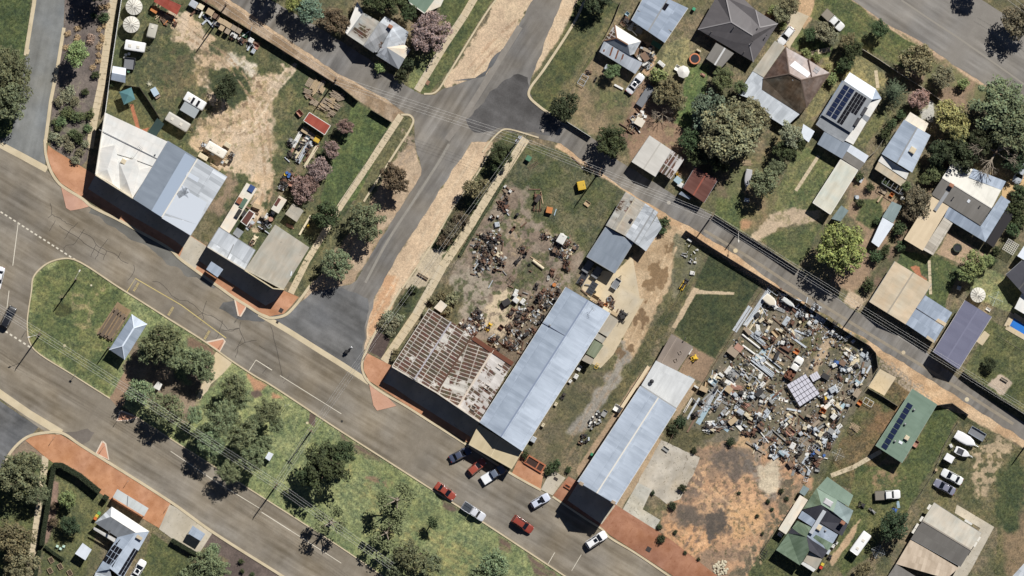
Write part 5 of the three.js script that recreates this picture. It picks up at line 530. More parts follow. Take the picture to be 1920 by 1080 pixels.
b = B('rust_topped_shelter', 'small open shelter with rust red top in the sandy yard', 'shelter'); f = flat(b, [t(590, 490), t(635, 520), t(572, 618), t(522, 582)], 2.4, 2.3, RM.white, { wall: false }); onRoof(b, f, [t(590, 498), t(625, 522), t(570, 608), t(532, 578)], 1, 1, 'roof_sheet', RM.redOld, { gap: 0 }); posts(b, [t(592, 495), t(630, 522), t(572, 612), t(526, 582)], 2.3); b = B('grey_lean_shed', 'little grey skillion shed touching the low shop', 'shed'); flat(b, [t(497, 625), t(548, 658), t(512, 708), t(465, 672)], 2.4, 2.2, RM.grey, { opens: false });
b = B('cream_cabin', 'cream roofed cabin with a rusty patch beside the tan shop', 'shed'); f = flat(b, [t(815, 385), t(872, 420), t(808, 522), t(752, 488)], 2.8, 2.7, RM.cream, { opens: false }); onRoof(b, f, [t(808, 402), t(828, 415), t(795, 468), t(775, 455)], 1, 1, 'roof_sheet', RM.redOld, { gap: 0 }); b = B('grey_ribbed_shed', 'grey ribbed shed between the cabin and the pink trees', 'shed'); flat(b, [t(915, 445), t(998, 500), t(945, 585), t(858, 525)], 2.5, 2.3, RM.taupe, { opens: false }); 
t = T(540, 200, 8.3); b = B('red_roofed_shed', 'bright red skillion shed with white edging in the timber yard', 'shed'); flat(b, [t(332, 88), t(662, 295), t(572, 438), t(242, 218)], 2.9, 2.7, RM.red, { gut: trim, opens: false }); b = B('red_timber_shed', 'red roofed open timber shed near the water tanks', 'shed'); flat(b, [[295, -10], [340, 10], [332, 28], [288, 3]], 2.9, 2.6, RM.red, { wall: false }); posts(b, [[296, -8], [338, 11], [331, 26], [290, 3]], 2.6);
t = T(0, 0); b = B('white_pavilion', 'small white and pale blue roofed shed by the white fence', 'shed'); gable(b, [t(945, 512), t(940, 620), t(832, 590), t(845, 498)].map((p, i) => [t(945, 512), t(940, 620), t(832, 596), t(846, 496)][i]), 2.3, 2.8, RM.bright, RM.zinc2, { cap: null });
// ---------- trees ----------
// a unit crown: leaf-sized faces gathered in clumps through a rounded volume; per-leaf colour jitter in vertex colours
function crownGeo(seed, { clumps = 34, leaves = 60, leaf = .075, clump = .3, flat: fl = .75, open = 0, fill = 500, tint = .3 } = {}) {
  const r = rng(seed), pos = [], col = [], nor = [], v = () => { let x, y, z; do { x = r() * 2 - 1; y = r() * 2 - 1; z = r() * 2 - 1; } while (x * x + y * y + z * z > 1 || x * x + y * y + z * z < .01); return new V3(x, y, z); };
  const lf = (c, n, s, k) => { const a = new V3().crossVectors(n, v()).normalize(), b = new V3().crossVectors(n, a), w = s * .62, q = [c.clone().addScaledVector(a, s), c.clone().addScaledVector(b, w), c.clone().addScaledVector(a, -s), c.clone().addScaledVector(b, -w)]; for (const i of [0, 1, 2, 0, 2, 3]) { pos.push(q[i].x, q[i].y, q[i].z); nor.push(n.x, n.y, n.z); col.push(k[0], k[1], k[2]); } };
  const cs = []; for (let i = 0; i < clumps; i++) { const d = v().normalize(), R = (.45 + .42 * Math.sqrt(r())) * (1 - open * .25 * r()) * (1 + .16 * vn(d.x * 2 + seed, d.z * 2 + 4)); if (d.y < -.55) d.y *= -.6; cs.push([new V3(d.x * R, d.y * R * fl, d.z * R), clump * (.65 + .7 * r()), 1 + (r() - .5) * tint]); }
  for (const [c, cr, tone] of cs) for (let j = 0; j < leaves; j++) { const d = v().normalize(), p = c.clone().addScaledVector(d, cr * (.55 + .5 * r())); const n = d.clone().multiplyScalar(.7).add(v().multiplyScalar(.8)); n.y += .35; n.normalize(); const t = tone * (1 + (r() - .5) * .75), w = (r() - .5) * .18; lf(p, n, leaf * (.6 + .8 * r()), [t * (1 + w), t, t * (1 - w)]); }
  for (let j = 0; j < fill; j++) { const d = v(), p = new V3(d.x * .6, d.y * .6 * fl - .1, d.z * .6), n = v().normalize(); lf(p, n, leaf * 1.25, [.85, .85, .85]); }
  const g = new THREE.BufferGeometry(); g.setAttribute('position', new THREE.Float32BufferAttribute(pos, 3)); g.setAttribute('normal', new THREE.Float32BufferAttribute(nor, 3)); g.setAttribute('color', new THREE.Float32BufferAttribute(col, 3)); g.computeVertexNormals(); return g;
}
function conifGeo(seed) { const r = rng(seed), pos = [], col = []; for (let i = 0; i < 46; i++) { const a = i * 2.4, t = (i + 1) / 47, L = (1 - t * .75) * (.75 + .3 * r()), y = -.7 + t * 1.5; for (let j = 0; j < 46; j++) { const s = (j + 1) / 46 * L, w = .13 * (1 - s * .4) * (r() + .3), x = Math.cos(a) * s, z = Math.sin(a) * s, ox = -Math.sin(a), oz = Math.cos(a), e = (r() - .5) * 2, yy = y - s * .12 + (r() - .5) * .08, k = .8 + r() * .45; pos.push(x, yy, z, x + ox * w * e + Math.cos(a) * .08, yy - .03, z + oz * w * e + Math.sin(a) * .08, x + ox * (w * e * .5) - Math.cos(a) * .03, yy + .02, z + oz * w * e * .5); for (let q = 0; q < 3; q++) col.push(k, k, k); } } const g = new THREE.BufferGeometry(); g.setAttribute('position', new THREE.Float32BufferAttribute(pos, 3)); g.setAttribute('color', new THREE.Float32BufferAttribute(col, 3)); g.computeVertexNormals(); return g; }
function limbs(seed, n, spread, up, r0, depth = 2) { const r = rng(seed), gs = [], ends = []; const grow = (p, d, L, R, k) => { const q = p.clone().addScaledVector(d, L); gs.push(bar(p, q, R, 5, R * .6)); if (k === 0) { ends.push(q); return; } for (let i = 0; i < 3; i++) { const e = d.clone().add(new V3((r() - .5) * 1.5, (r() - .35) * .7, (r() - .5) * 1.5)).normalize(); grow(q, e, L * (.6 + .25 * r()), R * .6, k - 1); } }; for (let i = 0; i < n; i++) { const a = i / n * 6.283 + r(); grow(new V3(0, up, 0), new V3(Math.cos(a) * spread, .55 + .3 * r(), Math.sin(a) * spread).normalize(), .42, r0, depth); } return [merge(gs), ends]; }
function sparseGeo(seed, n = 5) { const [lg, ends] = limbs(seed, n, 1, -.5, .035, 1), r = rng(seed + 9), pos = [], col = []; for (const e of ends) { if (r() < .18) continue; const R = .16 + .16 * r(), N = 120; for (let j = 0; j < N; j++) { const d = new V3(r() - .5, r() - .5, r() - .5).normalize().multiplyScalar(R * Math.cbrt(r())), c = e.clone().add(d), a = new V3(r() - .5, r() - .5, r() - .5).normalize(), n2 = new V3(r() - .5, r() * .8, r() - .5).normalize(), b2 = new V3().crossVectors(a, n2).normalize(), s = .034 + .03 * r(), k = .95 + r() * .6, q = [c.clone().addScaledVector(a, s), c.clone().addScaledVector(b2, s * .6), c.clone().addScaledVector(a, -s)]; q.forEach(p => { pos.push(p.x, p.y, p.z); col.push(k, k, k * .9); }); q[1] = c.clone().addScaledVector(b2, -s * .6);[q[0], q[2], q[1]].forEach(p => { pos.push(p.x, p.y, p.z); col.push(k, k, k * .9); }); } } const g = new THREE.BufferGeometry(); g.setAttribute('position', new THREE.Float32BufferAttribute(pos, 3)); g.setAttribute('color', new THREE.Float32BufferAttribute(col, 3)); g.computeVertexNormals(); return [g, lg]; }
const CG = { big: [1, 2, 3].map(s => crownGeo(s, { clumps: 88, leaves: 56, leaf: .042, clump: .165, fill: 900, tint: .45 })), mid: [4, 5, 6, 7].map(s => crownGeo(s, { clumps: 46, leaves: 56, leaf: .058, clump: .215, fill: 600, tint: .4 })), open: [8, 9, 10].map(s => crownGeo(s, { clumps: 46, leaves: 56, leaf: .05, clump: .19, fill: 260, open: 1, tint: .4 })), bush: [11, 12, 13].map(s => crownGeo(s, { clumps: 16, leaves: 34, leaf: .11, clump: .36, fill: 220 })), fir: [conifGeo(14)], sparse: [15, 16, 17, 18].map(s => sparseGeo(s)) };
const leafMat = c => M(c.map(v => Math.min(230, Math.round(v * 1.14 + 4))), .8, 0, { vertexColors: true }), bark = M([104, 88, 74], .95), barkPale = M([158, 146, 130], .95);
const LC = { green: [84, 95, 62], dark: [58, 70, 42], deep: [48, 58, 36], lime: [126, 134, 76], light: [112, 124, 78], olive: [112, 108, 80], grey: [118, 118, 94], gum: [96, 102, 74], pink: [124, 104, 98], brown: [92, 82, 64], rose: [142, 116, 106], fir: [76, 92, 72], yellow: [140, 138, 88], park: [104, 114, 82], blue: [88, 102, 84] };
let treeN = 0;
const trunkGeo = limbs(40, 5, .8, .4, .05, 1)[0];
function tree(name, label, x, y, rpx, h, kind, colour, { sq = 1, rv = .8, turn } = {}) { // h: height of the crown's middle above ground
  const k = treeN++, R = rpx / S, at = P(x, y, h), o = thing(name, label, /shrub|bush/.test(name) ? 'shrub' : 'tree', label, new V3(at.x, 0, at.z), turn ?? k * 2.399), gs = CG[kind];
  const tr = mesh('trunk', k % 2 ? TRUNK1 : TRUNK0, kind === 'sparse' ? barkPale : bark, o); tr.scale.set(R * .09 + .06, h, R * .09 + .06);
  if (kind === 'bare') { const c = mesh('crown', bareGeo[k % 2], barkPale, o); c.scale.set(R, R * .7, R); c.position.y = h; return o; }
  if (kind === 'sparse') { const [g, l] = gs[k % gs.length], c = mesh('crown', g, leafMat(LC[colour]), o), b = mesh('branches', l, barkPale, o); for (const m of [c, b]) { m.scale.set(R, R * rv, R * sq); m.position.y = h; } }
  else { const c = mesh('crown', gs[k % gs.length], leafMat(jig(colour, k)), o); c.scale.set(R * (.92 + .16 * ((k * 7 % 5) / 4)), R * rv * (.85 + .3 * ((k * 3 % 7) / 6)), R * sq * (1.08 - .16 * ((k * 7 % 5) / 4))); c.position.y = Math.max(h, kind === 'bush' ? R * rv * .55 : 0); if (kind === 'big' || kind === 'open') { const b = mesh('branches', trunkGeo, bark, o); b.scale.set(R * .9, R * rv, R * .9); b.position.y = h - R * rv * .7; } }
  return o;
}
const bareGeo = [71, 72].map(k => limbs(k, 8, 1, -.5, .03, 3)[0]), jig = (c, k) => LC[c].map((v, i) => Math.round(v * [.9, 1, 1.1, .96][k % 4] + [[4, 0, -3], [0, 0, 0], [-3, 1, 2], [5, 2, 0]][k % 4][i]));
const TRUNK0 = (() => { const g = new THREE.CylinderGeometry(.6, 1, 1, 8, 3); g.translate(0, .5, 0); const p = g.attributes.position; for (let i = 0; i < p.count; i++) p.setX(i, p.getX(i) + Math.sin(p.getY(i) * 4) * .25); g.computeVertexNormals(); return g; })(), TRUNK1 = (() => { const g = new THREE.CylinderGeometry(.5, 1.1, 1, 8, 3); g.translate(0, .5, 0); const p = g.attributes.position; for (let i = 0; i < p.count; i++) p.setZ(i, p.getZ(i) + Math.sin(p.getY(i) * 5) * .3); g.computeVertexNormals(); return g; })();
const tm = (label, kind, colour, [a, ...rest], name = 'leafy_tree') => { const [x, y, r, h] = a, o = tree(name, label, x, y, r, h, kind, colour), A = P(x, y, h); rest.forEach(([x2, y2, r2, h2], i) => { const gs = CG[kind], B2 = P(x2, y2, h2).sub(new V3(A.x, 0, A.z)).applyAxisAngle(new V3(0, 1, 0), -o.rotation.y), R = r2 / S; for (const [n, g] of kind === 'sparse' ? [['crown', gs[i % gs.length][0]], ['branches', gs[i % gs.length][1]]] : [['crown', gs[(i + treeN) % gs.length]]]) { const c = mesh(n, g, n === 'crown' ? leafMat(LC[colour]) : barkPale, o); c.position.copy(B2); c.rotation.y = i * 2 + 1; c.scale.set(R, R * .8, R); } }); };
const tr = (label, kind, colour, list, name = 'leafy_tree') => list.forEach(([x, y, r, h, sq]) => tree(name, label, x, y, r, h, kind, colour, { sq: sq || 1 }));
// west
tm('large green tree on the park lawn beside the curved side road', 'big', 'gum', [[18, 140, 50, 6], [12, 190, 42, 6.5]]); tr('tree leaning over the top of the mulch bed', 'mid', 'green', [[186, -36, 38, 7]]);
tr('young light green tree in the mulched garden bed', 'mid', 'light', [[144, 101, 25, 5.2]]); tr('round dark green tree standing in the sandy yard', 'mid', 'deep', [[426, 163, 25, 4]]);
for (const [w, ...l] of [['on the corner lawn beside the red skillion shed', 648, 238, 17, 2.8], ['beside the yellow box and red shed', 622, 281, 18, 3], ['beside the silver pipe stacks', 598, 318, 24, 3.2], ['behind the blue drums', 566, 356, 27, 3.2], ['squeezed between two larger pink trees', 582, 343, 17, 3]]) tr('mauve flowering crepe myrtle ' + w, 'mid', 'pink', [l], 'crepe_myrtle'); tr('dark green tree between the pink trees and the footpath', 'mid', 'dark', [[612, 402, 29, 3.8]]);
tr('green tree on the far side of the lane near the top edge', 'mid', 'blue', [[580, 20, 27, 4.5]]); tr('lime green tree beside the blue green lane tree', 'mid', 'lime', [[556, 4, 20, 4]]); tr('brownish pink tree hugging the white verandah', 'mid', 'brown', [[628, 40, 29, 4.2]]); tr('dark tree at the very top of the lane', 'mid', 'dark', [[520, -22, 28, 6]]);
tr('large pinkish brown flowering tree beside the weathered house', 'big', 'pink', [[806, 62, 42, 4.8]]); tm('dark evergreen leaning over the weathered roof', 'big', 'dark', [[730, -2, 34, 5], [694, -6, 20, 4.6], [766, 24, 18, 4]]); tr('small dark bush in front of the weathered house', 'bush', 'deep', [[752, 142, 16, 2], [766, 118, 13, 2]], 'garden_bush'); tr('small bright bush under the weathered house eave', 'bush', 'light', [[712, 126, 11, 1.4]], 'garden_bush');
tr('dark verge tree on the grass corner by the lane', 'mid', 'deep', [[1062, 198, 28, 4]]); tr('dark verge tree hanging over the lane bend', 'mid', 'dark', [[1146, 266, 33, 4.4]]); tr('dark tree shading the verge at the top edge', 'mid', 'deep', [[1120, -2, 32, 4.5]]);
tr('small green tree at the back of the patched cottage', 'mid', 'green', [[1148, 134, 16, 2.6]]); tr('pale feathery bush beside the white sedan', 'bush', 'light', [[1234, 142, 18, 2.4]], 'garden_bush'); tm('dark olive tree overhanging the cluttered side yard', 'mid', 'olive', [[1258, 170, 28, 3.6], [1240, 180, 20, 3], [1272, 190, 18, 3]]); tr('bare twiggy shrub on the brown dirt yard', 'bare', 'brown', [[1242, 214, 22, 2.2]], 'bare_shrub');
tm('huge grey olive gum spreading over the back yard', 'big', 'olive', [[1376, 242, 62, 7.5], [1356, 262, 45, 6.5], [1410, 222, 40, 7]], 'gum_tree'); tm('blue green tree beside the huge olive gum', 'mid', 'blue', [[1330, 200, 32, 5], [1320, 225, 26, 4]]); tr('mid green tree behind the charcoal house carport', 'mid', 'green', [[1355, 148, 24, 4], [1388, 164, 15, 3]]); tr('grey brown half bare tree behind the tiled house', 'open', 'grey', [[1484, 252, 28, 5]]); tr('dark green tree below the half bare tree', 'mid', 'dark', [[1470, 280, 22, 4], [1500, 268, 14, 3]]);
tm('green tree over the cluttered boat in the back yard', 'mid', 'gum', [[1434, 340, 30, 5.2], [1455, 315, 18, 4]]); for (const [w, ...l] of [['between the pale shed and the huge gum', 1296, 262, 24, 4], ['overhanging the dull red shed roof', 1310, 290, 26, 3.6], ['between the dull red shed and the cluttered boat', 1350, 300, 26, 4]]) tr('small shaded tree ' + w, 'mid', 'dark', [l]); tr('huge lime green tree beside the lane', 'big', 'lime', [[1576, 464, 51, 6.5]]);
// north-east
tr('dark clipped tree on the green verge', 'mid', 'dark', [[1650, 54, 18, 3.6]]); tr('olive verge tree beside the top street', 'mid', 'olive', [[1718, 110, 34, 4.4]]); tr('grey green verge tree beside the top street', 'mid', 'grey', [[1770, 143, 24, 3.8]]); tr('tiny green verge sapling', 'bush', 'light', [[1806, 157, 12, 1.8]], 'young_tree'); tm('massive dark green tree at the end of the verge', 'big', 'gum', [[1880, 200, 60, 7], [1900, 240, 50, 6.5]]); tm('yellow green tree beside the massive dark tree', 'mid', 'yellow', [[1786, 222, 34, 5], [1800, 250, 22, 4.4]]); tr('spiky grey green conifer between two front gardens', 'fir', 'fir', [[1676, 172, 34, 3.5]], 'conifer_tree'); tr('pink blossom tree beside the conifer', 'mid', 'rose', [[1722, 186, 22, 3]], 'blossom_tree'); tr('brown leaved tree across the top street', 'mid', 'brown', [[1908, 40, 34, 5], [1830, -26, 22, 5]]);
tr('bushy garden tree along the front fence of the tiled house', 'mid', 'dark', [[1600, 92, 22, 3.4], [1588, 118, 16, 3], [1520, 64, 14, 2.4]]); tm('white blossom hedge tree beside the parked ute', 'mid', 'grey', [[1546, 62, 20, 2.8], [1562, 70, 14, 2.6]]); tr('olive leaved tree in the front garden', 'mid', 'olive', [[1588, 78, 18, 3.2], [1480, 10, 20, 3.4], [1465, 25, 18, 3]]); tr('low green bush along the tiled house garden', 'bush', 'light', [[1512, 100, 11, 1.4], [1532, 108, 10, 1.2], [1560, 148, 12, 1.6], [1575, 128, 12, 1.5], [1450, 20, 12, 1.4], [1467, 48, 9, 1]], 'garden_bush'); tr('bright yellow flowering bush', 'bush', 'yellow', [[1553, 125, 7, .9]], 'flowering_bush');
tm('purple leaved bush beside the sandy garden path', 'mid', 'brown', [[1722, 378, 30, 2.8], [1708, 400, 18, 2.4]]); tr('green bush between the cottage and the courtyard house', 'mid', 'green', [[1756, 318, 20, 2.6], [1738, 335, 14, 2], [1700, 350, 12, 2]], 'garden_bush'); tr('large leafless tree over the pale roof', 'bare', 'grey', [[1868, 284, 50, 6]], 'bare_tree'); tr('dark green tree behind the leafless tree', 'mid', 'deep', [[1800, 290, 36, 4.5], [1840, 262, 30, 5], [1760, 285, 26, 4], [1905, 300, 26, 4]]); tm('yellowish green courtyard tree', 'mid', 'light', [[1826, 494, 26, 4.2], [1812, 512, 20, 3.6], [1852, 488, 14, 3]]); tr('thick shrub beside the charcoal shade cloth', 'bush', 'dark', [[1905, 390, 20, 2], [1915, 360, 20, 2.2], [1900, 430, 16, 1.8], [1912, 412, 16, 1.6], [1868, 470, 10, 1.2], [1862, 490, 9, 1]], 'garden_bush');
tr('bush along the brown dirt side drive', 'bush', 'dark', [[1642, 480, 13, 1.6], [1628, 535, 14, 1.6], [1660, 470, 12, 1.4], [1686, 428, 14, 1.8], [1690, 460, 12, 1.4], [1612, 380, 9, 1.1], [1632, 350, 9, 1.2], [1662, 340, 11, 1.2], [1645, 415, 9, 1], [1670, 400, 11, 1.4], [1660, 250, 13, 1.5], [1672, 232, 12, 1.4], [1690, 215, 10, 1.2], [1612, 330, 10, 1.2]], 'garden_bush');
// side street
tr('dark red brown street tree on the dirt verge', 'mid', 'brown', [[740, 333, 30, 4.8]], 'street_tree'); tr('big grey green street tree on the side street verge', 'big', 'gum', [[688, 416, 38, 5]], 'street_tree'); tr('grey green street tree nearest the tan shop corner', 'big', 'gum', [[630, 496, 32, 4.6]], 'street_tree'); tr('olive round street tree on the dirt strip', 'mid', 'olive', [[896, 352, 24, 4]], 'street_tree'); tm('dark street tree near the lane junction', 'mid', 'dark', [[940, 290, 24, 3.6], [932, 310, 14, 3]], 'street_tree'); tr('reddish brown street bush beside the footpath', 'mid', 'brown', [[864, 412, 17, 2], [848, 432, 18, 2], [832, 450, 15, 1.6]], 'street_bush');
// median park
tm('leafy park tree beside the blue roofed shelter', 'big', 'park', [[302, 640, 40, 6], [330, 665, 30, 5.5], [282, 660, 26, 5]], 'park_tree'); tm('leafy park tree near the red painted island', 'big', 'park', [[372, 678, 32, 5.5], [385, 700, 20, 5]], 'park_tree'); tr('small leafy park tree beside the park driveway', 'mid', 'park', [[262, 734, 27, 4.5]], 'park_tree'); tr('leafy park tree beside the tiny hut', 'big', 'park', [[312, 766, 37, 5]], 'park_tree'); for (const [w, ...l] of [['at the tip of the grove nearest the park driveway', [438, 728, 30, 6], [452, 748, 22, 5.5]], ['in the middle of the grove', [414, 783, 34, 6.5]], ['of the grove beside the street power line', [396, 832, 28, 6], [378, 812, 16, 5]], ['of the grove facing the open lawn', [456, 812, 32, 6.5], [478, 790, 16, 6]], ['of the grove beside the two parking signs', [502, 770, 27, 6], [518, 796, 17, 5.5]], ['of the grove beside the little table shelter', [474, 858, 28, 6], [494, 832, 18, 5]], ['of the grove above the tiny hut', [366, 778, 18, 5]], ['of the grove overhanging the street kerb', [430, 884, 24, 5]]]) tm('leafy park tree ' + w, 'big', 'park', l, 'park_tree');
tm('large dark wide park tree standing alone on the grass', 'open', 'dark', [[612, 872, 52, 7], [640, 850, 34, 6.5], [580, 890, 28, 6]], 'park_tree'); for (const [w, ...l] of [['between the red sedan and the power lines', 744, 938, 44, 6.5], ['beside the large dark wide tree', 620, 980, 40, 6], ['under the power lines by the lower kerb', 725, 1000, 40, 6]]) tr('sparse gum with open branches ' + w, 'sparse', 'gum', [l], 'gum_tree'); tm('thin pale gum near the bottom of the park', 'open', 'gum', [[770, 1046, 42, 6], [740, 1060, 26, 5.5], [810, 1058, 26, 5]], 'gum_tree'); tr('small young park tree with round shadow', 'bush', 'dark', [[811, 980, 12, 3.4]], 'young_tree'); tm('bushy tree at the lower end of the park', 'mid', 'park', [[928, 1060, 30, 4], [905, 1078, 22, 3.6]], 'park_tree');
// south-west and south-east gardens
tm('dense green tree beside the clipped hedge path', 'big', 'gum', [[38, 890, 50, 5.5], [70, 925, 24, 4.5]]); tm('wide grey green tree by the bottom left footpath', 'big', 'olive', [[22, 1015, 44, 5.5], [40, 1060, 36, 5]]); tr('bright green round garden tree inside the hedge', 'mid', 'light', [[125, 937, 19, 2.8]]); tr('dark weeping garden tree inside the hedge', 'mid', 'deep', [[131, 985, 20, 2.6]]); tr('small red brown garden bush inside the hedge', 'bush', 'brown', [[101, 978, 10, 1.2], [104, 948, 10, 1.2]], 'garden_bush'); tm('leafy tree below the bus shelter', 'big', 'park', [[384, 1056, 32, 4.5], [410, 1070, 24, 4], [362, 1080, 26, 4]]); tr('round bush beside the bus shelter', 'bush', 'park', [[401, 1030, 13, 1.6]], 'garden_bush'); tr('small dark bush in the roadside mulch bed', 'bush', 'dark', [[452, 1052, 6, .7], [454, 1071, 5, .6], [473, 1078, 6, .7]], 'garden_bush');
tr('dark broad tree beside the white caravan', 'mid', 'deep', [[1676, 986, 31, 4.5]]); tr('round dark shrub on the lawn by the violet garage', 'mid', 'deep', [[1856, 681, 14, 1.8]]); tr('olive tree at the bottom edge', 'mid', 'olive', [[1620, 1068, 17, 2.4]]); tr('dark shrub against the workshop shed', 'bush', 'dark', [[1246, 416, 12, 1.6], [1242, 432, 9, 1.2]], 'garden_bush'); tr('scrubby bush on the dirt by the concrete slab', 'bush', 'deep', [[1240, 1010, 9, .8], [1280, 915, 9, .9], [1262, 948, 9, .8], [1276, 790, 12, .8], [1262, 806, 12, .8], [1302, 845, 7, .6], [1370, 828, 9, .8], [1224, 924, 5, .5], [1266, 998, 5, .4], [1420, 967, 4, .4], [1386, 924, 4, .4], [1236, 988, 6, .5], [1285, 1036, 4, .4], [1310, 1048, 4, .4], [1440, 940, 5, .4], [1448, 955, 4, .4], [1430, 1000, 4, .4], [1465, 920, 6, .5], [1475, 935, 5, .4]], 'scrub_bush'); tr('scrubby bush behind the rusty store', 'bush', 'olive', [[848, 560, 15, 1.4], [836, 580, 13, 1.2], [828, 555, 10, 1.1], [812, 562, 10, 1.2], [802, 590, 10, 1.1], [790, 610, 9, 1], [742, 662, 9, 1], [738, 672, 7, .8]], 'scrub_bush'); tr('silvery shrub patch on the corner verge', 'bush', 'grey', [[726, 594, 13, .9], [738, 608, 13, .9], [718, 608, 12, .8], [732, 620, 11, .8], [748, 596, 10, .8]], 'verge_shrub'); tr('low bush on the deep green corner verge', 'bush', 'dark', [[775, 542, 9, .8], [760, 560, 9, .7]], 'verge_shrub'); tr('bush by the brick edged garden bed', 'bush', 'dark', [[1036, 876, 12, 1], [1045, 868, 8, .8], [1028, 885, 7, .8], [985, 852, 9, 1], [1066, 880, 7, .7]], 'garden_bush');
// mulch bed planting
const tuft = crownGeo(60, { clumps: 9, leaves: 36, leaf: .13, clump: .4, flat: .5, fill: 60 });
tr('dark rounded shrub in the mulched bed', 'bush', 'dark', [[195, 33, 11, 1], [180, 140, 9, .9], [160, 172, 8, .8], [209, 157, 7, .8], [176, 30, 7, .7], [148, 258, 13, 1]], 'garden_shrub'); tr('spreading green shrub in the mulched bed', 'bush', 'green', [[125, 212, 14, .9], [141, 219, 12, .9], [115, 228, 12, .9], [152, 218, 9, .7], [168, 215, 11, .8], [135, 250, 10, .8], [165, 240, 9, .6], [103, 228, 8, .6], [108, 240, 8, .6]], 'garden_shrub'); tr('silver leaved shrub in the mulched bed', 'bush', 'grey', [[124, 180, 13, .7], [132, 168, 11, .7], [110, 190, 11, .7], [140, 190, 10, .6], [112, 262, 12, .7], [100, 255, 10, .6], [130, 275, 11, .7], [150, 285, 10, .6], [142, 300, 10, .6], [160, 270, 8, .6], [125, 258, 8, .6]], 'garden_shrub');
for (const [x, y, r] of [[127, 63, 7], [145, 72, 8], [124, 89, 7], [186, 55, 6], [191, 68, 6], [186, 87, 8], [174, 126, 7], [185, 103, 6], [146, 53, 7], [184, 115, 6], [192, 74, 6], [170, 74, 11], [195, 48, 6], [202, 12, 7], [190, 14, 7]]) { const m = single('ornamental_grass', tuft, leafMat(r > 10 ? [150, 128, 112] : [168, 146, 112]), 'straw coloured ornamental grass clump in the mulched bed', 'grass clump', 'ornamental grasses in the mulched bed', P(x, y), x); m.position.y = .18; m.scale.setScalar(r / S); m.scale.y *= .8; }
// hedges
function hedge(label, pts, w, h, colour = 'deep') { const o = thing('hedge', label, 'hedge', label), r = rng(91), pos = [], col = []; along(pts, .5).forEach(([a, b2]) => { const d = b2.clone().sub(a).normalize(), n = new V3(-d.z, 0, d.x); for (let j = 0; j < 60; j++) { const s = (r() - .5) * w, yy = Math.abs(s) > w * .42 ? r() * h : h * (.9 + .12 * r()), c = a.clone().lerp(b2, r()).addScaledVector(n, s); const q = .09, k = .75 + r() * .5, e = new V3(r() - .5, r() * .7, r() - .5).normalize(), f2 = new V3().crossVectors(e, new V3(r() - .5, r() - .5, r() - .5)).normalize(), g2 = new V3().crossVectors(e, f2); for (const v of [c.clone().addScaledVector(f2, q), c.clone().addScaledVector(g2, q), c.clone().addScaledVector(f2, -q)]) { pos.push(v.x, yy + v.y, v.z); col.push(k, k, k); } } }); const g = new THREE.BufferGeometry(); g.setAttribute('position', new THREE.Float32BufferAttribute(pos, 3)); g.setAttribute('color', new THREE.Float32BufferAttribute(col, 3)); g.computeVertexNormals(); mesh('leaves', g, leafMat(LC[colour]), o); const core = ribbonGeo(pts, w * .82, 0, h * .88); mesh('twigs', core, M([44, 50, 32], .95), o); }
hedge('tall clipped hedge running along the red brick footpath', [[101, 872], [115, 872], [150, 892], [187, 922]], 1.3, 2.2); hedge('tall clipped hedge along the concrete footpath', [[102, 872], [96, 905], [90, 950], [84, 985], [79, 1022]], 1.1, 2.2); hedge('short clipped hedge stub beside the white house awning', [[194, 930], [203, 936]], 1.2, 2); hedge('low hedge row across the back garden', [[84, 1024], [98, 1035], [120, 1050]], .7, .8); hedge('clipped hedge behind the bus shelter', [[322, 1012], [370, 1040]], 1, 1.5); hedge('hedge continuing along the bottom of the footpath', [[75, 1032], [70, 1058], [67, 1080]], .9, 1.6); hedge('narrow hedge along the concrete path by the yard', [[948, 335], [905, 405], [862, 480]], .7, .6, 'green'); hedge('leafy fence creeper with pale flowers along the lane', [[1822, 712], [1860, 738], [1900, 765], [1935, 790]], 1.1, 1.2, 'grey');
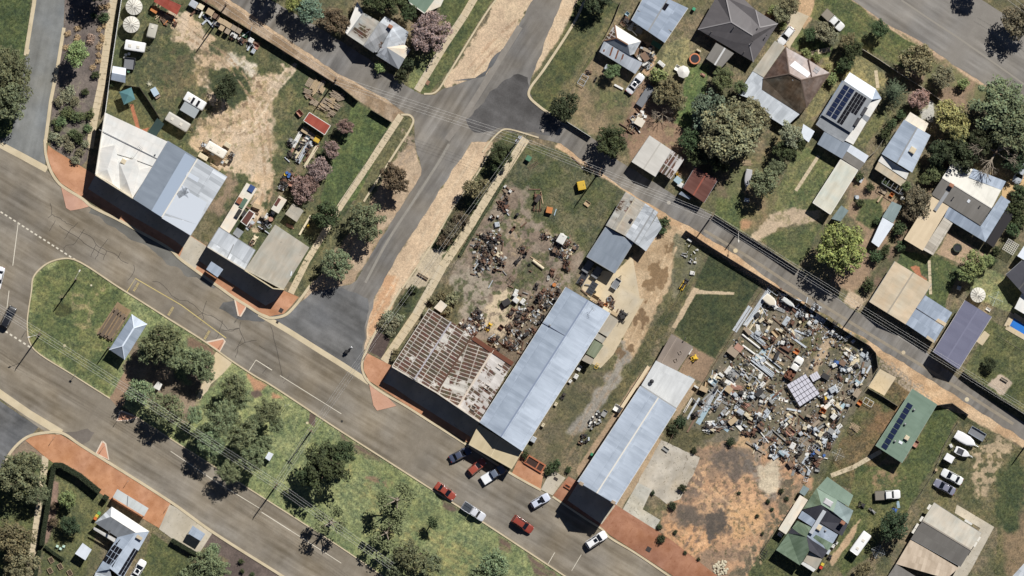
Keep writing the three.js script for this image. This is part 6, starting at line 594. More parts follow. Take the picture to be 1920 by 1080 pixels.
// grass and weed tufts: uncountable ground cover, coloured like the ground beneath
{ const r = rng(123), pos = []; for (let i = 0; i < 7; i++) { const a = i * .9 + r(), L = .5 + r() * .6, x = Math.cos(a), z = Math.sin(a); pos.push(-z * .14, 0, x * .14, z * .14, 0, -x * .14, x * L * .7, L * .8, z * L * .7); } const g = new THREE.BufferGeometry(); g.setAttribute('position', new THREE.Float32BufferAttribute(pos, 3)); g.computeVertexNormals();
  const spots = []; const zones = [[230, 0, 740, 540, 9000], [0, 0, 60, 250, 1500], [120, 0, 210, 300, 700], [840, 270, 1180, 700, 11000], [980, 560, 1320, 900, 6000], [1230, 540, 1660, 1080, 9000], [1160, 0, 1920, 540, 12000], [1540, 700, 1920, 1080, 9000], [0, 480, 1060, 1080, 9000], [1630, 540, 1920, 800, 4000], [690, 0, 1120, 560, 5000], [0, 850, 400, 1080, 2500]];
  for (const [x0, y0, x1, y1, n] of zones) for (let i = 0; i < n; i++) { const x = x0 + (x1 - x0) * r(), y = y0 + (y1 - y0) * r(), c = groundAt(x, y); if (c[3] < .25 || paved.some(p => inPoly(x, y, p)) || r() > c[3] * (.4 + .6 * sst(-.1, .35, fbm(x / 12 + 5, y / 12)))) continue; spots.push([x, y, c]); }
  const im = new THREE.InstancedMesh(g, new THREE.MeshStandardMaterial({ color: 0xffffff, roughness: .9, side: THREE.DoubleSide }), spots.length), m = new THREE.Matrix4(), q = new THREE.Quaternion(), up = new V3(0, 1, 0); im.name = 'grass_tufts'; im.userData = { kind: 'stuff', label: 'tufts of grass and weeds growing over the lots', category: 'grass' };
  spots.forEach(([x, y, c], i) => { const s = .16 + .3 * r() * r(), p = P(x, y); m.compose(p, q.setFromAxisAngle(up, r() * 6.28), new V3(s, s * .7, s)); im.setMatrixAt(i, m); const k = .88 + .22 * r(); im.setColorAt(i, lin([Math.min(255, c[0] * k), Math.min(255, c[1] * k * 1.04), Math.min(255, c[2] * k * .95)])); }); im.castShadow = im.receiveShadow = true; scene.add(im); }
// ---------- vehicles (front towards +x) ----------
const glassCar = new THREE.MeshPhysicalMaterial({ color: lin([26, 30, 38]), roughness: .08, metalness: .1, clearcoat: 1, side: THREE.DoubleSide }), rubber = M([30, 30, 31], .9), rim = M([168, 170, 174], .35, .6), lampMat = M([232, 232, 226], .2), tailMat = M([150, 30, 26], .3), blackTrim = M([34, 34, 36], .6);
const paintMat = c => new THREE.MeshPhysicalMaterial({ color: lin(c), roughness: .4, clearcoat: .7, clearcoatRoughness: .12, side: THREE.DoubleSide });
function loft(st) { // stations [x, halfwidth, bottom, top, crown inset]; rounded shoulders
  const sec = ([x, w, y0, y1, k = .12]) => [[x, y0, -w * .94], [x, y0 + (y1 - y0) * .35, -w], [x, y1 - k * .9, -w * .97], [x, y1 - k * .2, -w * .9], [x, y1, -w * .62], [x, y1 + .01, 0], [x, y1, w * .62], [x, y1 - k * .2, w * .9], [x, y1 - k * .9, w * .97], [x, y0 + (y1 - y0) * .35, w], [x, y0, w * .94]];
  const S2 = st.map(sec), n = S2[0].length, pos = [], idx = []; S2.forEach(s => s.forEach(p => pos.push(...p))); for (let i = 0; i + 1 < S2.length; i++) for (let j = 0; j < n; j++) { const a = i * n + j, b2 = i * n + (j + 1) % n; idx.push(a, b2, a + n, b2, b2 + n, a + n); } for (const o of [0, (S2.length - 1) * n]) for (let j = 1; j + 1 < n; j++) idx.push(o, o + j, o + j + 1);
  const g = new THREE.BufferGeometry(); g.setAttribute('position', new THREE.Float32BufferAttribute(pos, 3)); g.setIndex(idx); g.computeVertexNormals(); return g; }
function quads(list) { const pos = []; for (const [a, b2, c, d] of list) pos.push(...a, ...b2, ...c, ...a, ...c, ...d); const g = new THREE.BufferGeometry(); g.setAttribute('position', new THREE.Float32BufferAttribute(pos, 3)); g.computeVertexNormals(); return g; }
const wheelGeo = (() => { const t = new THREE.TorusGeometry(.25, .1, 8, 16); t.scale(1, 1, 1.1); return t; })(), rimGeo = (() => { const g = new THREE.CylinderGeometry(.2, .2, .16, 12); g.rotateX(Math.PI / 2); return g; })();
function wheel(o, x, z, r = .33) { const w = new THREE.Group(); w.name = 'wheel'; o.add(w); w.position.set(x, r, z); const k = r / .35; w.scale.setScalar(k); mesh('tyre', wheelGeo, rubber, w); mesh('rim', rimGeo, rim, w); }
function cabin(o, x0, x1, x2, x3, w0, w1, y0, y1, body) { // base x0..x3, roof x1..x2
  mesh('windscreen', quads([[[x3, y0, -w0 * .92], [x2 + .04, y1, -w1 * .9], [x2 + .04, y1, w1 * .9], [x3, y0, w0 * .92]]]), glassCar, o); mesh('rear_window', quads([[[x0, y0, -w0 * .88], [x1 - .04, y1, -w1 * .86], [x1 - .04, y1, w1 * .86], [x0, y0, w0 * .88]]]), glassCar, o);
  for (const s of [-1, 1]) { mesh('side_window', quads([[[x0 + .1, y0, s * w0 * .97], [x1, y1 - .03, s * w1], [x2, y1 - .03, s * w1], [x3 - .15, y0, s * w0 * .97]]]), glassCar, o); mesh('pillar', merge([bar(new V3(x3, y0, s * w0 * .94), new V3(x2, y1, s * w1 * .95), .05, 5), bar(new V3(x0, y0, s * w0 * .92), new V3(x1, y1, s * w1 * .94), .06, 5), bar(new V3((x0 + x3) / 2 - .1, y0, s * w0), new V3((x1 + x2) / 2, y1 - .02, s * w1), .04, 4)]), body, o); }
  mesh('roof', loft([[x1 - .06, w1 * .9, y1 - .03, y1 + .015, .03], [x1 + .1, w1 * .99, y1 - .03, y1 + .045, .04], [(x1 + x2) / 2, w1 * 1.01, y1 - .03, y1 + .065, .04], [x2 - .1, w1 * .99, y1 - .03, y1 + .05, .04], [x2 + .06, w1 * .92, y1 - .03, y1 + .015, .03]]), body, o); }
function car(type, label, x, y, a, colour, opt = {}) {
  const o = thing(opt.name || (type === 'ute' ? 'pickup_ute' : 'parked_car'), label, type === 'ute' ? 'ute' : 'car', opt.group, P(x, y), a * DEG), body = paintMat(colour); o.position.y = .025;
  const L = { sedan: 4.7, hatch: 4.2, suv: 4.75, ute: 5.2 }[type] * (opt.s || 1), h = L / 2, W = type === 'suv' || type === 'ute' ? .93 : .89, top = type === 'suv' ? 1.7 : type === 'ute' ? 1.72 : 1.44, dk = type === 'suv' || type === 'ute' ? 1.02 : .9;
  if (type === 'ute') {
    mesh('body', loft([[h, W * .72, .4, .72], [h - .1, W * .88, .34, .9], [h - .45, W, .32, dk], [h - 1.3, W, .32, dk + .05], [-.45, W, .32, dk], [-.5, W * .98, .36, dk]]), body, o); cabin(o, -.42, -.28, .75, 1.32, W * .94, W * .78, dk, top, body);
    const tm = opt.tray === 'box' ? body : M(opt.trayC || [126, 122, 116], .6), t0 = -h, t1 = -.55, tw = opt.tray === 'flat' ? .96 : W; const floor = mesh('tray_floor', box(t1 - t0, .1, tw * 2, (t0 + t1) / 2, .62, 0), M(opt.floorC || [96, 92, 88], .8), o); mesh('chassis', box(t1 - t0, .25, .9, (t0 + t1) / 2, .38, 0), blackTrim, o); for (const [l, w, xx, zz] of [[t1 - t0, .06, (t0 + t1) / 2, tw - .03], [t1 - t0, .06, (t0 + t1) / 2, .03 - tw], [.06, tw * 2 - .1, t0 + .03, 0], [.06, tw * 2 - .1, t1 - .03, 0]]) mesh('tray_side', box(l, .42, w, xx, .64, zz, 0, .02), tm, o); if (opt.cover) mesh('tray_cover', box(t1 - t0 - .15, .06, tw * 2 - .15, (t0 + t1) / 2, 1.0, 0, 0, .02), M(opt.cover, .7), o); if (opt.rack) mesh('ladder_rack', merge([box(.06, .06, 1.7, -.6, 1.8, 0), box(.06, .06, 1.7, -h + .2, 1.8, 0), ...[-.8, .8].flatMap(z => [bar(new V3(-.6, .7, z), new V3(-.6, 1.85, z), .03, 5), bar(new V3(-h + .2, .7, z), new V3(-h + .2, 1.85, z), .03, 5), bar(new V3(-h + .1, 1.83, z), new V3(.7, 1.83, z), .03, 5)])]), rim, o); if (opt.load) { const r = rng(4); mesh('load', merge(Array.from({ length: 14 }, () => box(.2 + r() * .5, .2 + r() * .4, .15 + r() * .4, t0 + .3 + r() * (t1 - t0 - .6), .72, (r() - .5) * 1.3, r() * 3, .02))), M(opt.load, .8), o); }
  } else {
    const bk = type === 'sedan'; mesh('body', loft([[h, W * .66, .42, .62], [h - .08, W * .84, .34, .74], [h - .35, W * .96, .3, dk - .12], [h - 1.15, W, .28, dk - .02], [0, W, .28, dk], [-h + (bk ? 1 : .5), W, .28, dk], [-h + .3, W * .96, .3, dk - (bk ? .02 : 0)], [-h + .06, W * .86, .36, dk - .1], [-h, W * .74, .42, .7]]), body, o);
    cabin(o, bk ? -h + .85 : -h + .18, bk ? -h + 1.5 : -h + .45, h - 2.15, h - 1.3, W * .93, W * .72, dk - .01, top, body); if (opt.sunroof) mesh('sunroof', box(.8, .03, .75, -.2, top + .055, 0, 0, .01), glassCar, o); if (opt.rails) for (const s of [-1, 1]) mesh('roof_rail', box(1.9, .05, .06, -.5, top + .06, s * W * .66), opt.rails === 1 ? rim : blackTrim, o);
  }
  for (const [wx, wz] of [[h - .85, W - .12], [h - .85, .12 - W], [-h + .95, W - .12], [-h + .95, .12 - W]]) wheel(o, wx, wz, type === 'suv' || type === 'ute' ? .37 : .32);
  for (const s of [-1, 1]) { const m = mesh('headlight', new THREE.SphereGeometry(.16, 8, 6), lampMat, o); m.position.set(h - .22, .68, s * W * .7); m.scale.set(1.2, .6, .9); const q = mesh('tail_light', box(.1, .16, .3, 0, 0, 0, 0, .02), tailMat, o); q.position.set(-h + .04, .72, s * W * .64); const r2 = mesh('mirror', new THREE.SphereGeometry(.11, 8, 6), blackTrim, o); r2.position.set(h - 1.55, dk + .08, s * (W + .1)); r2.scale.set(.6, .8, 1.1); }
  mesh('number_plate', box(.02, .12, .36, h - .01, .48, 0), lampMat, o); return o; }
const up = -47, along1 = 34;
car('sedan', 'silver white sedan parked in the brown grass back yard', 1191, 157, -52, [222, 222, 224], { sunroof: 1 }); car('hatch', 'white hatchback on the concrete driveway of the tiled house', 1474, 67, 128, [240, 240, 240]); car('ute', 'white ute with khaki covered tray on the front lawn', 1562, 38, 43, [236, 236, 234], { tray: 'flat', cover: [142, 134, 120], trayC: [120, 112, 100] }); car('suv', 'silver and black car on the tan driveway by the bare tree', 1913, 324, 116, [186, 192, 198]);
car('suv', 'black wagon waiting beside the park kerb', 16, 595, -64, [28, 30, 36], { rails: 1 }); car('sedan', 'white car entering along the left road edge', -2, 521, 103, [238, 240, 242]);
car('sedan', 'dark slate blue car nosed in at the awning', 863, 852, -27, [72, 80, 102]); car('hatch', 'red orange hatchback nosed in at the awning', 894, 875, -40, [164, 78, 60]); car('ute', 'white canopied ute nosed in at the awning', 925, 889, -32, [104, 114, 132], { tray: 'flat', cover: [236, 238, 240], trayC: [226, 228, 230] });
car('sedan', 'red sedan with rear spoiler parked along the park kerb', 835, 921, 36, [158, 72, 56]); car('ute', 'silver ute with black tray cover and ladder rack parked along the park', 888, 959, 33, [214, 216, 222], { cover: [58, 64, 72], rack: 1, tray: 'box' }); car('suv', 'deep red four wheel drive driving along the street', 980, 983, 34, [148, 64, 50], { rails: 2 }); car('hatch', 'small white hatchback reversing near the driveway apron', 1013, 939, -30, [206, 212, 228], { sunroof: 1 }); car('suv', 'white four wheel drive with sunroof parked at the tall hall shadow', 1118, 1012, -33, [244, 244, 244], { sunroof: 1, rails: 2 });
car('sedan', 'white car on the grass beside the white solar house', 259, 1069, -60, [240, 240, 240], { sunroof: 1 }); car('ute', 'white ute with grey flat tray on the lawn', 1664, 928, -4, [238, 238, 236], { tray: 'flat', cover: [128, 122, 110], trayC: [110, 104, 96] }); car('sedan', 'white sedan beside the grey sedan in the rough yard', 1785, 894, 208, [236, 238, 238]); car('sedan', 'grey sedan beside the white sedan in the rough yard', 1771, 913, 208, [132, 134, 150]); car('ute', 'old white ute with a rusty loaded tray in the scrap yard', 1489, 690, -58, [232, 230, 222], { tray: 'flat', trayC: [116, 82, 64], floorC: [110, 74, 56], load: [120, 78, 58], name: 'old_ute' });
{ // motorcycle
  const o = thing('motorcycle', 'black touring motorcycle stopped on the dark side street asphalt', 'motorcycle', null, P(655, 655), -42 * DEG), bl = M([26, 26, 30], .35, .2); for (const x of [-.72, .75]) { const w = new THREE.Group(); w.name = 'wheel'; o.add(w); w.position.set(x, .32, 0); mesh('tyre', new THREE.TorusGeometry(.26, .07, 8, 16), rubber, w); mesh('rim', new THREE.TorusGeometry(.19, .025, 6, 16), rim, w); }
  mesh('frame', merge([bar(new V3(.75, .32, .09), new V3(.45, 1, .09), .035, 6), bar(new V3(.75, .32, -.09), new V3(.45, 1, -.09), .035, 6), bar(new V3(-.72, .32, 0), new V3(.1, .5, 0), .05, 6), bar(new V3(.45, .95, 0), new V3(-.6, .75, 0), .05, 6)]), bl, o); const tk = mesh('fuel_tank', new THREE.SphereGeometry(.28, 12, 8), bl, o); tk.scale.set(1.1, .6, .65); tk.position.set(.12, .88, 0); const st = mesh('seat', box(.8, .12, .32, -.42, .78, 0, 0, .05), blackTrim, o); mesh('engine', box(.5, .4, .42, .02, .35, 0, 0, .08), rim, o); mesh('handlebar', merge([bar(new V3(.4, 1.05, -.4), new V3(.48, 1.08, 0), .02, 5), bar(new V3(.48, 1.08, 0), new V3(.4, 1.05, .4), .02, 5)]), rim, o); const hl = mesh('fairing', new THREE.SphereGeometry(.2, 10, 8), M([236, 236, 236], .3), o); hl.position.set(.66, 1.02, 0); hl.scale.set(.7, .8, 1.2); for (const s of [-1, 1]) mesh('pannier', box(.5, .38, .24, -.75, .5, s * .3, 0, .05), blackTrim, o); mesh('top_box', box(.36, .3, .46, -.95, .86, 0, 0, .06), blackTrim, o); mesh('side_stand', bar(new V3(0, .3, .15), new V3(-.05, 0, .34), .02, 5), rim, o); }
function caravan(label, x, y, a, L, W, c, { h = 2.4, solar = 0, awn = null, hatches = 1, bar: db = 1, name = 'caravan' } = {}) { const o = thing(name, label, 'caravan', null, P(x, y), a * DEG), m = M(c, .5); mesh('body', merge([loft([[-L / 2, W / 2 * .9, .5, h - .15, .2], [-L / 2 + .15, W / 2, .42, h, .2], [L / 2 - .3, W / 2, .42, h, .2], [L / 2, W / 2 * .9, .6, h - .35, .2]])]), m, o); for (const s of [-1, 1]) { wheel(o, -.2, s * (W / 2 - .15), .34); mesh('window', box(1.1, .6, .04, L * .2, 1.3, s * W / 2), glassDark, o); } if (db) mesh('drawbar', merge([bar(new V3(L / 2 - .1, .45, .5), new V3(L / 2 + 1.1, .45, 0), .05, 6), bar(new V3(L / 2 - .1, .45, -.5), new V3(L / 2 + 1.1, .45, 0), .05, 6), cyl(.04, .04, .5, L / 2 + .9, 0, 0, 6)]), blackTrim, o); for (let i = 0; i < hatches; i++) mesh('roof_hatch', box(.6, .14, .6, -L * .25 + i * L * .4, h - .02, .1, 0, .04), M([222, 216, 202], .5), o); for (let i = 0; i < solar; i++) mesh('solar_panel', box(.5, .06, 1.3, -.4 + i * 1.2, h + .02, .1), solarBlack, o); if (awn) { mesh('awning', quads([[[-L * .38, h - .25, -W / 2], [L * .38, h - .25, -W / 2], [L * .38, h - .5, -W / 2 - 2.1], [-L * .38, h - .5, -W / 2 - 2.1]].map(p => [p[0], p[1], -p[2]])]), M(awn, .7), o); for (const s of [-.36, .36]) mesh('awning_pole', cyl(.025, .025, h - .5, L * s, 0, W / 2 + 2, 6), rim, o); } return o; }
caravan('white caravan with two solar panels and grey awning in the sandy yard', 366, 190, 31, 4.6, 2, [238, 238, 236], { solar: 2, awn: [170, 176, 178] }); caravan('long weathered grey caravan beside the awning caravan', 334, 229, 31, 5.2, 2, [196, 192, 182], { hatches: 2 }); caravan('white caravan with cream hatches near the white fence', 254, 87, 10, 4.2, 2.1, [240, 240, 238], { hatches: 2 }); caravan('small grey camper trailer below the water tanks', 286, 58, 104, 3, 1.9, [196, 192, 178], { hatches: 1 }); caravan('white caravan on the lawn beside the dark tree', 1613, 1018, -54, 5, 2.1, [240, 240, 238], { hatches: 2 });
caravan('cream and white food trailer behind the gabled shop', 406, 281, 31, 4.4, 1.9, [236, 230, 218], { hatches: 2, name: 'food_trailer' });
function boat(label, x, y, a, L, W, cover, { canopy = 0 } = {}) { const o = thing('boat', label, 'boat', null, P(x, y), a * DEG); mesh('hull', loft([[-L / 2, W / 2 * .85, .55, 1.15, .08], [-L / 4, W / 2, .5, 1.2, .08], [L / 8, W / 2 * .96, .5, 1.25, .08], [L / 3, W / 2 * .66, .6, 1.35, .08], [L / 2, .08, .95, 1.45, .05]]), M([236, 236, 236], .35), o); if (cover) mesh('cover', loft([[-L / 2 + .1, W / 2 * .8, 1.1, 1.35, .1], [-L / 6, W / 2 * .93, 1.15, 1.65, .15], [L / 6, W / 2 * .85, 1.2, 1.6, .15], [L / 2 - .25, .16, 1.35, 1.5, .05]]), M(cover, .8), o); else { mesh('cockpit', box(L * .4, .1, W * .7, -L * .15, 1.18, 0), M([70, 72, 78], .7), o); mesh('windscreen', quads([[[L * .08, 1.2, -W * .36], [L * .0, 1.55, -W * .32], [L * .0, 1.55, W * .32], [L * .08, 1.2, W * .36]]]), glassCar, o); mesh('outboard_motor', box(.35, .6, .35, -L / 2 - .15, .9, 0, 0, .08), blackTrim, o); } mesh('trailer', merge([bar(new V3(-L / 2, .42, .5), new V3(L / 2 + .8, .42, 0), .05, 6), bar(new V3(-L / 2, .42, -.5), new V3(L / 2 + .8, .42, 0), .05, 6), box(.08, .08, W, -L * .2, .4, 0), cyl(.04, .04, .45, L / 2 + .7, 0, 0, 6)]), rim, o); for (const s of [-1, 1]) wheel(o, -L * .2, s * (W / 2 - .05), .28); }
boat('white boat under a fitted cover in the rough yard', 1810, 824, 30, 4.6, 2.1, [240, 240, 240]); boat('open white runabout beside the covered boat', 1804, 848, 25, 3.2, 1.6, null); boat('cluttered old boat shaded by the back yard tree', 1402, 334, 100, 3.6, 1.5, [176, 174, 176]); boat('cream dinghy on the scrap yard corner', 1444, 564, 40, 3, 1.9, [226, 216, 196]); boat('upturned white dinghy by the scrap yard fence', 1478, 567, 36, 3, 1, [214, 216, 212]);
function trailer(label, x, y, a, L, W, c, { h = .5, enclosed = 0 } = {}) { const o = thing('trailer', label, 'trailer', null, P(x, y), a * DEG), m = M(c, .55); if (enclosed) mesh('body', box(L, 1.5, W, 0, .5, 0, 0, .08), m, o); else { mesh('floor', box(L, .08, W, 0, .5, 0), M([120, 122, 126], .7), o); for (const [l, w, xx, zz] of [[L, .05, 0, W / 2 - .03], [L, .05, 0, .03 - W / 2], [.05, W - .08, L / 2 - .03, 0], [.05, W - .08, .03 - L / 2, 0]]) mesh('side', box(l, h, w, xx, .56, zz, 0, .01), m, o); } mesh('drawbar', merge([bar(new V3(L / 2 - .05, .5, W * .3), new V3(L / 2 + .9, .48, 0), .045, 6), bar(new V3(L / 2 - .05, .5, -W * .3), new V3(L / 2 + .9, .48, 0), .045, 6), cyl(.035, .035, .48, L / 2 + .75, 0, 0, 6)]), blackTrim, o); for (const s of [-1, 1]) wheel(o, -.1, s * (W / 2 + .08), .3); return o; }
trailer('blue grey flat box trailer at the yard gate', 1832, 813, 31, 3.4, 1.7, [176, 188, 202]); trailer('small enclosed white trailer beside the boats', 1779, 859, 30, 1.9, 1.5, [240, 240, 240], { enclosed: 1 }); trailer('dark open trailer in the workshop yard beside the lean-to', 1102, 500, -56, 2.6, 1.5, [84, 86, 90]); trailer('second dark open trailer by the workshop lean-to', 1119, 511, -56, 2.4, 1.5, [70, 72, 76]); trailer('white topped small trailer on the workshop concrete', 1155, 532, -58, 2.2, 1.3, [226, 226, 222]); trailer('old black cage trailer in the rough concrete yard', 243, 119, 96, 2.4, 2.2, [96, 98, 100]); trailer('long rusty flat trailer loaded with silver pipes', 1210, 180, -57, 4.8, 1.6, [92, 92, 104]);
// ---------- fences ----------
const panelGeo = {}; function ribPanel(l, h) { const k = l.toFixed(1) + '_' + h; return panelGeo[k] ||= (() => { const pos = [], n = Math.max(4, Math.round(l / .2)); for (let i = 0; i < n; i++) { const x0 = -l / 2 + l * i / n, x1 = -l / 2 + l * (i + 1) / n, z0 = i % 2 ? .025 : -.025, z1 = -z0; pos.push(x0, 0, z0, x1, 0, z1, x1, h, z1, x0, 0, z0, x1, h, z1, x0, h, z0); } const g = new THREE.BufferGeometry(); g.setAttribute('position', new THREE.Float32BufferAttribute(pos, 3)); g.computeVertexNormals(); return merge([g, box(l, .05, .06, 0, h - .04, 0), box(l, .05, .06, 0, .05, 0)]); })(); }
const fpost = {}; function fence(label, pts, h, c, { step = 2.4, kind = 'iron', cat = 'fence' } = {}) {
  const o = thing(kind === 'wire' ? 'wire_fence' : kind === 'timber' ? 'timber_fence' : 'metal_fence', label, cat), m = M(c, .7), pm = kind === 'wire' ? M([150, 142, 128], .8) : m;
  along(pts, step).forEach(([a, b2], i) => { const d = b2.clone().sub(a), L = d.length(), ang = -Math.atan2(d.z, d.x), put = (n, g, mm) => { const k = mesh(n, g, mm, o); k.position.copy(n === 'post' ? a : a.clone().add(b2).multiplyScalar(.5)); k.rotation.y = ang; return k; };
    put('post', fpost[h + kind] ||= cyl(.045, .045, h + .06, 0, 0, 0, 6), pm); if (kind === 'wire') put('mesh_panel', merge([0.1, .5, .95].map(t => { const g = bar(new V3(-L / 2, h * t, 0), new V3(L / 2, h * t, 0), .018, 4); return g; })), pm); else put('panel', ribPanel(Math.round((L - .04) * 10) / 10, h), m); });
  return o; }
fence('white metal fence along the concrete footpath', [[230, -12], [222, 40], [210, 120], [198, 211]], 2, [226, 226, 222]); fence('tall metal fence along the lane behind the sandy yard', [[368, -6], [520, 88], [640, 164], [672, 190]], 1.9, [120, 104, 88]); fence('metal fence end panel at the lane corner lawn', [[696, 206], [734, 229]], 1.7, [122, 112, 96]); fence('low wire fence between the corner lawn and the footpath', [[734, 230], [690, 300], [640, 378], [610, 425]], .9, [180, 176, 166], { kind: 'wire' }); fence('dark timber fence around the small playground', [[234, 160], [262, 164], [283, 195], [300, 222]], 1.7, [62, 52, 46], { kind: 'timber' }); fence('tall metal fence along the lane behind the green lot', [[1286, 432], [1334, 464], [1468, 546]], 1.9, [124, 110, 94]); fence('tall metal fence along the lane behind the scrap yard', [[1468, 546], [1596, 628], [1630, 648], [1642, 662], [1646, 690]], 2, [112, 104, 94]); fence('metal fence across the back lawns by the lane power pole', [[1340, 403], [1388, 434], [1442, 468]], 1.6, [132, 124, 108]); fence('metal fence behind the triangular back lawn', [[1410, 446], [1497, 506]], 1.6, [138, 130, 112]); fence('white sheet fence beside the dark verge tree', [[1062, 228], [1108, 257]], 1.5, [222, 222, 218]); fence('cream fence along the front gardens of the top street', [[1608, 87], [1650, 113], [1690, 140], [1735, 168], [1775, 196]], 1.4, [206, 196, 180]); fence('tall dark fence holding the flowering creeper by the lane', [[1806, 697], [1830, 715], [1930, 784]], 2, [96, 92, 84]); fence('timber fence beside the green lot and the scrap yard', [[1426, 548], [1380, 618], [1335, 690], [1290, 760], [1255, 828]], 1, [128, 106, 88], { kind: 'timber' }); fence('wire fence along the scrap yard and green house lawn', [[1622, 700], [1600, 745], [1580, 790], [1550, 840], [1515, 895]], 1.1, [170, 166, 156], { kind: 'wire' }); fence('metal fence beside the rough yard with the boats', [[1796, 792], [1772, 832], [1752, 885], [1720, 935], [1700, 962]], 1.2, [178, 172, 160], { kind: 'wire' }); fence('dark corner fence behind the green house', [[1756, 760], [1785, 756], [1816, 778]], 1.6, [104, 98, 88]); fence('wire fence from the patchwork house to the footpath', [[1455, 992], [1425, 1040], [1392, 1084]], 1.1, [170, 166, 156], { kind: 'wire' }); fence('white pipe fence beside the patched cottage yard', [[1112, 98], [1090, 134], [1068, 168]], 1, [206, 204, 196], { kind: 'wire' }); fence('grey fence between the violet garage lawn and the pool', [[1872, 630], [1920, 660]], 1.1, [120, 116, 106], { kind: 'wire' }); fence('dark side fence of the blue grey house', [[1165, 2], [1150, 40], [1135, 68]], 1.5, [150, 138, 120]); fence('thin fence between the solar house and cottage gardens', [[1668, 245], [1640, 285], [1622, 300]], 1.3, [156, 150, 138]); fence('low fence on the vacant yard beside the long footpath', [[985, 268], [940, 345], [880, 450], [848, 505]], .8, [120, 112, 96], { kind: 'wire' }); fence('wire fence between the sandy drive and green lot', [[1305, 505], [1275, 555], [1248, 595], [1222, 632]], 1.1, [150, 146, 134], { kind: 'wire' });
fence('metal fence beside the concrete pad', [[1648, 690], [1636, 712], [1626, 724]], 1.5, [168, 164, 152]); fence('tall shading fence south of the concrete pad', [[1628, 728], [1656, 744], [1684, 762]], 1.3, [140, 130, 116]);
// ---------- poles and wires ----------
const poleMat = M([120, 104, 90], .9), wireMat = M([226, 224, 220], .5), insul = M([176, 150, 128], .4);
function pole(label, x, y, h, { arms = [[0, 1.2]], lamp = null, tx = 0, dir = 31 } = {}) { const o = thing('power_pole', label, 'power pole', null, P(x, y)); mesh('pole', cyl(.17, .11, h, 0, -.02, 0, 8), poleMat, o); for (const [dy, l] of arms) { const a = mesh('crossarm', box(.12, .14, l * 2, 0, h - .5 - dy, 0), poleMat, o); a.rotation.y = -dir * DEG; for (const s of [-1, -.4, .4, 1]) { const q = mesh('insulator', cyl(.05, .035, .2, 0, 0, s * l * .92, 6), insul, a); q.position.y = h - .36 - dy; } } if (lamp) { const d = new V3(Math.cos(lamp * DEG), 0, Math.sin(lamp * DEG)), e = d.clone().multiplyScalar(2).setY(h - 1.2); mesh('lamp_arm', bar(new V3(0, h - 1.7, 0), e, .035, 6), trim, o); const q = mesh('lamp_head', new THREE.SphereGeometry(.2, 8, 6), trim, o); q.scale.set(1.7, .5, .8); q.position.copy(e); q.rotation.y = -lamp * DEG; } if (tx) { const q = mesh('transformer', merge([cyl(.35, .35, .95, .45, h - 2.6, 0, 12), cyl(.35, .35, .95, -.45, h - 2.6, 0, 12), box(1.8, .1, .3, 0, h - 2.75, 0)]), M([176, 182, 188], .5), o); q.rotation.y = .9; } return [x, y, h - .25]; }
const pA = pole('power pole with a street lamp at the park corner', 75.5, 627, 9.6, { lamp: 165, arms: [[0, .8], [.9, .5]] }), pB = pole('power pole with crossarm beside the park kerb', 519, 909, 9.2, { arms: [[0, .75], [.7, .6]] }), pC = pole('power pole standing alone in the park grass', 584, 807, 9.2, { arms: [[0, .8]], dir: -59 }), pD = pole('power pole beside the lane behind the vacant yard', 1124, 322, 9.6, { arms: [[0, .8]] }), pE = pole('power pole over the lane by the back lawns', 1334, 406, 9, { arms: [[0, .8], [.8, .5]] }), pF = pole('power pole by the fawn garage', 1608, 576, 8.6, { arms: [[0, .7]] }), pG = pole('transformer pole at the side street and lane corner', 972, 262, 9.4, { arms: [[0, .9], [1, .9]], tx: 1 }), pH = pole('power pole on the gravel strip at the top of the lane', 424, 10, 9, { arms: [[0, .7]] }), pI = pole('power pole on the gravel strip behind the timber yard', 630, 150, 9, { arms: [[0, .6]] }), pJ = pole('lamp pole by the lane side fence', 1384, 434, 5.2, { arms: [], lamp: 90 });
pole('short pole in the sandy yard with a crossarm shadow', 403, 48, 7.5, { arms: [[1.2, .7]] }); pole('bare lamp post on the park tip lawn', 143, 524, 9, { arms: [], lamp: 300 }); pole('thin post at the park shelter corner', 204, 652, 4.6, { arms: [[0, .25]] }); pole('pole at the corner of the rough yard', 1921, 838, 5, { arms: [] }); 
const pK = [-40, 555, 9.3], pL = [735, 1062, 9], pM = [760, 640, 9], pN = [1965, 795, 8.4], pO = [330, -55, 9], pQ = [1080, -60, 9];
function wires(label, a, c, offs, drop = .5) { const o = thing('power_line', label, 'power line', null), A = P(...a), C = P(...c), d = C.clone().sub(A).setY(0).normalize(), n = new V3(-d.z, 0, d.x); offs.forEach(([s, dy]) => { const pts = []; for (let i = 0; i <= 14; i++) { const t = i / 14, p = A.clone().lerp(C, t).addScaledVector(n, s); p.y += dy - drop * 4 * t * (1 - t); pts.push(p); } mesh('wire', new THREE.TubeGeometry(new THREE.CatmullRomCurve3(pts), 12, .016, 4), wireMat, o); }); }
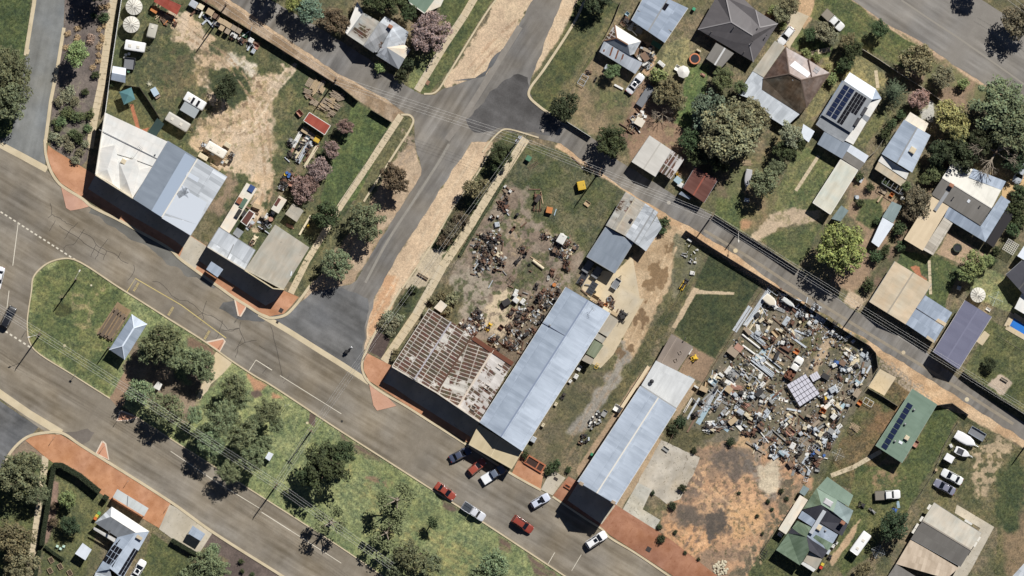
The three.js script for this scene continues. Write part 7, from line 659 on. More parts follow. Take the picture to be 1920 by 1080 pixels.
const four = [[-.75, 0], [-.3, 0], [.3, 0], [.75, 0]]; wires('four wire line from the left edge to the park corner pole', pK, pA, four); wires('four wire line passing over the park trees', pA, pB, four, 1.2); wires('four wire line running off below the park', pB, pL, four); wires('wires between the two park poles', pB, pC, four.map(([s, d]) => [s * .9, d])); wires('wires crossing the main street from the park pole', pC, [700, 640, 8.8], four.map(([s, d]) => [s * .9, d])); wires('wires from the lane top pole along the fence', pH, pI, [[-.5, 0], [.5, 0]]); wires('wires from the gravel strip to the transformer pole', pI, pG, four.map(([s, d]) => [s * 1.2, d])); wires('wires from the transformer pole over the vacant yard', pG, pD, four); wires('wires along the lane to the back lawns', pD, pE, four); wires('wires along the lane past the lime tree', pE, pF, four); wires('wires along the lane past the violet garage', pF, pN, four); wires('wires leaving the lane top pole', pO, pH, [[-.5, 0], [.5, 0]]); wires('wires over the top right street corner', [1870, -20, 8], [1960, 45, 8], [[-.5, 0], [.5, 0]]); wires('wires from the street corner across the verge footpath', [700, 640, 8.8], [986, 250, 9], [[-.3, 0], [.3, 0]]);
// ---------- small street furniture ----------
function signPost(label, x, y, h, c, a = 31) { const o = thing('street_sign', label, 'sign', null, P(x, y), a * DEG); mesh('post', cyl(.035, .035, h, 0, -.01, 0, 6), trimGrey, o); mesh('sign_plate', box(.03, .55, .5, .05, h - .55, 0), M(c, .5), o); }
signPost('grey back sign post on the red traffic island', 419, 640, 2.3, [190, 190, 186]); signPost('sign post on the white edged shop island', 450, 590, 2.2, [200, 198, 190]); signPost('sign post on the lower white edged island', 196, 836, 2.4, [190, 190, 186]); signPost('sign post on the small park island', 222, 786, 2.2, [196, 190, 180]); signPost('sign post at the park kerb near the black wagon', 50, 619, 2, [150, 148, 142]); signPost('sign post along the lower park kerb', 141, 702, 2.2, [160, 158, 150], 120); signPost('sign post on the brick corner beside the side street', 688, 664, 1.8, [150, 148, 142]); signPost('parking sign near the bare dirt patch in the park', 535, 760, 2.4, [206, 204, 196]); signPost('parking sign beside the park stump', 541, 758, 2.4, [206, 204, 196], 40); signPost('sign post near the top of the red footpath', 102, 820, 2.4, [170, 168, 160]); signPost('sign post midway along the red footpath', 240, 902, 2, [170, 168, 160]); signPost('sign post at the end of the red footpath', 315, 950, 1.9, [170, 168, 160]);
function bin(label, x, y, c, lid) { const o = thing('wheelie_bin', label, 'bin', null, P(x, y), .5); mesh('body', loft([[-.3, .24, .05, .95, .03], [.28, .3, .05, 1, .03]]), M(c, .6), o); mesh('lid', box(.66, .07, .62, 0, 1, 0, 0, .03), M(lid, .5), o); for (const s of [-.2, .2]) { const w = mesh('wheel', new THREE.TorusGeometry(.08, .03, 6, 10), rubber, o); w.position.set(-.28, .11, s); } }
bin('yellow lidded bin beside the white house', 182, 967, [60, 66, 60], [214, 190, 70]); bin('orange lidded bin beside the white house', 179, 972, [60, 66, 60], [206, 110, 50]); bin('green lidded bin beside the white house', 186, 962, [60, 66, 60], [110, 160, 90]); bin('yellow lidded bin by the patchwork house', 1542, 1058, [50, 90, 60], [214, 190, 70]); bin('red lidded bin by the patchwork house', 1539, 1064, [60, 60, 60], [196, 60, 40]); bin('green bin against the tall hall wall', 1110, 852, [50, 120, 84], [60, 140, 100]); bin('green bin beside the blue grey house', 1301, 17, [56, 140, 106], [70, 160, 120]);
function bench(label, x, y, a, L, c, cat = 'bench') { const o = thing(cat === 'bench' ? 'park_bench' : 'picnic_table', label, cat, null, P(x, y), a * DEG), m = M(c, .9); if (cat === 'bench') { for (let i = 0; i < 3; i++) mesh('seat_slat', box(L, .05, .12, 0, .43, -.15 + i * .15), m, o); mesh('backrest', box(L, .3, .05, 0, .6, -.28), m, o); } else { for (let i = 0; i < 4; i++) mesh('table_plank', box(L, .05, .17, 0, .72, -.28 + i * .19), m, o); for (const s of [-1, 1]) mesh('bench_plank', box(L, .05, .26, 0, .43, s * .72), m, o); } for (const s of [-.42, .42]) mesh('leg', box(.08, cat === 'bench' ? .43 : .72, cat === 'bench' ? .4 : 1.2, L * s, 0, 0), m, o); }
bench('long weathered timber table beside the blue park shelter', 206, 605, -58, 6.4, [112, 98, 84], 'table'); bench('second long timber table further from the blue shelter', 219, 612, -58, 6.0, [124, 108, 92], 'table'); bench('timber bench on the bare patch by the footpath', 793, 518, 31, 2.4, [176, 152, 124]); bench('garden bench on the stone circle by the garage lawn', 1883, 712, 31, 1.6, [190, 180, 160]);
struct('gravel_pad', sheetGeo([[220, 566], [246, 582], [206, 640], [181, 626]], .02, { tile: 8, wob: .1 }), texMat(groundTex(256, 8, [150, 128, 100], { blot: 20, grain: 24 }, 61), .95));
// manhole covers, pits, planter
for (const [x, y, r, c, l] of [[1379, 470, .45, [214, 196, 160], 'pale concrete manhole lid on the lane'], [1813, 749, .45, [212, 198, 168], 'round pale manhole lid on the lower lane'], [1694, 661, .4, [200, 184, 156], 'pale manhole lid near the twin garage'], [1254, 380, .4, [176, 170, 158], 'grey manhole ring on the upper lane'], [1018, 245, .35, [190, 180, 166], 'worn manhole lid at the junction'], [576, 793, .28, [206, 196, 160], 'round concrete lid in the park by the bare patch'], [121, 648, .3, [186, 176, 140], 'round concrete lid in the park corner lawn'], [171, 535, .2, [214, 206, 180], 'small white lid near the park tip lamp'], [641, 790, .25, [52, 50, 48], 'black manhole cover on the main street']]) single('manhole_cover', merge([cyl(r, r, .045, 0, 0, 0, 20), cyl(r * .6, r * .6, .012, 0, .045, 0, 16)]), M(c, .9), l, 'manhole', null, P(x, y));
for (const [x, y, w, d, l] of [[802, 155, .7, .9, 'brown pit lid on the verge footpath corner'], [1216, 1030, 1, 1, 'dark square pit lid in the brick footpath'], [527, 582, .8, .9, 'dark drain grate in the brick corner'], [1042, 898, .9, .6, 'dark drain opening in the driveway apron'], [520, 604, .5, .5, 'small black grate in the kerb corner']]) single('pit_lid', merge([box(w, .05, d, 0, .055, 0), box(w * .8, .02, d * .8, 0, .1, 0)]), M(x === 802 ? [146, 112, 90] : [62, 56, 54], .9), l, 'pit lid', null, P(x, y), .54);
{ const o = thing('brick_planter', 'low brick planter of dark soil by the long shed awning', 'planter', null, P(1003, 870), 31 * DEG); for (const [l, w, x, z] of [[4.2, .3, 0, -.85], [4.2, .3, 0, .85], [.3, 1.4, -1.95, 0], [.3, 1.4, 1.95, 0], [.25, 1.4, .6, 0]]) mesh('brick_edge', box(l, .45, w, x, .03, z, 0, .02), M([172, 106, 76], .9), o); mesh('soil', box(3.7, .2, 1.4, 0, .05, 0), M([64, 46, 40], .95), o); }
{ const o = thing('brick_planter', 'small brick planter at the tall hall corner', 'planter', null, P(1064, 912), 31 * DEG); for (const [l, w, x, z] of [[1.4, .2, 0, -.3], [1.4, .2, 0, .3], [.2, .4, -.6, 0], [.2, .4, .6, 0]]) mesh('brick_edge', box(l, .4, w, x, .03, z, 0, .02), M([172, 106, 76], .9), o); mesh('soil', box(1, .2, .4, 0, .05, 0), M([64, 46, 40], .95), o); }
// ---------- yard and garden things ----------
function tank(label, x, y, r, h, c) { const o = thing('water_tank', label, 'water tank', null, P(x, y)); mesh('wall', cyl(r, r, h, 0, 0, 0, 32), M(c, .6), o); const top = new THREE.ConeGeometry(r * 1.02, .45, 32); top.translate(0, h + .2, 0); mesh('roof', top, M([226, 222, 210], .6), o); for (let i = 0; i < 14; i++) { const a = i / 14 * 6.283; mesh('rib', bar(new V3(Math.cos(a) * .3, h + .42, Math.sin(a) * .3), new V3(Math.cos(a) * r, h + .03, Math.sin(a) * r), .035, 4), M([172, 166, 154], .7), o); } mesh('manhole', cyl(.22, .22, .15, .3, h + .35, 0, 12), M([210, 206, 196]), o); }
tank('round ribbed water tank nearest the top of the white fence', 252, 13, 1.68, 2.3, [214, 210, 198]); tank('round ribbed water tank beside the grey camper', 247, 46.5, 1.68, 2.3, [208, 204, 192]); tank('white round water tank behind the violet garage', 1833, 553, 1.5, 2.2, [238, 236, 230]); tank('small grey water tank beside the purple leaved bush', 1691, 372, .4, 1.5, [226, 224, 216]);
function trampoline(label, x, y, r, c) { const o = thing('trampoline', label, 'trampoline', null, P(x, y)); const rg = new THREE.TorusGeometry(r, .16, 6, 28); rg.rotateX(Math.PI / 2); rg.scale(1, .4, 1); rg.translate(0, .85, 0); mesh('pad', rg, M(c, .7), o); mesh('mat', cyl(r * .92, r * .92, .03, 0, .82, 0, 28), M([52, 52, 58], .9), o); for (let i = 0; i < 6; i++) { const a = i * 1.047; mesh('leg', cyl(.03, .03, .82, Math.cos(a) * r, 0, Math.sin(a) * r, 6), rim, o); } }
trampoline('round trampoline with orange rim behind the carport', 1302.5, 110.5, 1.0, [208, 132, 92]); trampoline('large black planter ring on the brick courtyard', 1795, 465, .78, [54, 62, 50]);
{ const o = thing('shade_sail', 'teal pyramid shade canopy over the small playground', 'shade sail', null), t = T(0, 0), pk = P(...t(962, 712, 3.1)); const cs = [[895, 690], [985, 655], [1015, 745], [930, 785]].map(p => P(...t(...p, 2.4))); cs.forEach((c, i) => { const d = cs[(i + 1) % 4]; mesh('canopy_panel', quads([[c.toArray(), pk.toArray(), pk.toArray(), d.toArray()]]), M(i === 2 ? [96, 140, 142] : [86, 128, 132], .8), o); mesh('post', cyl(.05, .05, 2.4, c.x, 0, c.z, 6), trimGrey, o); }); }
{ const o = thing('shade_cloth_roof', 'dark green shade cloth roof at the playground corner', 'shade roof', null), t = T(0, 0); face(o, [t(1180, 885, 2.5), t(1232, 930, 2.5), t(1148, 1058, 2.4), t(1088, 1020, 2.4)], M([48, 66, 64], .95), 'cloth'); posts(o, [t(1182, 892), t(1228, 930), t(1146, 1050), t(1092, 1018)], 2.4); }
{ const o = thing('swimming_pool', 'blue swimming pool with pale coping', 'pool', null), t = T(1600, 540); mesh('water', sheetGeo([t(1200, 205), t(1330, 290), t(1330, 390), t(1280, 378), t(1158, 288)], .06), new THREE.MeshPhysicalMaterial({ color: lin([58, 128, 214]), roughness: .06, clearcoat: 1, side: THREE.DoubleSide }), o); for (const [a, c] of [[[1200, 195], [1148, 290]], [[1148, 292], [1340, 402]], [[1200, 200], [1340, 292]]]) mesh('coping', ribbonGeo([t(...a), t(...c)], 1, .03, .1), concrete, o); mesh('inner_step', ribbonGeo([t(1262, 245), t(1330, 290)], .9, .07), M([78, 150, 226], .2), o); fence('blue pool fence panel', [t(1180, 180), t(1128, 285)], 1.2, [96, 150, 190], { kind: 'wire' }); }
function hoist(label, x, y, r, c) { const o = thing('clothes_line', label, 'clothes line', null, P(x, y), .4); mesh('post', cyl(.04, .04, 1.9, 0, 0, 0, 6), M(c), o); for (let i = 0; i < 4; i++) { const a = i * Math.PI / 2; mesh('arm', bar(new V3(0, 1.8, 0), new V3(Math.cos(a) * r, 2, Math.sin(a) * r), .03, 5), M(c), o); for (const k of [.4, .7, 1]) { const a2 = a + Math.PI / 2; mesh('line', bar(new V3(Math.cos(a) * r * k, 1.85 + .15 * k, Math.sin(a) * r * k), new V3(Math.cos(a2) * r * k, 1.85 + .15 * k, Math.sin(a2) * r * k), .014, 3), M(c), o); } } }
hoist('rotary clothes line on the lawn by the white tank', 1866, 560, 1.6, [196, 210, 206]); hoist('rotary clothes line beside the dark broad tree', 1646, 1034, 1.5, [186, 192, 196]); hoist('rotary clothes line on the green house lawn', 1571, 852, 1.4, [206, 206, 200]);
{ const o = thing('garden_arbour', 'white lattice garden arbour beside the charcoal roof', 'arbour', null, P(1894, 463), 31 * DEG); for (let i = 0; i < 7; i++) { mesh('lattice_bar', box(2.6, .05, .07, 0, 2.1, -1.2 + i * .4), trim, o); mesh('lattice_bar', box(.07, .05, 2.5, -1.2 + i * .4, 2.16, 0), trim, o); } for (const [x, z] of [[-1.2, -1.2], [1.2, -1.2], [1.2, 1.2], [-1.2, 1.2]]) mesh('post', box(.1, 2.1, .1, x, 0, z), trim, o); }
for (const [x, y, l] of [[96, 1050, 'near the hedge'], [94, 1070, 'at the bottom of the garden'], [113, 1062, 'in the middle of the garden'], [131, 1074, 'beside the white shed']]) { const o = thing('raised_garden_bed', 'timber raised vegetable bed ' + l, 'garden bed', null, P(x, y), 60 * DEG); for (const [a, w, p, q] of [[1.2, .08, 0, -.42], [1.2, .08, 0, .42], [.08, .76, -.56, 0], [.08, .76, .56, 0]]) mesh('side_board', box(a, .32, w, p, 0, q), M([176, 156, 128], .9), o); mesh('soil', box(1.04, .24, .76, 0, 0, 0), M([78, 66, 52], .95), o); }
{ const o = thing('dog_kennel', 'white topped kennel with dark roof panels in the west yard', 'kennel', null, P(291, 173), 60 * DEG); mesh('body', box(1.6, .9, 1.1, 0, 0, 0, 0, .03), M([196, 196, 190]), o); mesh('roof', box(1.7, .08, 1.25, -.1, .95, 0, 0, .02), M([182, 200, 214]), o); mesh('porch', box(.6, .5, 1.1, 1.05, 0, 0, 0, .02), M([150, 134, 118]), o); }
{ const r = rng(8), p = []; for (let i = 0; i < 10; i++) { const a = i / 10 * 6.283; p.push([[0, 0, 0], [Math.cos(a - .2) * .3, .3, Math.sin(a - .2) * .3], [Math.cos(a) * (.6 + .2 * (i % 2)), .55, Math.sin(a) * (.6 + .2 * (i % 2))], [Math.cos(a + .2) * .3, .3, Math.sin(a + .2) * .3]]); } const m = single('agave_plant', quads(p), M([222, 218, 196], .8), 'pale spiky agave beside the kennel', 'plant', null, P(281, 156)); m.scale.setScalar(1.1); }
single('umbrella', (() => { const g = new THREE.ConeGeometry(1.3, .5, 8); g.translate(0, 2.2, 0); return merge([g, cyl(.03, .03, 2.2, 0, 0, 0, 6), cyl(.25, .25, .06, 0, 0, 0, 12)]); })(), M([232, 228, 220], .8), 'pale square umbrella on the lawn beside the trampoline', 'umbrella', null, P(1281, 135));
{ const o = thing('play_cubby', 'cream roofed cubby beside the shaded pipe trailer', 'cubby', null, P(1199, 229), 31 * DEG); mesh('wall', box(1.5, 1.3, 1.3, 0, 0, 0), M([180, 160, 130]), o); mesh('roof', box(1.9, .08, 1.6, 0, 1.32, 0, 0, .03), RM.cream, o); } { const o = thing('park_seat_table', 'white garden chair group on the back lawn', 'garden chairs', null, P(112, 1026), .4); for (const [x, z] of [[-.5, 0], [.3, .2], [.7, -.5]]) { const c = mesh('chair', merge([box(.5, .06, .5, 0, .42, 0, 0, .02), box(.06, .45, .5, -.24, .45, 0, 0, .02), cyl(.03, .03, .42, .2, 0, .2, 5), cyl(.03, .03, .42, .2, 0, -.2, 5), cyl(.03, .03, .42, -.2, 0, .2, 5), cyl(.03, .03, .42, -.2, 0, -.2, 5)]), M([196, 222, 206]), o); c.position.set(x, 0, z); } }
// ---------- yard clutter: every piece its own object ----------
const PAL = { white: [232, 230, 224], cream: [222, 208, 178], grey: [150, 150, 148], silver: [192, 198, 204], dark: [58, 56, 56], rusty: [112, 82, 66], brown: [128, 104, 86], timber: [186, 164, 132], grey_timber: [162, 146, 126], blue: [72, 108, 170], yellow: [222, 184, 62], orange: [196, 126, 72], green: [84, 128, 100], aqua: [166, 188, 198], pinkish: [178, 136, 118] };
const JG = {}; const jg = (k, f) => JG[k] ||= f();
const J = {
  pipe: (L, W) => jg('p' + L + W, () => { const g = new THREE.CylinderGeometry(W / 2, W / 2, L, 10, 1, true); g.rotateZ(Math.PI / 2); g.translate(0, W / 2, 0); return g; }),
  plank: (L, W, H) => jg('k' + L + W + H, () => box(L, H, W, 0, 0, 0, 0, Math.min(.02, H * .3))),
  iron_sheet: (L, W, H) => jg('s' + L + W, () => { const pos = [], n = 12; for (let i = 0; i < n; i++) { const z0 = -W / 2 + W * i / n, z1 = -W / 2 + W * (i + 1) / n, a = i % 2 ? .06 : .02, c = i % 2 ? .02 : .06, b2 = .05; pos.push(-L / 2, a, z0, -L / 2, c, z1, 0, c + b2, z1, -L / 2, a, z0, 0, c + b2, z1, 0, a + b2, z0, 0, a + b2, z0, 0, c + b2, z1, L / 2, c, z1, 0, a + b2, z0, L / 2, c, z1, L / 2, a, z0); } const g = new THREE.BufferGeometry(); g.setAttribute('position', new THREE.Float32BufferAttribute(pos, 3)); g.computeVertexNormals(); return g; }),
  tyre: (L) => jg('t' + L, () => { const g = new THREE.TorusGeometry(L * .36, L * .14, 8, 16); g.rotateX(Math.PI / 2); g.translate(0, L * .14, 0); return g; }),
  drum: (L, W, H) => jg('d' + L + H, () => { const p = [[0, 0], [L / 2, 0], [L / 2, H * .32], [L / 2 + .02, H * .34], [L / 2, H * .36], [L / 2, H * .66], [L / 2 + .02, H * .68], [L / 2, H * .7], [L / 2, H], [L / 2 - .03, H - .03], [0, H - .03]]; return new THREE.LatheGeometry(p.map(q => new THREE.Vector2(...q)), 14); }),
  frame: (L, W, H) => jg('f' + L + W + H, () => merge([box(L, .07, .07, 0, H, -W / 2), box(L, .07, .07, 0, H, W / 2), box(.07, .07, W, -L / 2, H, 0), box(.07, .07, W, L / 2, H, 0), box(.06, .06, W, 0, H, 0), ...[[-1, -1], [1, -1], [1, 1], [-1, 1]].map(([a, c]) => box(.06, H, .06, a * L / 2, 0, c * W / 2))])),
  ladder: (L, W) => jg('l' + L + W, () => merge([box(L, .08, .06, 0, .02, -W / 2), box(L, .08, .06, 0, .02, W / 2), ...Array.from({ length: Math.floor(L / .35) }, (_, i) => box(.05, .05, W, -L / 2 + .2 + i * .35, .04, 0))])),
};
const jname = { pipe: ['steel_pipe', 'pipe', 'length of pipe'], plank: ['board', 'board', 'board'], iron_sheet: ['iron_sheet', 'iron sheet', 'corrugated iron sheet'], tyre: ['old_tyre', 'tyre', 'old tyre'], drum: ['storage_drum', 'drum', 'drum'], frame: ['steel_stand', 'stand', 'open metal stand'], ladder: ['ladder_section', 'ladder', 'ladder section'], crate: ['crate', 'crate', 'box crate'], pallet: ['timber_pallet', 'pallet', 'timber pallet'], appliance: ['old_appliance', 'appliance', 'old household appliance'], machine: ['scrap_machine', 'machinery', 'piece of scrap machinery'], bundle: ['timber_bundle', 'timber stack', 'stack of boards'] };
function junk(kind, x, y, a, L, W, H, col, zone, lift = 0) {
  const [nm, cat, ph] = jname[kind], label = `${col.replace('_', ' ')} ${ph} ${zone}`, c = PAL[col], m = M(c, .8), at = P(x, y); at.y = lift;
  const q = v => Math.max(.1, Math.round(v * 5) / 5);
  if (J[kind]) { const m1 = kind === 'tyre' ? rubber : m, o = single(nm, J[kind](q(L), q(W), q(H)), m1, label, cat, label, at, a * DEG); return o; }
  const o = thing(nm, label, cat, label, at, a * DEG);
  if (kind === 'crate') { const h = H; mesh('base', jg('cb' + q(L) + q(W), () => box(q(L), .06, q(W))), m, o); for (const s of [-1, 1]) { mesh('side', jg('c1' + q(L) + q(h), () => box(q(L), q(h), .05)), m, o).position.z = s * (q(W) / 2 - .03); mesh('end', jg('c2' + q(W) + q(h), () => box(.05, q(h), q(W) - .11)), m, o).position.x = s * (q(L) / 2 - .03); } if (H > .7) mesh('lid', jg('c3' + q(L) + q(W), () => box(q(L) + .06, .06, q(W) + .06, 0, 0, 0, 0, .02)), m, o).position.y = q(h); }
  else if (kind === 'pallet') { const n = 5, g = jg('pb' + q(L) + q(W), () => box(q(L), .03, q(W) / n * .72)); for (let i = 0; i < n; i++) mesh('deck_board', g, m, o).position.set(0, .12, -q(W) / 2 + q(W) * (i + .5) / n); const b2 = jg('pr' + q(W), () => box(.1, .12, q(W))); for (const s of [-1, 0, 1]) mesh('bearer', b2, m, o).position.set(s * (q(L) / 2 - .06), 0, 0); }
  else if (kind === 'bundle') { const n = Math.max(3, Math.round(W / .22)), r = rng(Math.round(x * 7 + y)); for (let i = 0; i < n; i++) { const k = mesh('board', jg('bb' + q(L), () => box(q(L), .16, .17, 0, 0, 0, 0, .015)), i % 3 ? m : M(c.map(v => v * .86), .85), o); k.position.set((r() - .5) * .5, r() * .04, -W / 2 + W * (i + .5) / n); k.rotation.y = (r() - .5) * .06; if (H > .3) { const k2 = mesh('board', JG['bb' + q(L)], m, o); k2.position.set((r() - .5) * .5, .17 + H * .4 * r(), -W / 2 + W * (i + .5) / n + .05); k2.rotation.y = (r() - .5) * .1; } } }
  else if (kind === 'appliance') { mesh('cabinet', jg('ac' + q(L) + q(W) + q(H), () => box(q(L), q(H), q(W), 0, 0, 0, 0, .05)), m, o); const k = mesh('door', jg('ad' + q(L) + q(W), () => box(q(L) * .86, .04, q(W) * .8, 0, 0, 0, 0, .02)), M(c.map(v => Math.min(255, v * .93)), .6), o); k.position.y = q(H); mesh('handle', jg('ah', () => box(.05, .05, .3)), trimDark, o).position.set(q(L) * .3, q(H) + .04, 0); }
  else if (kind === 'machine') { const r = rng(Math.round(x * 13 + y * 7)), dk = M([70, 62, 58], .8); mesh('chassis', merge([box(L, .12, .12, 0, .3, -W * .35), box(L, .12, .12, 0, .3, W * .35), box(.12, .12, W, -L * .4, .3, 0), box(.12, .12, W, L * .35, .3, 0)]), m, o); mesh('engine_block', box(L * .4, H * .6, W * .5, (r() - .5) * L * .4, .35, 0, r(), .06), r() < .5 ? m : dk, o); mesh('drum', bar(new V3(L * .25, .45, -W * .4), new V3(L * .25, .45, W * .4), H * .25, 10), m, o); for (const s of [-1, 1]) { const w = mesh('wheel', jg('mw', () => new THREE.TorusGeometry(.26, .07, 6, 14)), dk, o); w.position.set(-L * .35, .3, s * W * .52); } mesh('lever', bar(new V3(-L * .1, .4, 0), new V3(-L * .5 - .3, .5 + H * .5, .1), .04, 5), m, o); }
  return o;
}
function scatter(zone, poly, n, mix, seed, { ang = [31, -59], jit = 25 } = {}) { const r = rng(seed); let x0 = 1e9, x1 = 0, y0 = 1e9, y1 = 0; for (const [x, y] of poly) { x0 = Math.min(x0, x); x1 = Math.max(x1, x); y0 = Math.min(y0, y); y1 = Math.max(y1, y); } let tot = 0; mix.forEach(m => tot += m[0]);
  for (let i = 0, g = 0; i < n && g < n * 30; g++) { const x = x0 + (x1 - x0) * r(), y = y0 + (y1 - y0) * r(); if (!inPoly(x, y, poly)) continue; i++; let k = r() * tot, m; for (m of mix) if ((k -= m[0]) < 0) break; const [, kind, cols, l0, l1, w0, w1, h0, h1] = m, c = cols[Math.floor(r() * cols.length)]; junk(kind, x, y, ang[Math.floor(r() * ang.length)] + (r() - .5) * jit * 2, l0 + (l1 - l0) * r(), w0 + (w1 - w0) * r(), h0 + (h1 - h0) * r(), c, zone, r() * .25); } }
const Z1 = 'in the scrap yard', Z2 = 'in the vacant yard behind the rusty store', Z3 = 'in the sandy yard behind the shops', Z4 = 'beside the long shed', Z5 = 'in a back yard north of the lane';
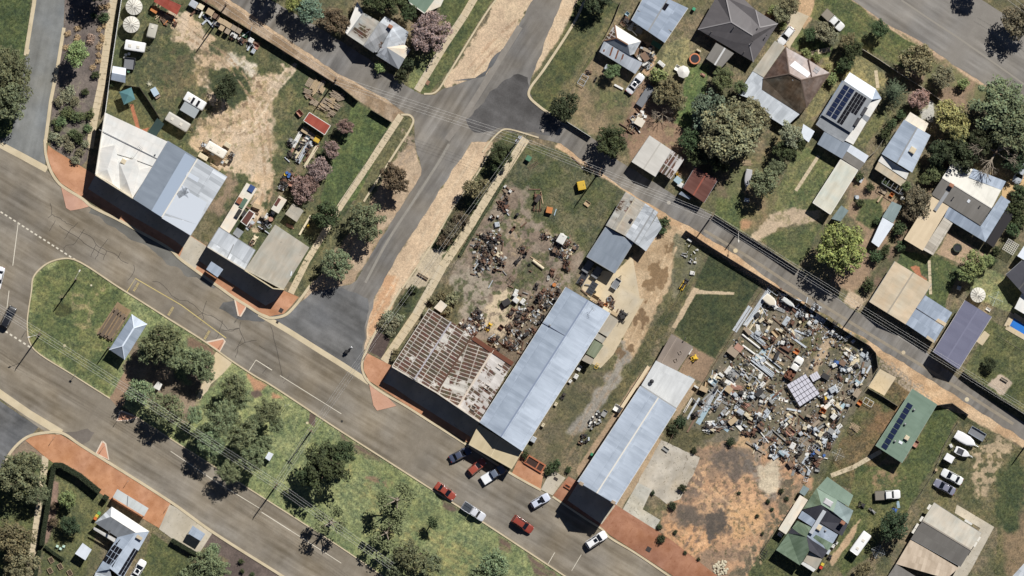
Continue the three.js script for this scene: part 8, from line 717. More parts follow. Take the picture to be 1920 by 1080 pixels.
// scrap yard: named pieces first
for (const [k, x, y, a, L, W, H, c] of [
  ['bundle', 1420, 576, -57, 9, .9, .5, 'silver'], ['bundle', 1412, 592, -57, 7, .7, .3, 'timber'], ['bundle', 1420, 595, -57, 6, .5, .2, 'cream'], ['iron_sheet', 1392, 598, -57, 6, .9, .2, 'silver'], ['bundle', 1418, 633, 38, 4.6, .9, .6, 'silver'], ['pipe', 1408, 640, 38, 4.6, .3, .3, 'white'], ['pipe', 1404, 656, 36, 3.2, .4, .4, 'white'], ['bundle', 1430, 688, 38, 5.6, 1, .6, 'silver'], ['bundle', 1440, 682, 38, 6, .4, .3, 'white'], ['pipe', 1424, 695, 38, 5, .25, .25, 'white'], ['bundle', 1452, 672, 36, 4.4, .5, .3, 'timber'], ['iron_sheet', 1432, 660, -50, 2.8, 1.2, .2, 'aqua'], ['iron_sheet', 1425, 668, -10, 2, 1, .2, 'aqua'], ['iron_sheet', 1470, 576, 33, 2.6, .9, .2, 'pinkish'], ['crate', 1476, 648, 31, 2.4, 1.9, .6, 'rusty'], ['crate', 1493, 659, 31, 1.1, .9, .6, 'orange'], ['bundle', 1490, 624, 36, 3, .5, .3, 'white'], ['plank', 1468, 662, 36, 4.4, .2, .2, 'rusty'], ['plank', 1498, 642, 36, 3.6, .3, .2, 'silver'], ['crate', 1374, 660, 38, 2.2, 1.3, .9, 'grey_timber'], ['crate', 1385, 652, 38, 1.6, 1.2, .9, 'pinkish'], ['appliance', 1365, 694, -52, 1.7, .7, .8, 'white'], ['appliance', 1352, 703, 38, 1.2, .5, .7, 'white'], ['crate', 1375, 703, 38, 2.1, 2.1, .4, 'grey'], ['frame', 1405, 710, 30, 2.6, 1.6, .5, 'silver'], ['frame', 1415, 718, 40, 2.2, 1.8, .4, 'grey'], ['crate', 1336, 715, 38, 1.8, 1.1, .6, 'aqua'], ['bundle', 1380, 726, 8, 2.2, .9, .4, 'pinkish'], ['bundle', 1332, 750, -60, 5, .7, .4, 'silver'], ['bundle', 1324, 755, -60, 6.5, .5, .3, 'grey'], ['iron_sheet', 1320, 775, -60, 5, .9, .2, 'aqua'], ['plank', 1306, 780, -60, 7.5, .3, .2, 'brown'], ['plank', 1300, 766, -60, 5, .3, .2, 'silver'], ['plank', 1290, 760, -60, 3.4, .4, .2, 'white'], ['iron_sheet', 1345, 755, -55, 3.4, 1.1, .2, 'silver'], ['iron_sheet', 1355, 775, -55, 3.2, .7, .2, 'grey'], ['tyre', 1357, 743, 0, .7, .3, .3, 'dark'], ['tyre', 1361, 750, 0, .7, .3, .3, 'dark'], ['tyre', 1335, 758, 0, .7, .3, .3, 'dark'], ['tyre', 1340, 770, 0, .7, .3, .3, 'dark'], ['tyre', 1367, 763, 0, .7, .3, .3, 'dark'], ['tyre', 1381, 640, 0, .8, .3, .3, 'dark'], ['tyre', 1421, 614, 0, .8, .3, .3, 'dark'], ['tyre', 1416, 818, 0, .8, .3, .3, 'dark'], ['bundle', 1385, 747, 38, 5.4, 1.1, .3, 'pinkish'], ['plank', 1392, 762, 38, 6, .25, .2, 'rusty'], ['plank', 1370, 738, 38, 3, .4, .2, 'white'], ['appliance', 1388, 772, 33, 1.4, .9, 1, 'silver'], ['appliance', 1400, 778, 38, .9, .7, .9, 'cream'], ['plank', 1375, 782, -58, 4.4, .3, .2, 'rusty'], ['iron_sheet', 1360, 802, 38, 1.8, .9, .2, 'aqua'], ['plank', 1427, 775, -63, 6.6, .2, .2, 'timber'], ['plank', 1418, 778, -63, 5, .4, .2, 'brown'], ['plank', 1434, 768, -63, 5.4, .15, .2, 'brown'], ['appliance', 1413, 743, 20, .8, .6, .6, 'white'], ['appliance', 1427, 753, 20, .7, .6, .6, 'white'], ['appliance', 1436, 752, -60, .9, .4, .6, 'white'], ['appliance', 1424, 777, 30, .8, .8, .5, 'white'], ['drum', 1403, 727, 0, .6, .6, .6, 'yellow'], ['crate', 1400, 750, 30, .9, .7, .4, 'green'], ['iron_sheet', 1452, 742, -25, 1.6, .9, .3, 'aqua'], ['crate', 1469, 749, 14, 2, .7, .2, 'white'], ['machine', 1572, 681, 20, 2, 1, .8, 'blue'], ['crate', 1583, 690, 35, 1.7, 1.2, .7, 'silver'], ['bundle', 1594, 665, 35, 2.4, 1.2, .7, 'white'], ['bundle', 1600, 680, -30, 2, 1, .6, 'cream'], ['appliance', 1564, 685, -25, .9, .7, .7, 'white'], ['appliance', 1593, 693, -30, 1, .7, .8, 'white'], ['appliance', 1608, 716, 35, 1.1, .6, .6, 'aqua'], ['crate', 1623, 702, 30, 1.1, .6, .6, 'timber'], ['appliance', 1562, 730, -30, 1.6, 1.2, .9, 'silver'], ['frame', 1573, 726, -60, 1.8, .8, .8, 'white'], ['machine', 1596, 734, -20, 1.5, 1, .7, 'grey'], ['crate', 1543, 770, 25, 1.2, .9, .7, 'orange'], ['drum', 1547, 747, 0, .8, .8, .5, 'yellow'], ['appliance', 1572, 763, 38, 1.6, .5, 1, 'cream'], ['appliance', 1563, 781, -50, 1.2, 1, 1, 'white'], ['crate', 1484, 780, 35, 2, 1.3, .5, 'cream'], ['bundle', 1525, 785, -48, 2.6, 1.3, .3, 'brown'], ['iron_sheet', 1578, 764, -50, 2, .8, .3, 'aqua'], ['crate', 1612, 755, 35, .9, 1, .5, 'orange'], ['frame', 1628, 754, 31, 2, 1.2, .5, 'white'], ['plank', 1534, 818, 38, 2.8, .3, .4, 'white'], ['plank', 1547, 812, -70, 4.4, .3, .4, 'white'], ['plank', 1531, 830, -75, 3, .15, .2, 'cream'], ['plank', 1496, 812, -86, 6.2, .2, .2, 'rusty'], ['crate', 1482, 810, 38, 1.7, 1.3, .5, 'pinkish'], ['appliance', 1486, 836, -60, 1.3, 1, .5, 'white'], ['iron_sheet', 1490, 878, 40, 3, 1.2, .3, 'rusty'], ['iron_sheet', 1503, 885, 40, 1.8, .8, .2, 'grey'], ['machine', 1525, 851, -40, 1.2, .8, .8, 'blue'], ['appliance', 1465, 850, 40, 1.3, .6, .8, 'aqua'], ['appliance', 1445, 855, 20, .7, .6, .5, 'white'], ['ladder', 1441, 816, -58, 1.8, .8, .2, 'silver'], ['bundle', 1507, 828, 38, 2.4, 1, .3, 'grey_timber'], ['frame', 1450, 545, 36, 2.4, .8, .6, 'silver'], ['plank', 1437, 590, -85, 3.2, .2, .2, 'brown'], ['plank', 1425, 605, 8, 2.6, .2, .2, 'grey'], ['appliance', 1421, 614, 80, 1.4, .8, .12, 'white'], ['pipe', 1438, 620, -62, 2.2, .6, .6, 'cream'], ['machine', 1532, 575, 38, 1.8, 1, .8, 'silver'], ['machine', 1510, 590, 38, 2, 1.2, 1, 'white'], ['machine', 1515, 622, -20, 1.6, 1, .7, 'grey'], ['pipe', 1538, 594, 38, 2.2, .3, .3, 'white'], ['ladder', 1535, 605, 30, 2, .6, .2, 'silver'], ['frame', 1525, 608, 30, 1.5, 1, .6, 'white'], ['appliance', 1474, 602, -56, 2, .9, .8, 'silver'], ['frame', 1516, 578, 10, 1.6, 1, .9, 'dark'], ['drum', 1500, 604, 0, .6, .6, .9, 'cream']]) junk(k, x, y, a, L, W, H, c, Z1);
{ // raised platform roof of pale panels on a dark grid
  const o = thing('panel_platform', 'large tilted rack of white panels in a dark grid in the scrap yard', 'panel rack', null), t = T(1440, 640, 5.4), q = [t(378, 328), t(525, 530), t(322, 662), t(188, 440)], at = (u, v) => { const a = mid(mid(q[0], q[1], u), mid(q[3], q[2], u), v); return P(a[0], a[1], 1.1); }; for (let i = 0; i < 5; i++) for (let j = 0; j < 6; j++) { const c = [at((i + .06) / 5, (j + .06) / 6), at((i + .94) / 5, (j + .06) / 6), at((i + .94) / 5, (j + .94) / 6), at((i + .06) / 5, (j + .94) / 6)].map(p => p.toArray()); mesh('panel', quads([c]), M([206, 204, 214], .6), o); } const fr = []; for (let i = 0; i <= 5; i++) fr.push(beam(at(i / 5, 0).setY(1.06), at(i / 5, 1).setY(1.06), .08, .06)); for (let j = 0; j <= 6; j++) fr.push(beam(at(0, j / 6).setY(1.04), at(1, j / 6).setY(1.04), .08, .06)); mesh('grid_frame', merge(fr), M([52, 48, 56], .8), o); for (const [u, v] of [[0, 0], [1, 0], [1, 1], [0, 1], [.5, .5]]) { const p = at(u, v); mesh('leg', cyl(.06, .06, 1.05, p.x, 0, p.z, 6), trimDark, o); } }
{ const o = thing('panel_platform', 'small rack of four white panels beside the large rack', 'panel rack', null, P(1528, 706), -30 * DEG); for (let i = 0; i < 4; i++) mesh('panel', box(.42, .05, 1.5, -.7 + i * .46, .8, 0, 0, .01), M([208, 206, 214], .6), o); mesh('stand', merge([box(1.9, .06, .08, 0, .73, -.6), box(1.9, .06, .08, 0, .73, .6), box(.06, .75, 1.3, -.85, 0, 0), box(.06, .75, 1.3, .85, 0, 0)]), trimDark, o); }
const SM = [[3.5, 'appliance', ['white', 'cream', 'silver'], .4, 1.2, .4, .9, .3, .8], [3, 'crate', ['grey_timber', 'grey', 'dark', 'brown', 'timber'], .5, 1.8, .4, 1.2, .3, 1.1], [3.5, 'machine', ['grey', 'rusty', 'dark', 'silver'], .7, 2.4, .5, 1.3, .4, 1.3], [4, 'plank', ['grey_timber', 'silver', 'white', 'brown', 'rusty', 'grey', 'cream', 'silver'], 1, 4.8, .2, .4, .1, .2], [1.5, 'pipe', ['grey', 'silver', 'rusty'], 1, 2.6, .1, .3, .1, .2], [1, 'frame', ['silver', 'grey', 'dark'], .7, 1.5, .5, 1, .3, .8], [1.6, 'iron_sheet', ['silver', 'white', 'grey'], 1, 2.6, .6, .9, .1, .2], [.5, 'tyre', ['dark'], .6, .8, .3, .3, .2, .2], [.5, 'drum', ['grey', 'dark', 'blue'], .5, .6, .5, .6, .6, .9], [.5, 'pallet', ['grey_timber'], 1, 1.2, 1, 1.1, .1, .1]];
scatter(Z1, [[1395, 690], [1440, 705], [1462, 745], [1440, 800], [1400, 815], [1365, 800], [1380, 750]], 66, SM, 201); scatter(Z1, [[1470, 780], [1500, 760], [1550, 780], [1580, 790], [1535, 870], [1500, 900], [1465, 860], [1450, 810]], 80, SM, 202); scatter(Z1, [[1550, 680], [1600, 650], [1625, 700], [1610, 760], [1560, 790], [1530, 740], [1545, 710]], 54, SM, 203); scatter(Z1, [[1430, 545], [1520, 570], [1550, 600], [1520, 640], [1480, 640], [1440, 700], [1400, 690], [1380, 650], [1400, 610]], 56, SM, 204, { ang: [36, 38, -57] }); scatter(Z1, [[1300, 720], [1360, 690], [1400, 700], [1380, 790], [1340, 810], [1300, 790]], 48, SM, 205, { ang: [38, -60] }); scatter(Z1, [[1410, 815], [1460, 815], [1480, 850], [1440, 860], [1405, 840]], 22, SM, 206); scatter(Z1, [[1330, 790], [1365, 785], [1372, 805], [1320, 812]], 40, [[3, 'plank', ['dark', 'grey', 'white', 'brown'], .8, 2.4, .1, .2, .1, .2], [1, 'ladder', ['dark', 'grey'], 1, 2, .5, .7, .1, .1]], 207, { ang: [0, 15, -12] });
scatter(Z1, [[1455, 548], [1480, 552], [1600, 634], [1636, 668], [1624, 676], [1590, 648], [1470, 570]], 46, SM, 208); scatter(Z1, [[1555, 790], [1590, 770], [1540, 880], [1510, 900], [1500, 880]], 26, SM, 209);
// vacant yard
const VM = [[3, 'machine', ['rusty', 'brown', 'dark'], .8, 1.8, .6, 1.1, .5, 1], [2, 'crate', ['rusty', 'dark', 'brown'], .5, 1.2, .5, .9, .3, .8], [1.2, 'appliance', ['white', 'cream'], .3, .7, .3, .6, .3, .6], [2, 'plank', ['rusty', 'brown', 'grey'], .6, 2, .1, .2, .1, .2], [1.5, 'pipe', ['rusty', 'grey', 'silver'], .6, 1.8, .1, .2, .1, .2], [1, 'frame', ['rusty', 'dark'], .7, 1.4, .5, 1, .3, .7], [.6, 'tyre', ['dark'], .6, .7, .3, .3, .2, .2], [.4, 'drum', ['rusty', 'dark'], .5, .6, .5, .6, .6, .9]];
scatter(Z2, [[890, 440], [960, 350], [1000, 430], [1085, 460], [1050, 530], [960, 560], [880, 520]], 34, VM, 307); scatter(Z2, [[895, 435], [935, 432], [945, 470], [930, 500], [890, 515], [885, 470]], 36, VM, 301); scatter(Z2, [[862, 605], [900, 580], [910, 610], [895, 630], [872, 622]], 42, [...VM, [5, 'appliance', ['white', 'silver'], .3, .6, .3, .5, .2, .4]], 302); scatter(Z2, [[990, 560], [1045, 525], [1060, 545], [1010, 625], [975, 670], [945, 640], [960, 600], [975, 570]], 58, VM, 303); scatter(Z2, [[945, 345], [965, 355], [955, 405], [925, 415], [935, 380]], 16, VM, 304); scatter(Z2, [[1015, 425], [1060, 440], [1090, 470], [1060, 500], [1040, 480], [1015, 450]], 26, [...VM, [3, 'appliance', ['white', 'green'], .2, .5, .2, .4, .1, .3]], 305); scatter(Z2, [[920, 630], [960, 640], [955, 665], [915, 650]], 16, VM, 306);
for (const [k, x, y, a, L, W, H, c] of [['appliance', 1090, 348, -12, 1.5, 1.7, 1.4, 'yellow'], ['machine', 1008, 378, -86, 4.2, 1.7, 1.5, 'rusty'], ['crate', 1030, 394, 12, 1.2, 1.1, .9, 'orange'], ['plank', 1041, 398, -72, 1.4, .2, .2, 'aqua'], ['appliance', 1053, 448, -60, 1.9, 1.6, 1.5, 'white'], ['pipe', 1009, 496, 38, 2.8, .5, .5, 'cream'], ['plank', 1004, 487, 32, 2.4, .1, .1, 'timber'], ['appliance', 967, 563, 36, 1.2, .9, 1, 'white'], ['appliance', 966, 553, 30, 1, .8, .9, 'white'], ['appliance', 980, 565, -50, 1.2, .8, .8, 'white'], ['appliance', 968, 546, 20, .8, .7, .8, 'white'], ['crate', 949, 567, -30, 1.6, 1.2, .9, 'dark'], ['machine', 960, 585, -60, 2.4, 1.2, .8, 'rusty'], ['machine', 972, 592, -55, 2.6, .9, .9, 'dark'], ['machine', 977, 602, -55, 2.6, .8, .9, 'rusty'], ['machine', 917, 612, -60, 1.8, .9, .7, 'yellow'], ['crate', 940, 613, 40, .9, .8, .5, 'rusty'], ['machine', 945, 387, 10, 2.4, 1.2, .9, 'rusty'], ['appliance', 932, 421, -10, 1, 1, .6, 'silver'], ['machine', 928, 450, 0, 1.6, 1.2, .8, 'dark'], ['crate', 935, 478, 36, 1, .8, .8, 'cream'], ['machine', 941, 485, 40, 1.2, 1, .8, 'grey'], ['appliance', 989, 470, -60, .8, .4, .9, 'brown'], ['drum', 1039, 534, 0, .8, .8, .5, 'orange'], ['machine', 1006, 536, -70, 1.4, .7, .8, 'dark'], ['frame', 1028, 521, 0, .4, .7, .3, 'white'], ['plank', 1002, 355, 0, 2.4, .2, .2, 'brown'], ['plank', 1016, 370, 80, 2.6, .1, .2, 'timber'], ['ladder', 1000, 310, -35, 2.6, .6, .2, 'brown'], ['crate', 991, 297, 30, 1, .9, .9, 'green'], ['crate', 1101, 382, 38, 1.2, .9, .3, 'timber'], ['plank', 1082, 303, 44, 3, .2, .2, 'brown'], ['machine', 1056, 460, 30, 1, .8, .6, 'dark'], ['appliance', 1092, 314, 10, .3, .2, .2, 'white']]) junk(k, x, y, a, L, W, H, c, Z2);
// sandy yard
for (const [k, x, y, a, L, W, H, c] of [['appliance', 363, 8, 31, 1.6, 1.3, 1.3, 'silver'], ['crate', 377, 13, 31, 1.2, .9, 1.2, 'cream'], ['crate', 394, 23, 31, 1.4, 1.1, 1.3, 'timber'], ['crate', 405, 31, 31, 1.2, .9, 1, 'brown'], ['crate', 414, 39, 31, 1, 1, 1.3, 'timber'], ['crate', 422, 43, 31, 1, 1, 1.3, 'timber'], ['crate', 430, 48, 31, 1, 1, 1.3, 'timber'], ['crate', 439, 53, 31, 1, 1, 1.3, 'grey_timber'], ['crate', 448, 58, 31, 1, 1, 1.3, 'grey_timber'], ['crate', 416, 53, 31, 1, 1, 1.3, 'timber'], ['crate', 427, 59, 31, 1, 1, 1.3, 'grey_timber'], ['appliance', 439, 66, 31, 1.3, .9, 1, 'white'], ['tyre', 408, 47, 0, .7, .3, .3, 'dark'], ['crate', 459, 66, 20, .9, .8, .5, 'green'], ['machine', 454, 76, 31, 1.5, 1.1, 1, 'rusty'], ['appliance', 471, 76, -60, 1, .9, 1, 'white'], ['crate', 480, 87, 31, 1.1, .9, .6, 'pinkish'], ['appliance', 475, 96, -60, .9, .8, .5, 'silver'], ['pallet', 580, 155, -60, 1.7, 1.2, .1, 'grey_timber'], ['bundle', 592, 160, -60, 2.2, 1.6, .5, 'timber'], ['bundle', 602, 160, -60, 2.2, 1, .6, 'grey_timber'], ['bundle', 582, 182, 40, 2, .5, .4, 'brown'], ['bundle', 630, 178, 31, 2, 1.6, .8, 'grey_timber'], ['bundle', 638, 182, -20, 1.6, 1.4, .6, 'grey_timber'], ['bundle', 614, 190, 31, 1.5, 1.2, .8, 'grey_timber'], ['bundle', 621, 196, 31, 1.2, 1, .8, 'timber'], ['bundle', 610, 202, 31, 1.4, 1.1, .9, 'grey_timber'], ['bundle', 632, 200, 31, 1.2, 1.1, .8, 'grey_timber'], ['bundle', 622, 212, 31, 1.2, 1.1, .9, 'grey_timber'], ['bundle', 602, 198, 31, 1.1, 1, .8, 'timber'], ['crate', 562, 212, 50, 1.4, .9, .7, 'pinkish'], ['crate', 572, 245, 31, 1.3, 1, .9, 'timber'], ['crate', 581, 251, 31, 1.1, .8, .8, 'grey_timber'], ['crate', 588, 257, 31, 1, .9, .8, 'grey_timber'], ['appliance', 595, 261, -60, 1.4, 1.2, 1.2, 'yellow'], ['bundle', 556, 262, -60, 3.4, .9, .5, 'white'], ['bundle', 552, 275, -60, 4, .5, .3, 'pinkish'], ['bundle', 561, 280, -60, 4.2, .9, .5, 'cream'], ['bundle', 570, 283, -60, 4.4, .9, .4, 'silver'], ['bundle', 578, 275, -60, 3, .6, .5, 'silver'], ['bundle', 583, 292, -60, 5, .6, .4, 'cream'], ['crate', 570, 265, -60, 1.4, 1, .5, 'pinkish'], ['machine', 560, 302, 31, 1, .8, .6, 'silver'], ['machine', 545, 271, 31, 1, .9, .7, 'dark'], ['crate', 577, 258, 20, .8, .7, .5, 'aqua'], ['drum', 538, 324, 0, .6, .6, .9, 'blue'], ['drum', 543, 327, 0, .6, .6, .9, 'blue'], ['drum', 541, 331, 0, .6, .6, .9, 'blue'], ['drum', 535, 327, 0, .5, .5, .7, 'yellow'], ['frame', 553, 331, -60, 1.4, .7, .5, 'pinkish'], ['machine', 533, 338, 0, 1.2, .9, .8, 'rusty'], ['machine', 528, 352, 20, 1.3, 1, .7, 'silver'], ['crate', 545, 345, 20, 1.2, .9, .5, 'pinkish'], ['drum', 508, 411, 0, .95, .95, 1.2, 'pinkish'], ['machine', 500, 415, -60, 1.6, 1.2, 1, 'dark'], ['appliance', 500, 405, -60, 1.2, .5, .9, 'white'], ['machine', 494, 428, 31, 1.2, 1, .8, 'dark'], ['machine', 477, 449, -60, 2, 1.1, .9, 'cream'], ['machine', 472, 456, -60, 1.2, .8, .8, 'rusty'], ['appliance', 427, 272, 31, 1.4, 1, 1.2, 'cream'], ['machine', 436, 290, 31, 1, .8, .7, 'grey'], ['appliance', 381, 294, 31, 2, 1, .9, 'cream'], ['bundle', 402, 312, 31, 1.6, .6, .5, 'timber'], ['machine', 329, 44, -60, 1, .7, .6, 'rusty'], ['bundle', 544, 424, 20, 1.6, .6, .3, 'pinkish'], ['plank', 572, 422, -60, 4.6, .4, .3, 'cream'], ['drum', 578, 424, 0, .5, .5, .5, 'yellow'], ['crate', 290, 18, 31, 1.3, 1.1, 1, 'orange'], ['bundle', 302, 26, 31, 2, 1, .6, 'brown'], ['bundle', 315, 34, 31, 2, 1.2, .7, 'timber'], ['bundle', 308, 40, 60, 1.6, .7, .4, 'brown'], ['drum', 242, 101, 0, .5, .5, .7, 'white'], ['drum', 236, 103, 0, .5, .5, .6, 'white'], ['drum', 233, 108, 0, .4, .4, .5, 'grey'], ['drum', 241, 134, 0, .6, .6, .6, 'green']]) junk(k, x, y, a, L, W, H, c, Z3);
scatter(Z3, [[360, 5], [480, 75], [470, 90], [355, 20]], 22, SM, 404); scatter(Z3, [[545, 250], [600, 265], [580, 305], [535, 300]], 16, SM, 405); scatter(Z3, [[575, 150], [645, 180], [620, 220], [570, 190]], 18, [[2, 'bundle', ['grey_timber', 'timber'], 1, 1.8, .6, 1.1, .2, .6], [1, 'pallet', ['grey_timber'], 1, 1.2, 1, 1.1, .1, .1], [1, 'plank', ['grey_timber', 'brown'], 1, 2, .1, .3, .1, .2]], 406); scatter(Z3, [[388, 262], [440, 290], [425, 310], [380, 285]], 12, SM, 407); scatter(Z3, [[455, 395], [490, 360], [480, 400], [462, 440]], 8, SM, 408); scatter(Z3, [[530, 320], [560, 330], [550, 360], [525, 355]], 14, VM, 401); scatter(Z3, [[285, 10], [330, 30], [322, 48], [295, 34]], 14, [[1, 'plank', ['timber', 'brown', 'orange'], 1, 2.2, .1, .3, .1, .2]], 402); scatter(Z3, [[488, 400], [512, 400], [500, 435], [484, 430]], 8, SM, 403);
// beside the long shed and the tall hall
for (const [k, x, y, a, L, W, H, c] of [['crate', 1158, 766, 30, 1.6, 1.3, .6, 'white'], ['crate', 1133, 775, -60, 1.3, .9, .3, 'grey'], ['appliance', 1086, 690, -60, 1.1, .7, .7, 'white'], ['appliance', 1080, 706, -60, .9, .8, .7, 'white'], ['appliance', 1069, 715, -50, .7, .5, .6, 'white'], ['machine', 1056, 742, -60, 1.4, .7, .7, 'dark'], ['appliance', 1042, 758, -60, .7, .5, .5, 'cream'], ['appliance', 1000, 824, -60, 1.2, .9, 1, 'silver'], ['appliance', 1018, 797, -60, .8, .6, .8, 'cream'], ['machine', 1168, 593, -60, 2.4, 1.6, 1.2, 'dark'], ['crate', 1135, 582, 31, 1.3, 1.2, 1, 'cream'], ['machine', 1126, 568, 31, 1.2, 1, .9, 'rusty'], ['crate', 1115, 560, 31, 1.6, 1.3, .7, 'timber'], ['crate', 1136, 571, 0, .8, .6, .6, 'orange'], ['crate', 1142, 561, 0, .8, .7, .6, 'silver'], ['crate', 1152, 588, 31, 1.3, .6, .8, 'timber'], ['frame', 1119, 686, -60, 1, .5, .3, 'yellow'], ['machine', 1281, 535, -60, 2, 1, .8, 'yellow'], ['machine', 1286, 528, -60, 1.4, 1, 1, 'dark'], ['appliance', 1298, 512, 10, .9, .8, .4, 'white'], ['appliance', 1303, 492, 10, .5, .4, .3, 'white'], ['appliance', 1293, 450, 31, .9, .5, .5, 'white'], ['machine', 1302, 671, -30, 1.4, 1.2, .9, 'yellow'], ['appliance', 1294, 659, -60, 1.3, .4, .6, 'white'], ['crate', 1295, 711, 31, 1.6, .8, .3, 'aqua'], ['crate', 1248, 842, 36, 1.4, .7, .4, 'grey']]) junk(k, x, y, a, L, W, H, c, Z4);
scatter(Z4, [[1112, 770], [1125, 768], [1130, 790], [1110, 805], [1102, 800]], 30, [[1, 'drum', ['white', 'grey', 'dark'], .3, .4, .3, .4, .3, .5]], 501); scatter(Z4, [[1090, 815], [1108, 815], [1100, 835], [1085, 832]], 16, [[1, 'drum', ['silver', 'dark'], .3, .4, .3, .4, .3, .5], [.5, 'crate', ['dark', 'brown'], .5, .8, .4, .6, .3, .6]], 502); scatter(Z4, [[1088, 525], [1150, 560], [1170, 590], [1150, 600], [1100, 560]], 14, VM, 503); scatter(Z4, [[1285, 455], [1310, 470], [1300, 500], [1275, 480]], 16, [[1, 'appliance', ['white'], .2, .4, .2, .4, .1, .2], [1, 'plank', ['white', 'grey'], .5, 1, .1, .2, .1, .1]], 504);
for (const [x, y, a] of [[1092, 523, -58], [1110, 540, -58]]) { const o = thing('panel_bed', 'dark panelled trailer bed lying on the workshop concrete', 'panel bed', 'dark panelled beds on the workshop concrete', P(x, y), a * DEG); for (let i = 0; i < 4; i++) mesh('panel', box(.62, .06, 1.3, -1.02 + i * .68, .35, 0, 0, .01), M([52, 54, 60], .5), o); mesh('frame', merge([box(2.9, .1, .08, 0, .25, -.66), box(2.9, .1, .08, 0, .25, .66), ...[-1, 1].map(s => box(.08, .35, 1.2, s * 1.2, 0, 0))]), rim, o); }
// north yards
for (const [k, x, y, a, L, W, H, c] of [['appliance', 1138, 126, -60, 1.1, .8, 1, 'silver'], ['plank', 1160, 163, 28, 1.9, .3, .3, 'white'], ['machine', 1105, 135, 5, 1.2, .6, .5, 'brown'], ['crate', 1117, 148, -60, .8, .4, .6, 'dark'], ['frame', 1093, 150, -60, 2.2, 1.4, .5, 'silver'], ['appliance', 1240, 120, 40, 1.6, .7, .9, 'white'], ['crate', 1274, 130, 31, 2, 1.2, .6, 'white'], ['iron_sheet', 1231, 84, 31, 2.2, 1, .3, 'green'], ['appliance', 1215, 97, -40, .8, .6, .7, 'silver'], ['appliance', 1200, 110, 20, 1, .7, .7, 'white'], ['appliance', 1209, 120, -60, 1.2, .8, .7, 'white'], ['machine', 1213, 104, 0, 1.4, .9, .8, 'dark'], ['machine', 1207, 84, 30, 1, .7, .6, 'dark'], ['crate', 1176, 26, 40, .8, .7, .5, 'aqua'], ['crate', 1271, 338, 40, 1.4, 1.2, .9, 'aqua'], ['appliance', 1276, 347, 31, 1.1, .9, .9, 'white'], ['crate', 1270, 328, 80, .8, .4, .6, 'yellow'], ['appliance', 1310, 95, 30, .9, .4, .5, 'cream'], ['bundle', 1318, 140, 30, .7, .5, .4, 'pinkish'], ['appliance', 1400, 375, 10, 1, .8, .7, 'silver'], ['crate', 1606, 370, 0, .8, .8, .3, 'aqua'], ['appliance', 1690, 363, 20, .7, .6, .8, 'white'], ['crate', 1672, 365, 31, .8, .7, .5, 'orange'], ['crate', 1656, 358, 31, 1.6, 1, .4, 'grey_timber'], ['crate', 1613, 336, -60, 1.2, 1, .8, 'silver'], ['crate', 1695, 380, 20, .6, .6, .7, 'cream'], ['appliance', 1798, 540, 20, .8, .7, .4, 'silver'], ['crate', 1853, 580, 31, 1, .6, .4, 'white'], ['bundle', 1400, 305, 0, 2, 1.2, .3, 'timber'], ['drum', 1607, 370, 0, .8, .8, .7, 'silver'], ['plank', 1650, 372, -55, 1.8, .3, .4, 'timber']]) junk(k, x, y, a, L, W, H, c, Z5);
scatter(Z5, [[1195, 80], [1222, 90], [1232, 105], [1215, 130], [1200, 125]], 22, SM, 601); scatter(Z5, [[1168, 240], [1200, 200], [1215, 210], [1185, 260]], 20, SM, 602); scatter(Z5, [[1165, 30], [1195, 45], [1210, 60], [1190, 60], [1165, 45]], 14, SM, 603);
for (const [k, x, y, a, L, W, H, c] of [['bundle', 1602, 801, 31, 2, 1.4, .3, 'timber'], ['frame', 1598, 808, 40, 1.2, 1, .4, 'dark'], ['crate', 1717, 832, -60, 1.4, .9, .5, 'pinkish'], ['drum', 1755, 881, 0, .5, .5, .7, 'timber'], ['machine', 1616, 947, 20, 1.4, 1, .6, 'dark'], ['iron_sheet', 1684, 946, 80, 1.4, .6, .4, 'aqua'], ['machine', 1678, 956, 30, 1, .8, .5, 'blue'], ['machine', 1636, 958, 40, 1.6, .5, .5, 'grey'], ['frame', 1434, 1032, -60, 1, .9, .6, 'dark'], ['frame', 1432, 1042, -50, 1, .9, .6, 'dark'], ['appliance', 1463, 1002, 30, 1, .7, .6, 'white'], ['appliance', 1783, 836, 60, .8, .6, .8, 'white'], ['crate', 1552, 1034, -60, 1, .8, .8, 'silver'], ['appliance', 1562, 1024, -60, .7, .6, .7, 'white'], ['appliance', 1568, 1018, -60, .6, .5, .7, 'white'], ['machine', 1556, 1044, -60, 1, .7, .6, 'dark'], ['crate', 1852, 690, 0, .3, .3, .2, 'green']]) junk(k, x, y, a, L, W, H, c, 'on a lawn of the lower houses');
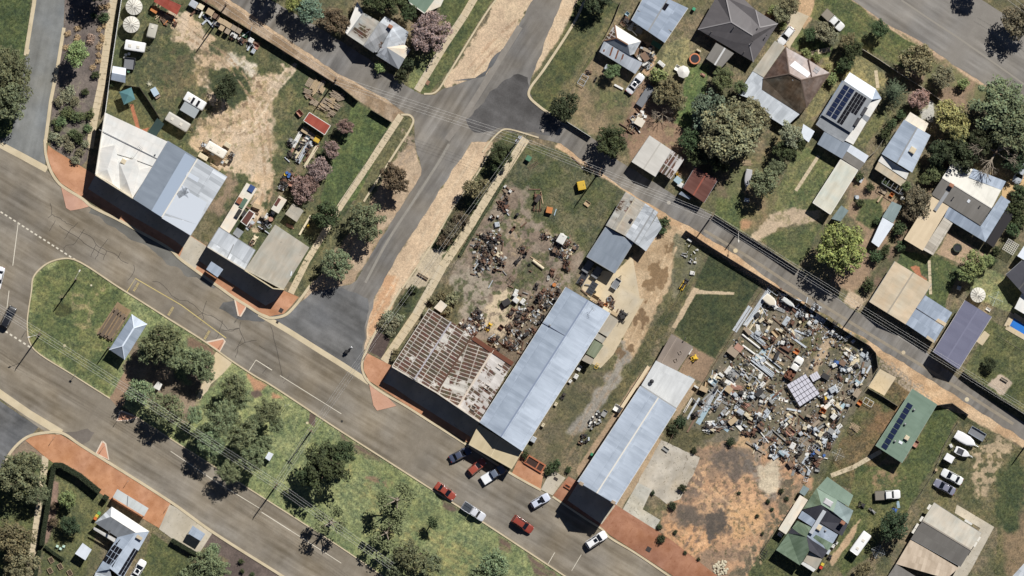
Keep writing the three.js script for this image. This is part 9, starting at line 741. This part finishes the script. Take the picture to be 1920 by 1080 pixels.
{ const r = rng(71); struct('rubble_mound', (() => { const g = []; for (let i = 0; i < 60; i++) { const a = r() * 6.28, d = Math.sqrt(r()) * 1.6, k = new THREE.DodecahedronGeometry(.12 + r() * .22, 0); k.scale(1, .6, 1); k.translate(Math.cos(a) * d, .06 + (1.6 - d) * .25, Math.sin(a) * d); g.push(k); } return merge(g).translate(P(1352, 1065).x, 0, P(1352, 1065).z); })(), M([206, 196, 170], .95)).userData = { kind: 'stuff', label: 'heap of pale rubble beside the brick footpath', category: 'rubble' };
  const o = new THREE.InstancedMesh(box(.3, .18, .2, 0, 0, 0, 0, .03), new THREE.MeshStandardMaterial({ color: 0xffffff, roughness: .9 }), 2700), m4 = new THREE.Matrix4(), q = new THREE.Quaternion(), e = new THREE.Euler(); o.name = 'scrap_debris'; o.userData = { kind: 'stuff', label: 'small loose scrap fragments strewn through the yards', category: 'debris' }; const cols = ['dark', 'brown', 'grey', 'rusty', 'grey_timber', 'white', 'silver', 'timber', 'cream', 'white', 'grey'].map(k => PAL[k]); const zs = [[[1395, 600], [1470, 560], [1540, 600], [1600, 650], [1625, 700], [1580, 790], [1520, 895], [1470, 870], [1440, 810], [1300, 800], [1330, 720]], [[885, 440], [940, 430], [950, 500], [890, 520]], [[980, 560], [1055, 530], [980, 665], [940, 645]], [[865, 605], [905, 580], [910, 615], [880, 628]], [[1010, 430], [1085, 460], [1060, 495], [1020, 460]]]; const share = [1500, 230, 340, 200, 180]; let i = 0; zs.forEach((z, k) => { let x0 = 1e9, x1 = 0, y0 = 1e9, y1 = 0; z.forEach(([x, y]) => { x0 = Math.min(x0, x); x1 = Math.max(x1, x); y0 = Math.min(y0, y); y1 = Math.max(y1, y); }); for (let n = 0; n < share[k];) { const x = x0 + (x1 - x0) * r(), y = y0 + (y1 - y0) * r(); if (!inPoly(x, y, z) || fbm(x / 14, y / 14) < -.18) { if (r() < .002) n++; continue; } n++; const s = .4 + r() * 1.5, p = P(x, y); e.set((r() - .5) * .5, r() * 6.28, (r() - .5) * .5); m4.compose(p, q.setFromEuler(e), new V3(s * (.6 + r()), s * (.4 + r()), s * (.6 + r() * .8))); if (i < 2700) { o.setMatrixAt(i, m4); const kk = .7 + .35 * r(), c = cols[Math.floor(r() * cols.length)].map(v => v * kk); o.setColorAt(i, lin(c)); i++; } } }); o.count = i; o.castShadow = o.receiveShadow = true; scene.add(o); }
renderer.render(scene, camera);
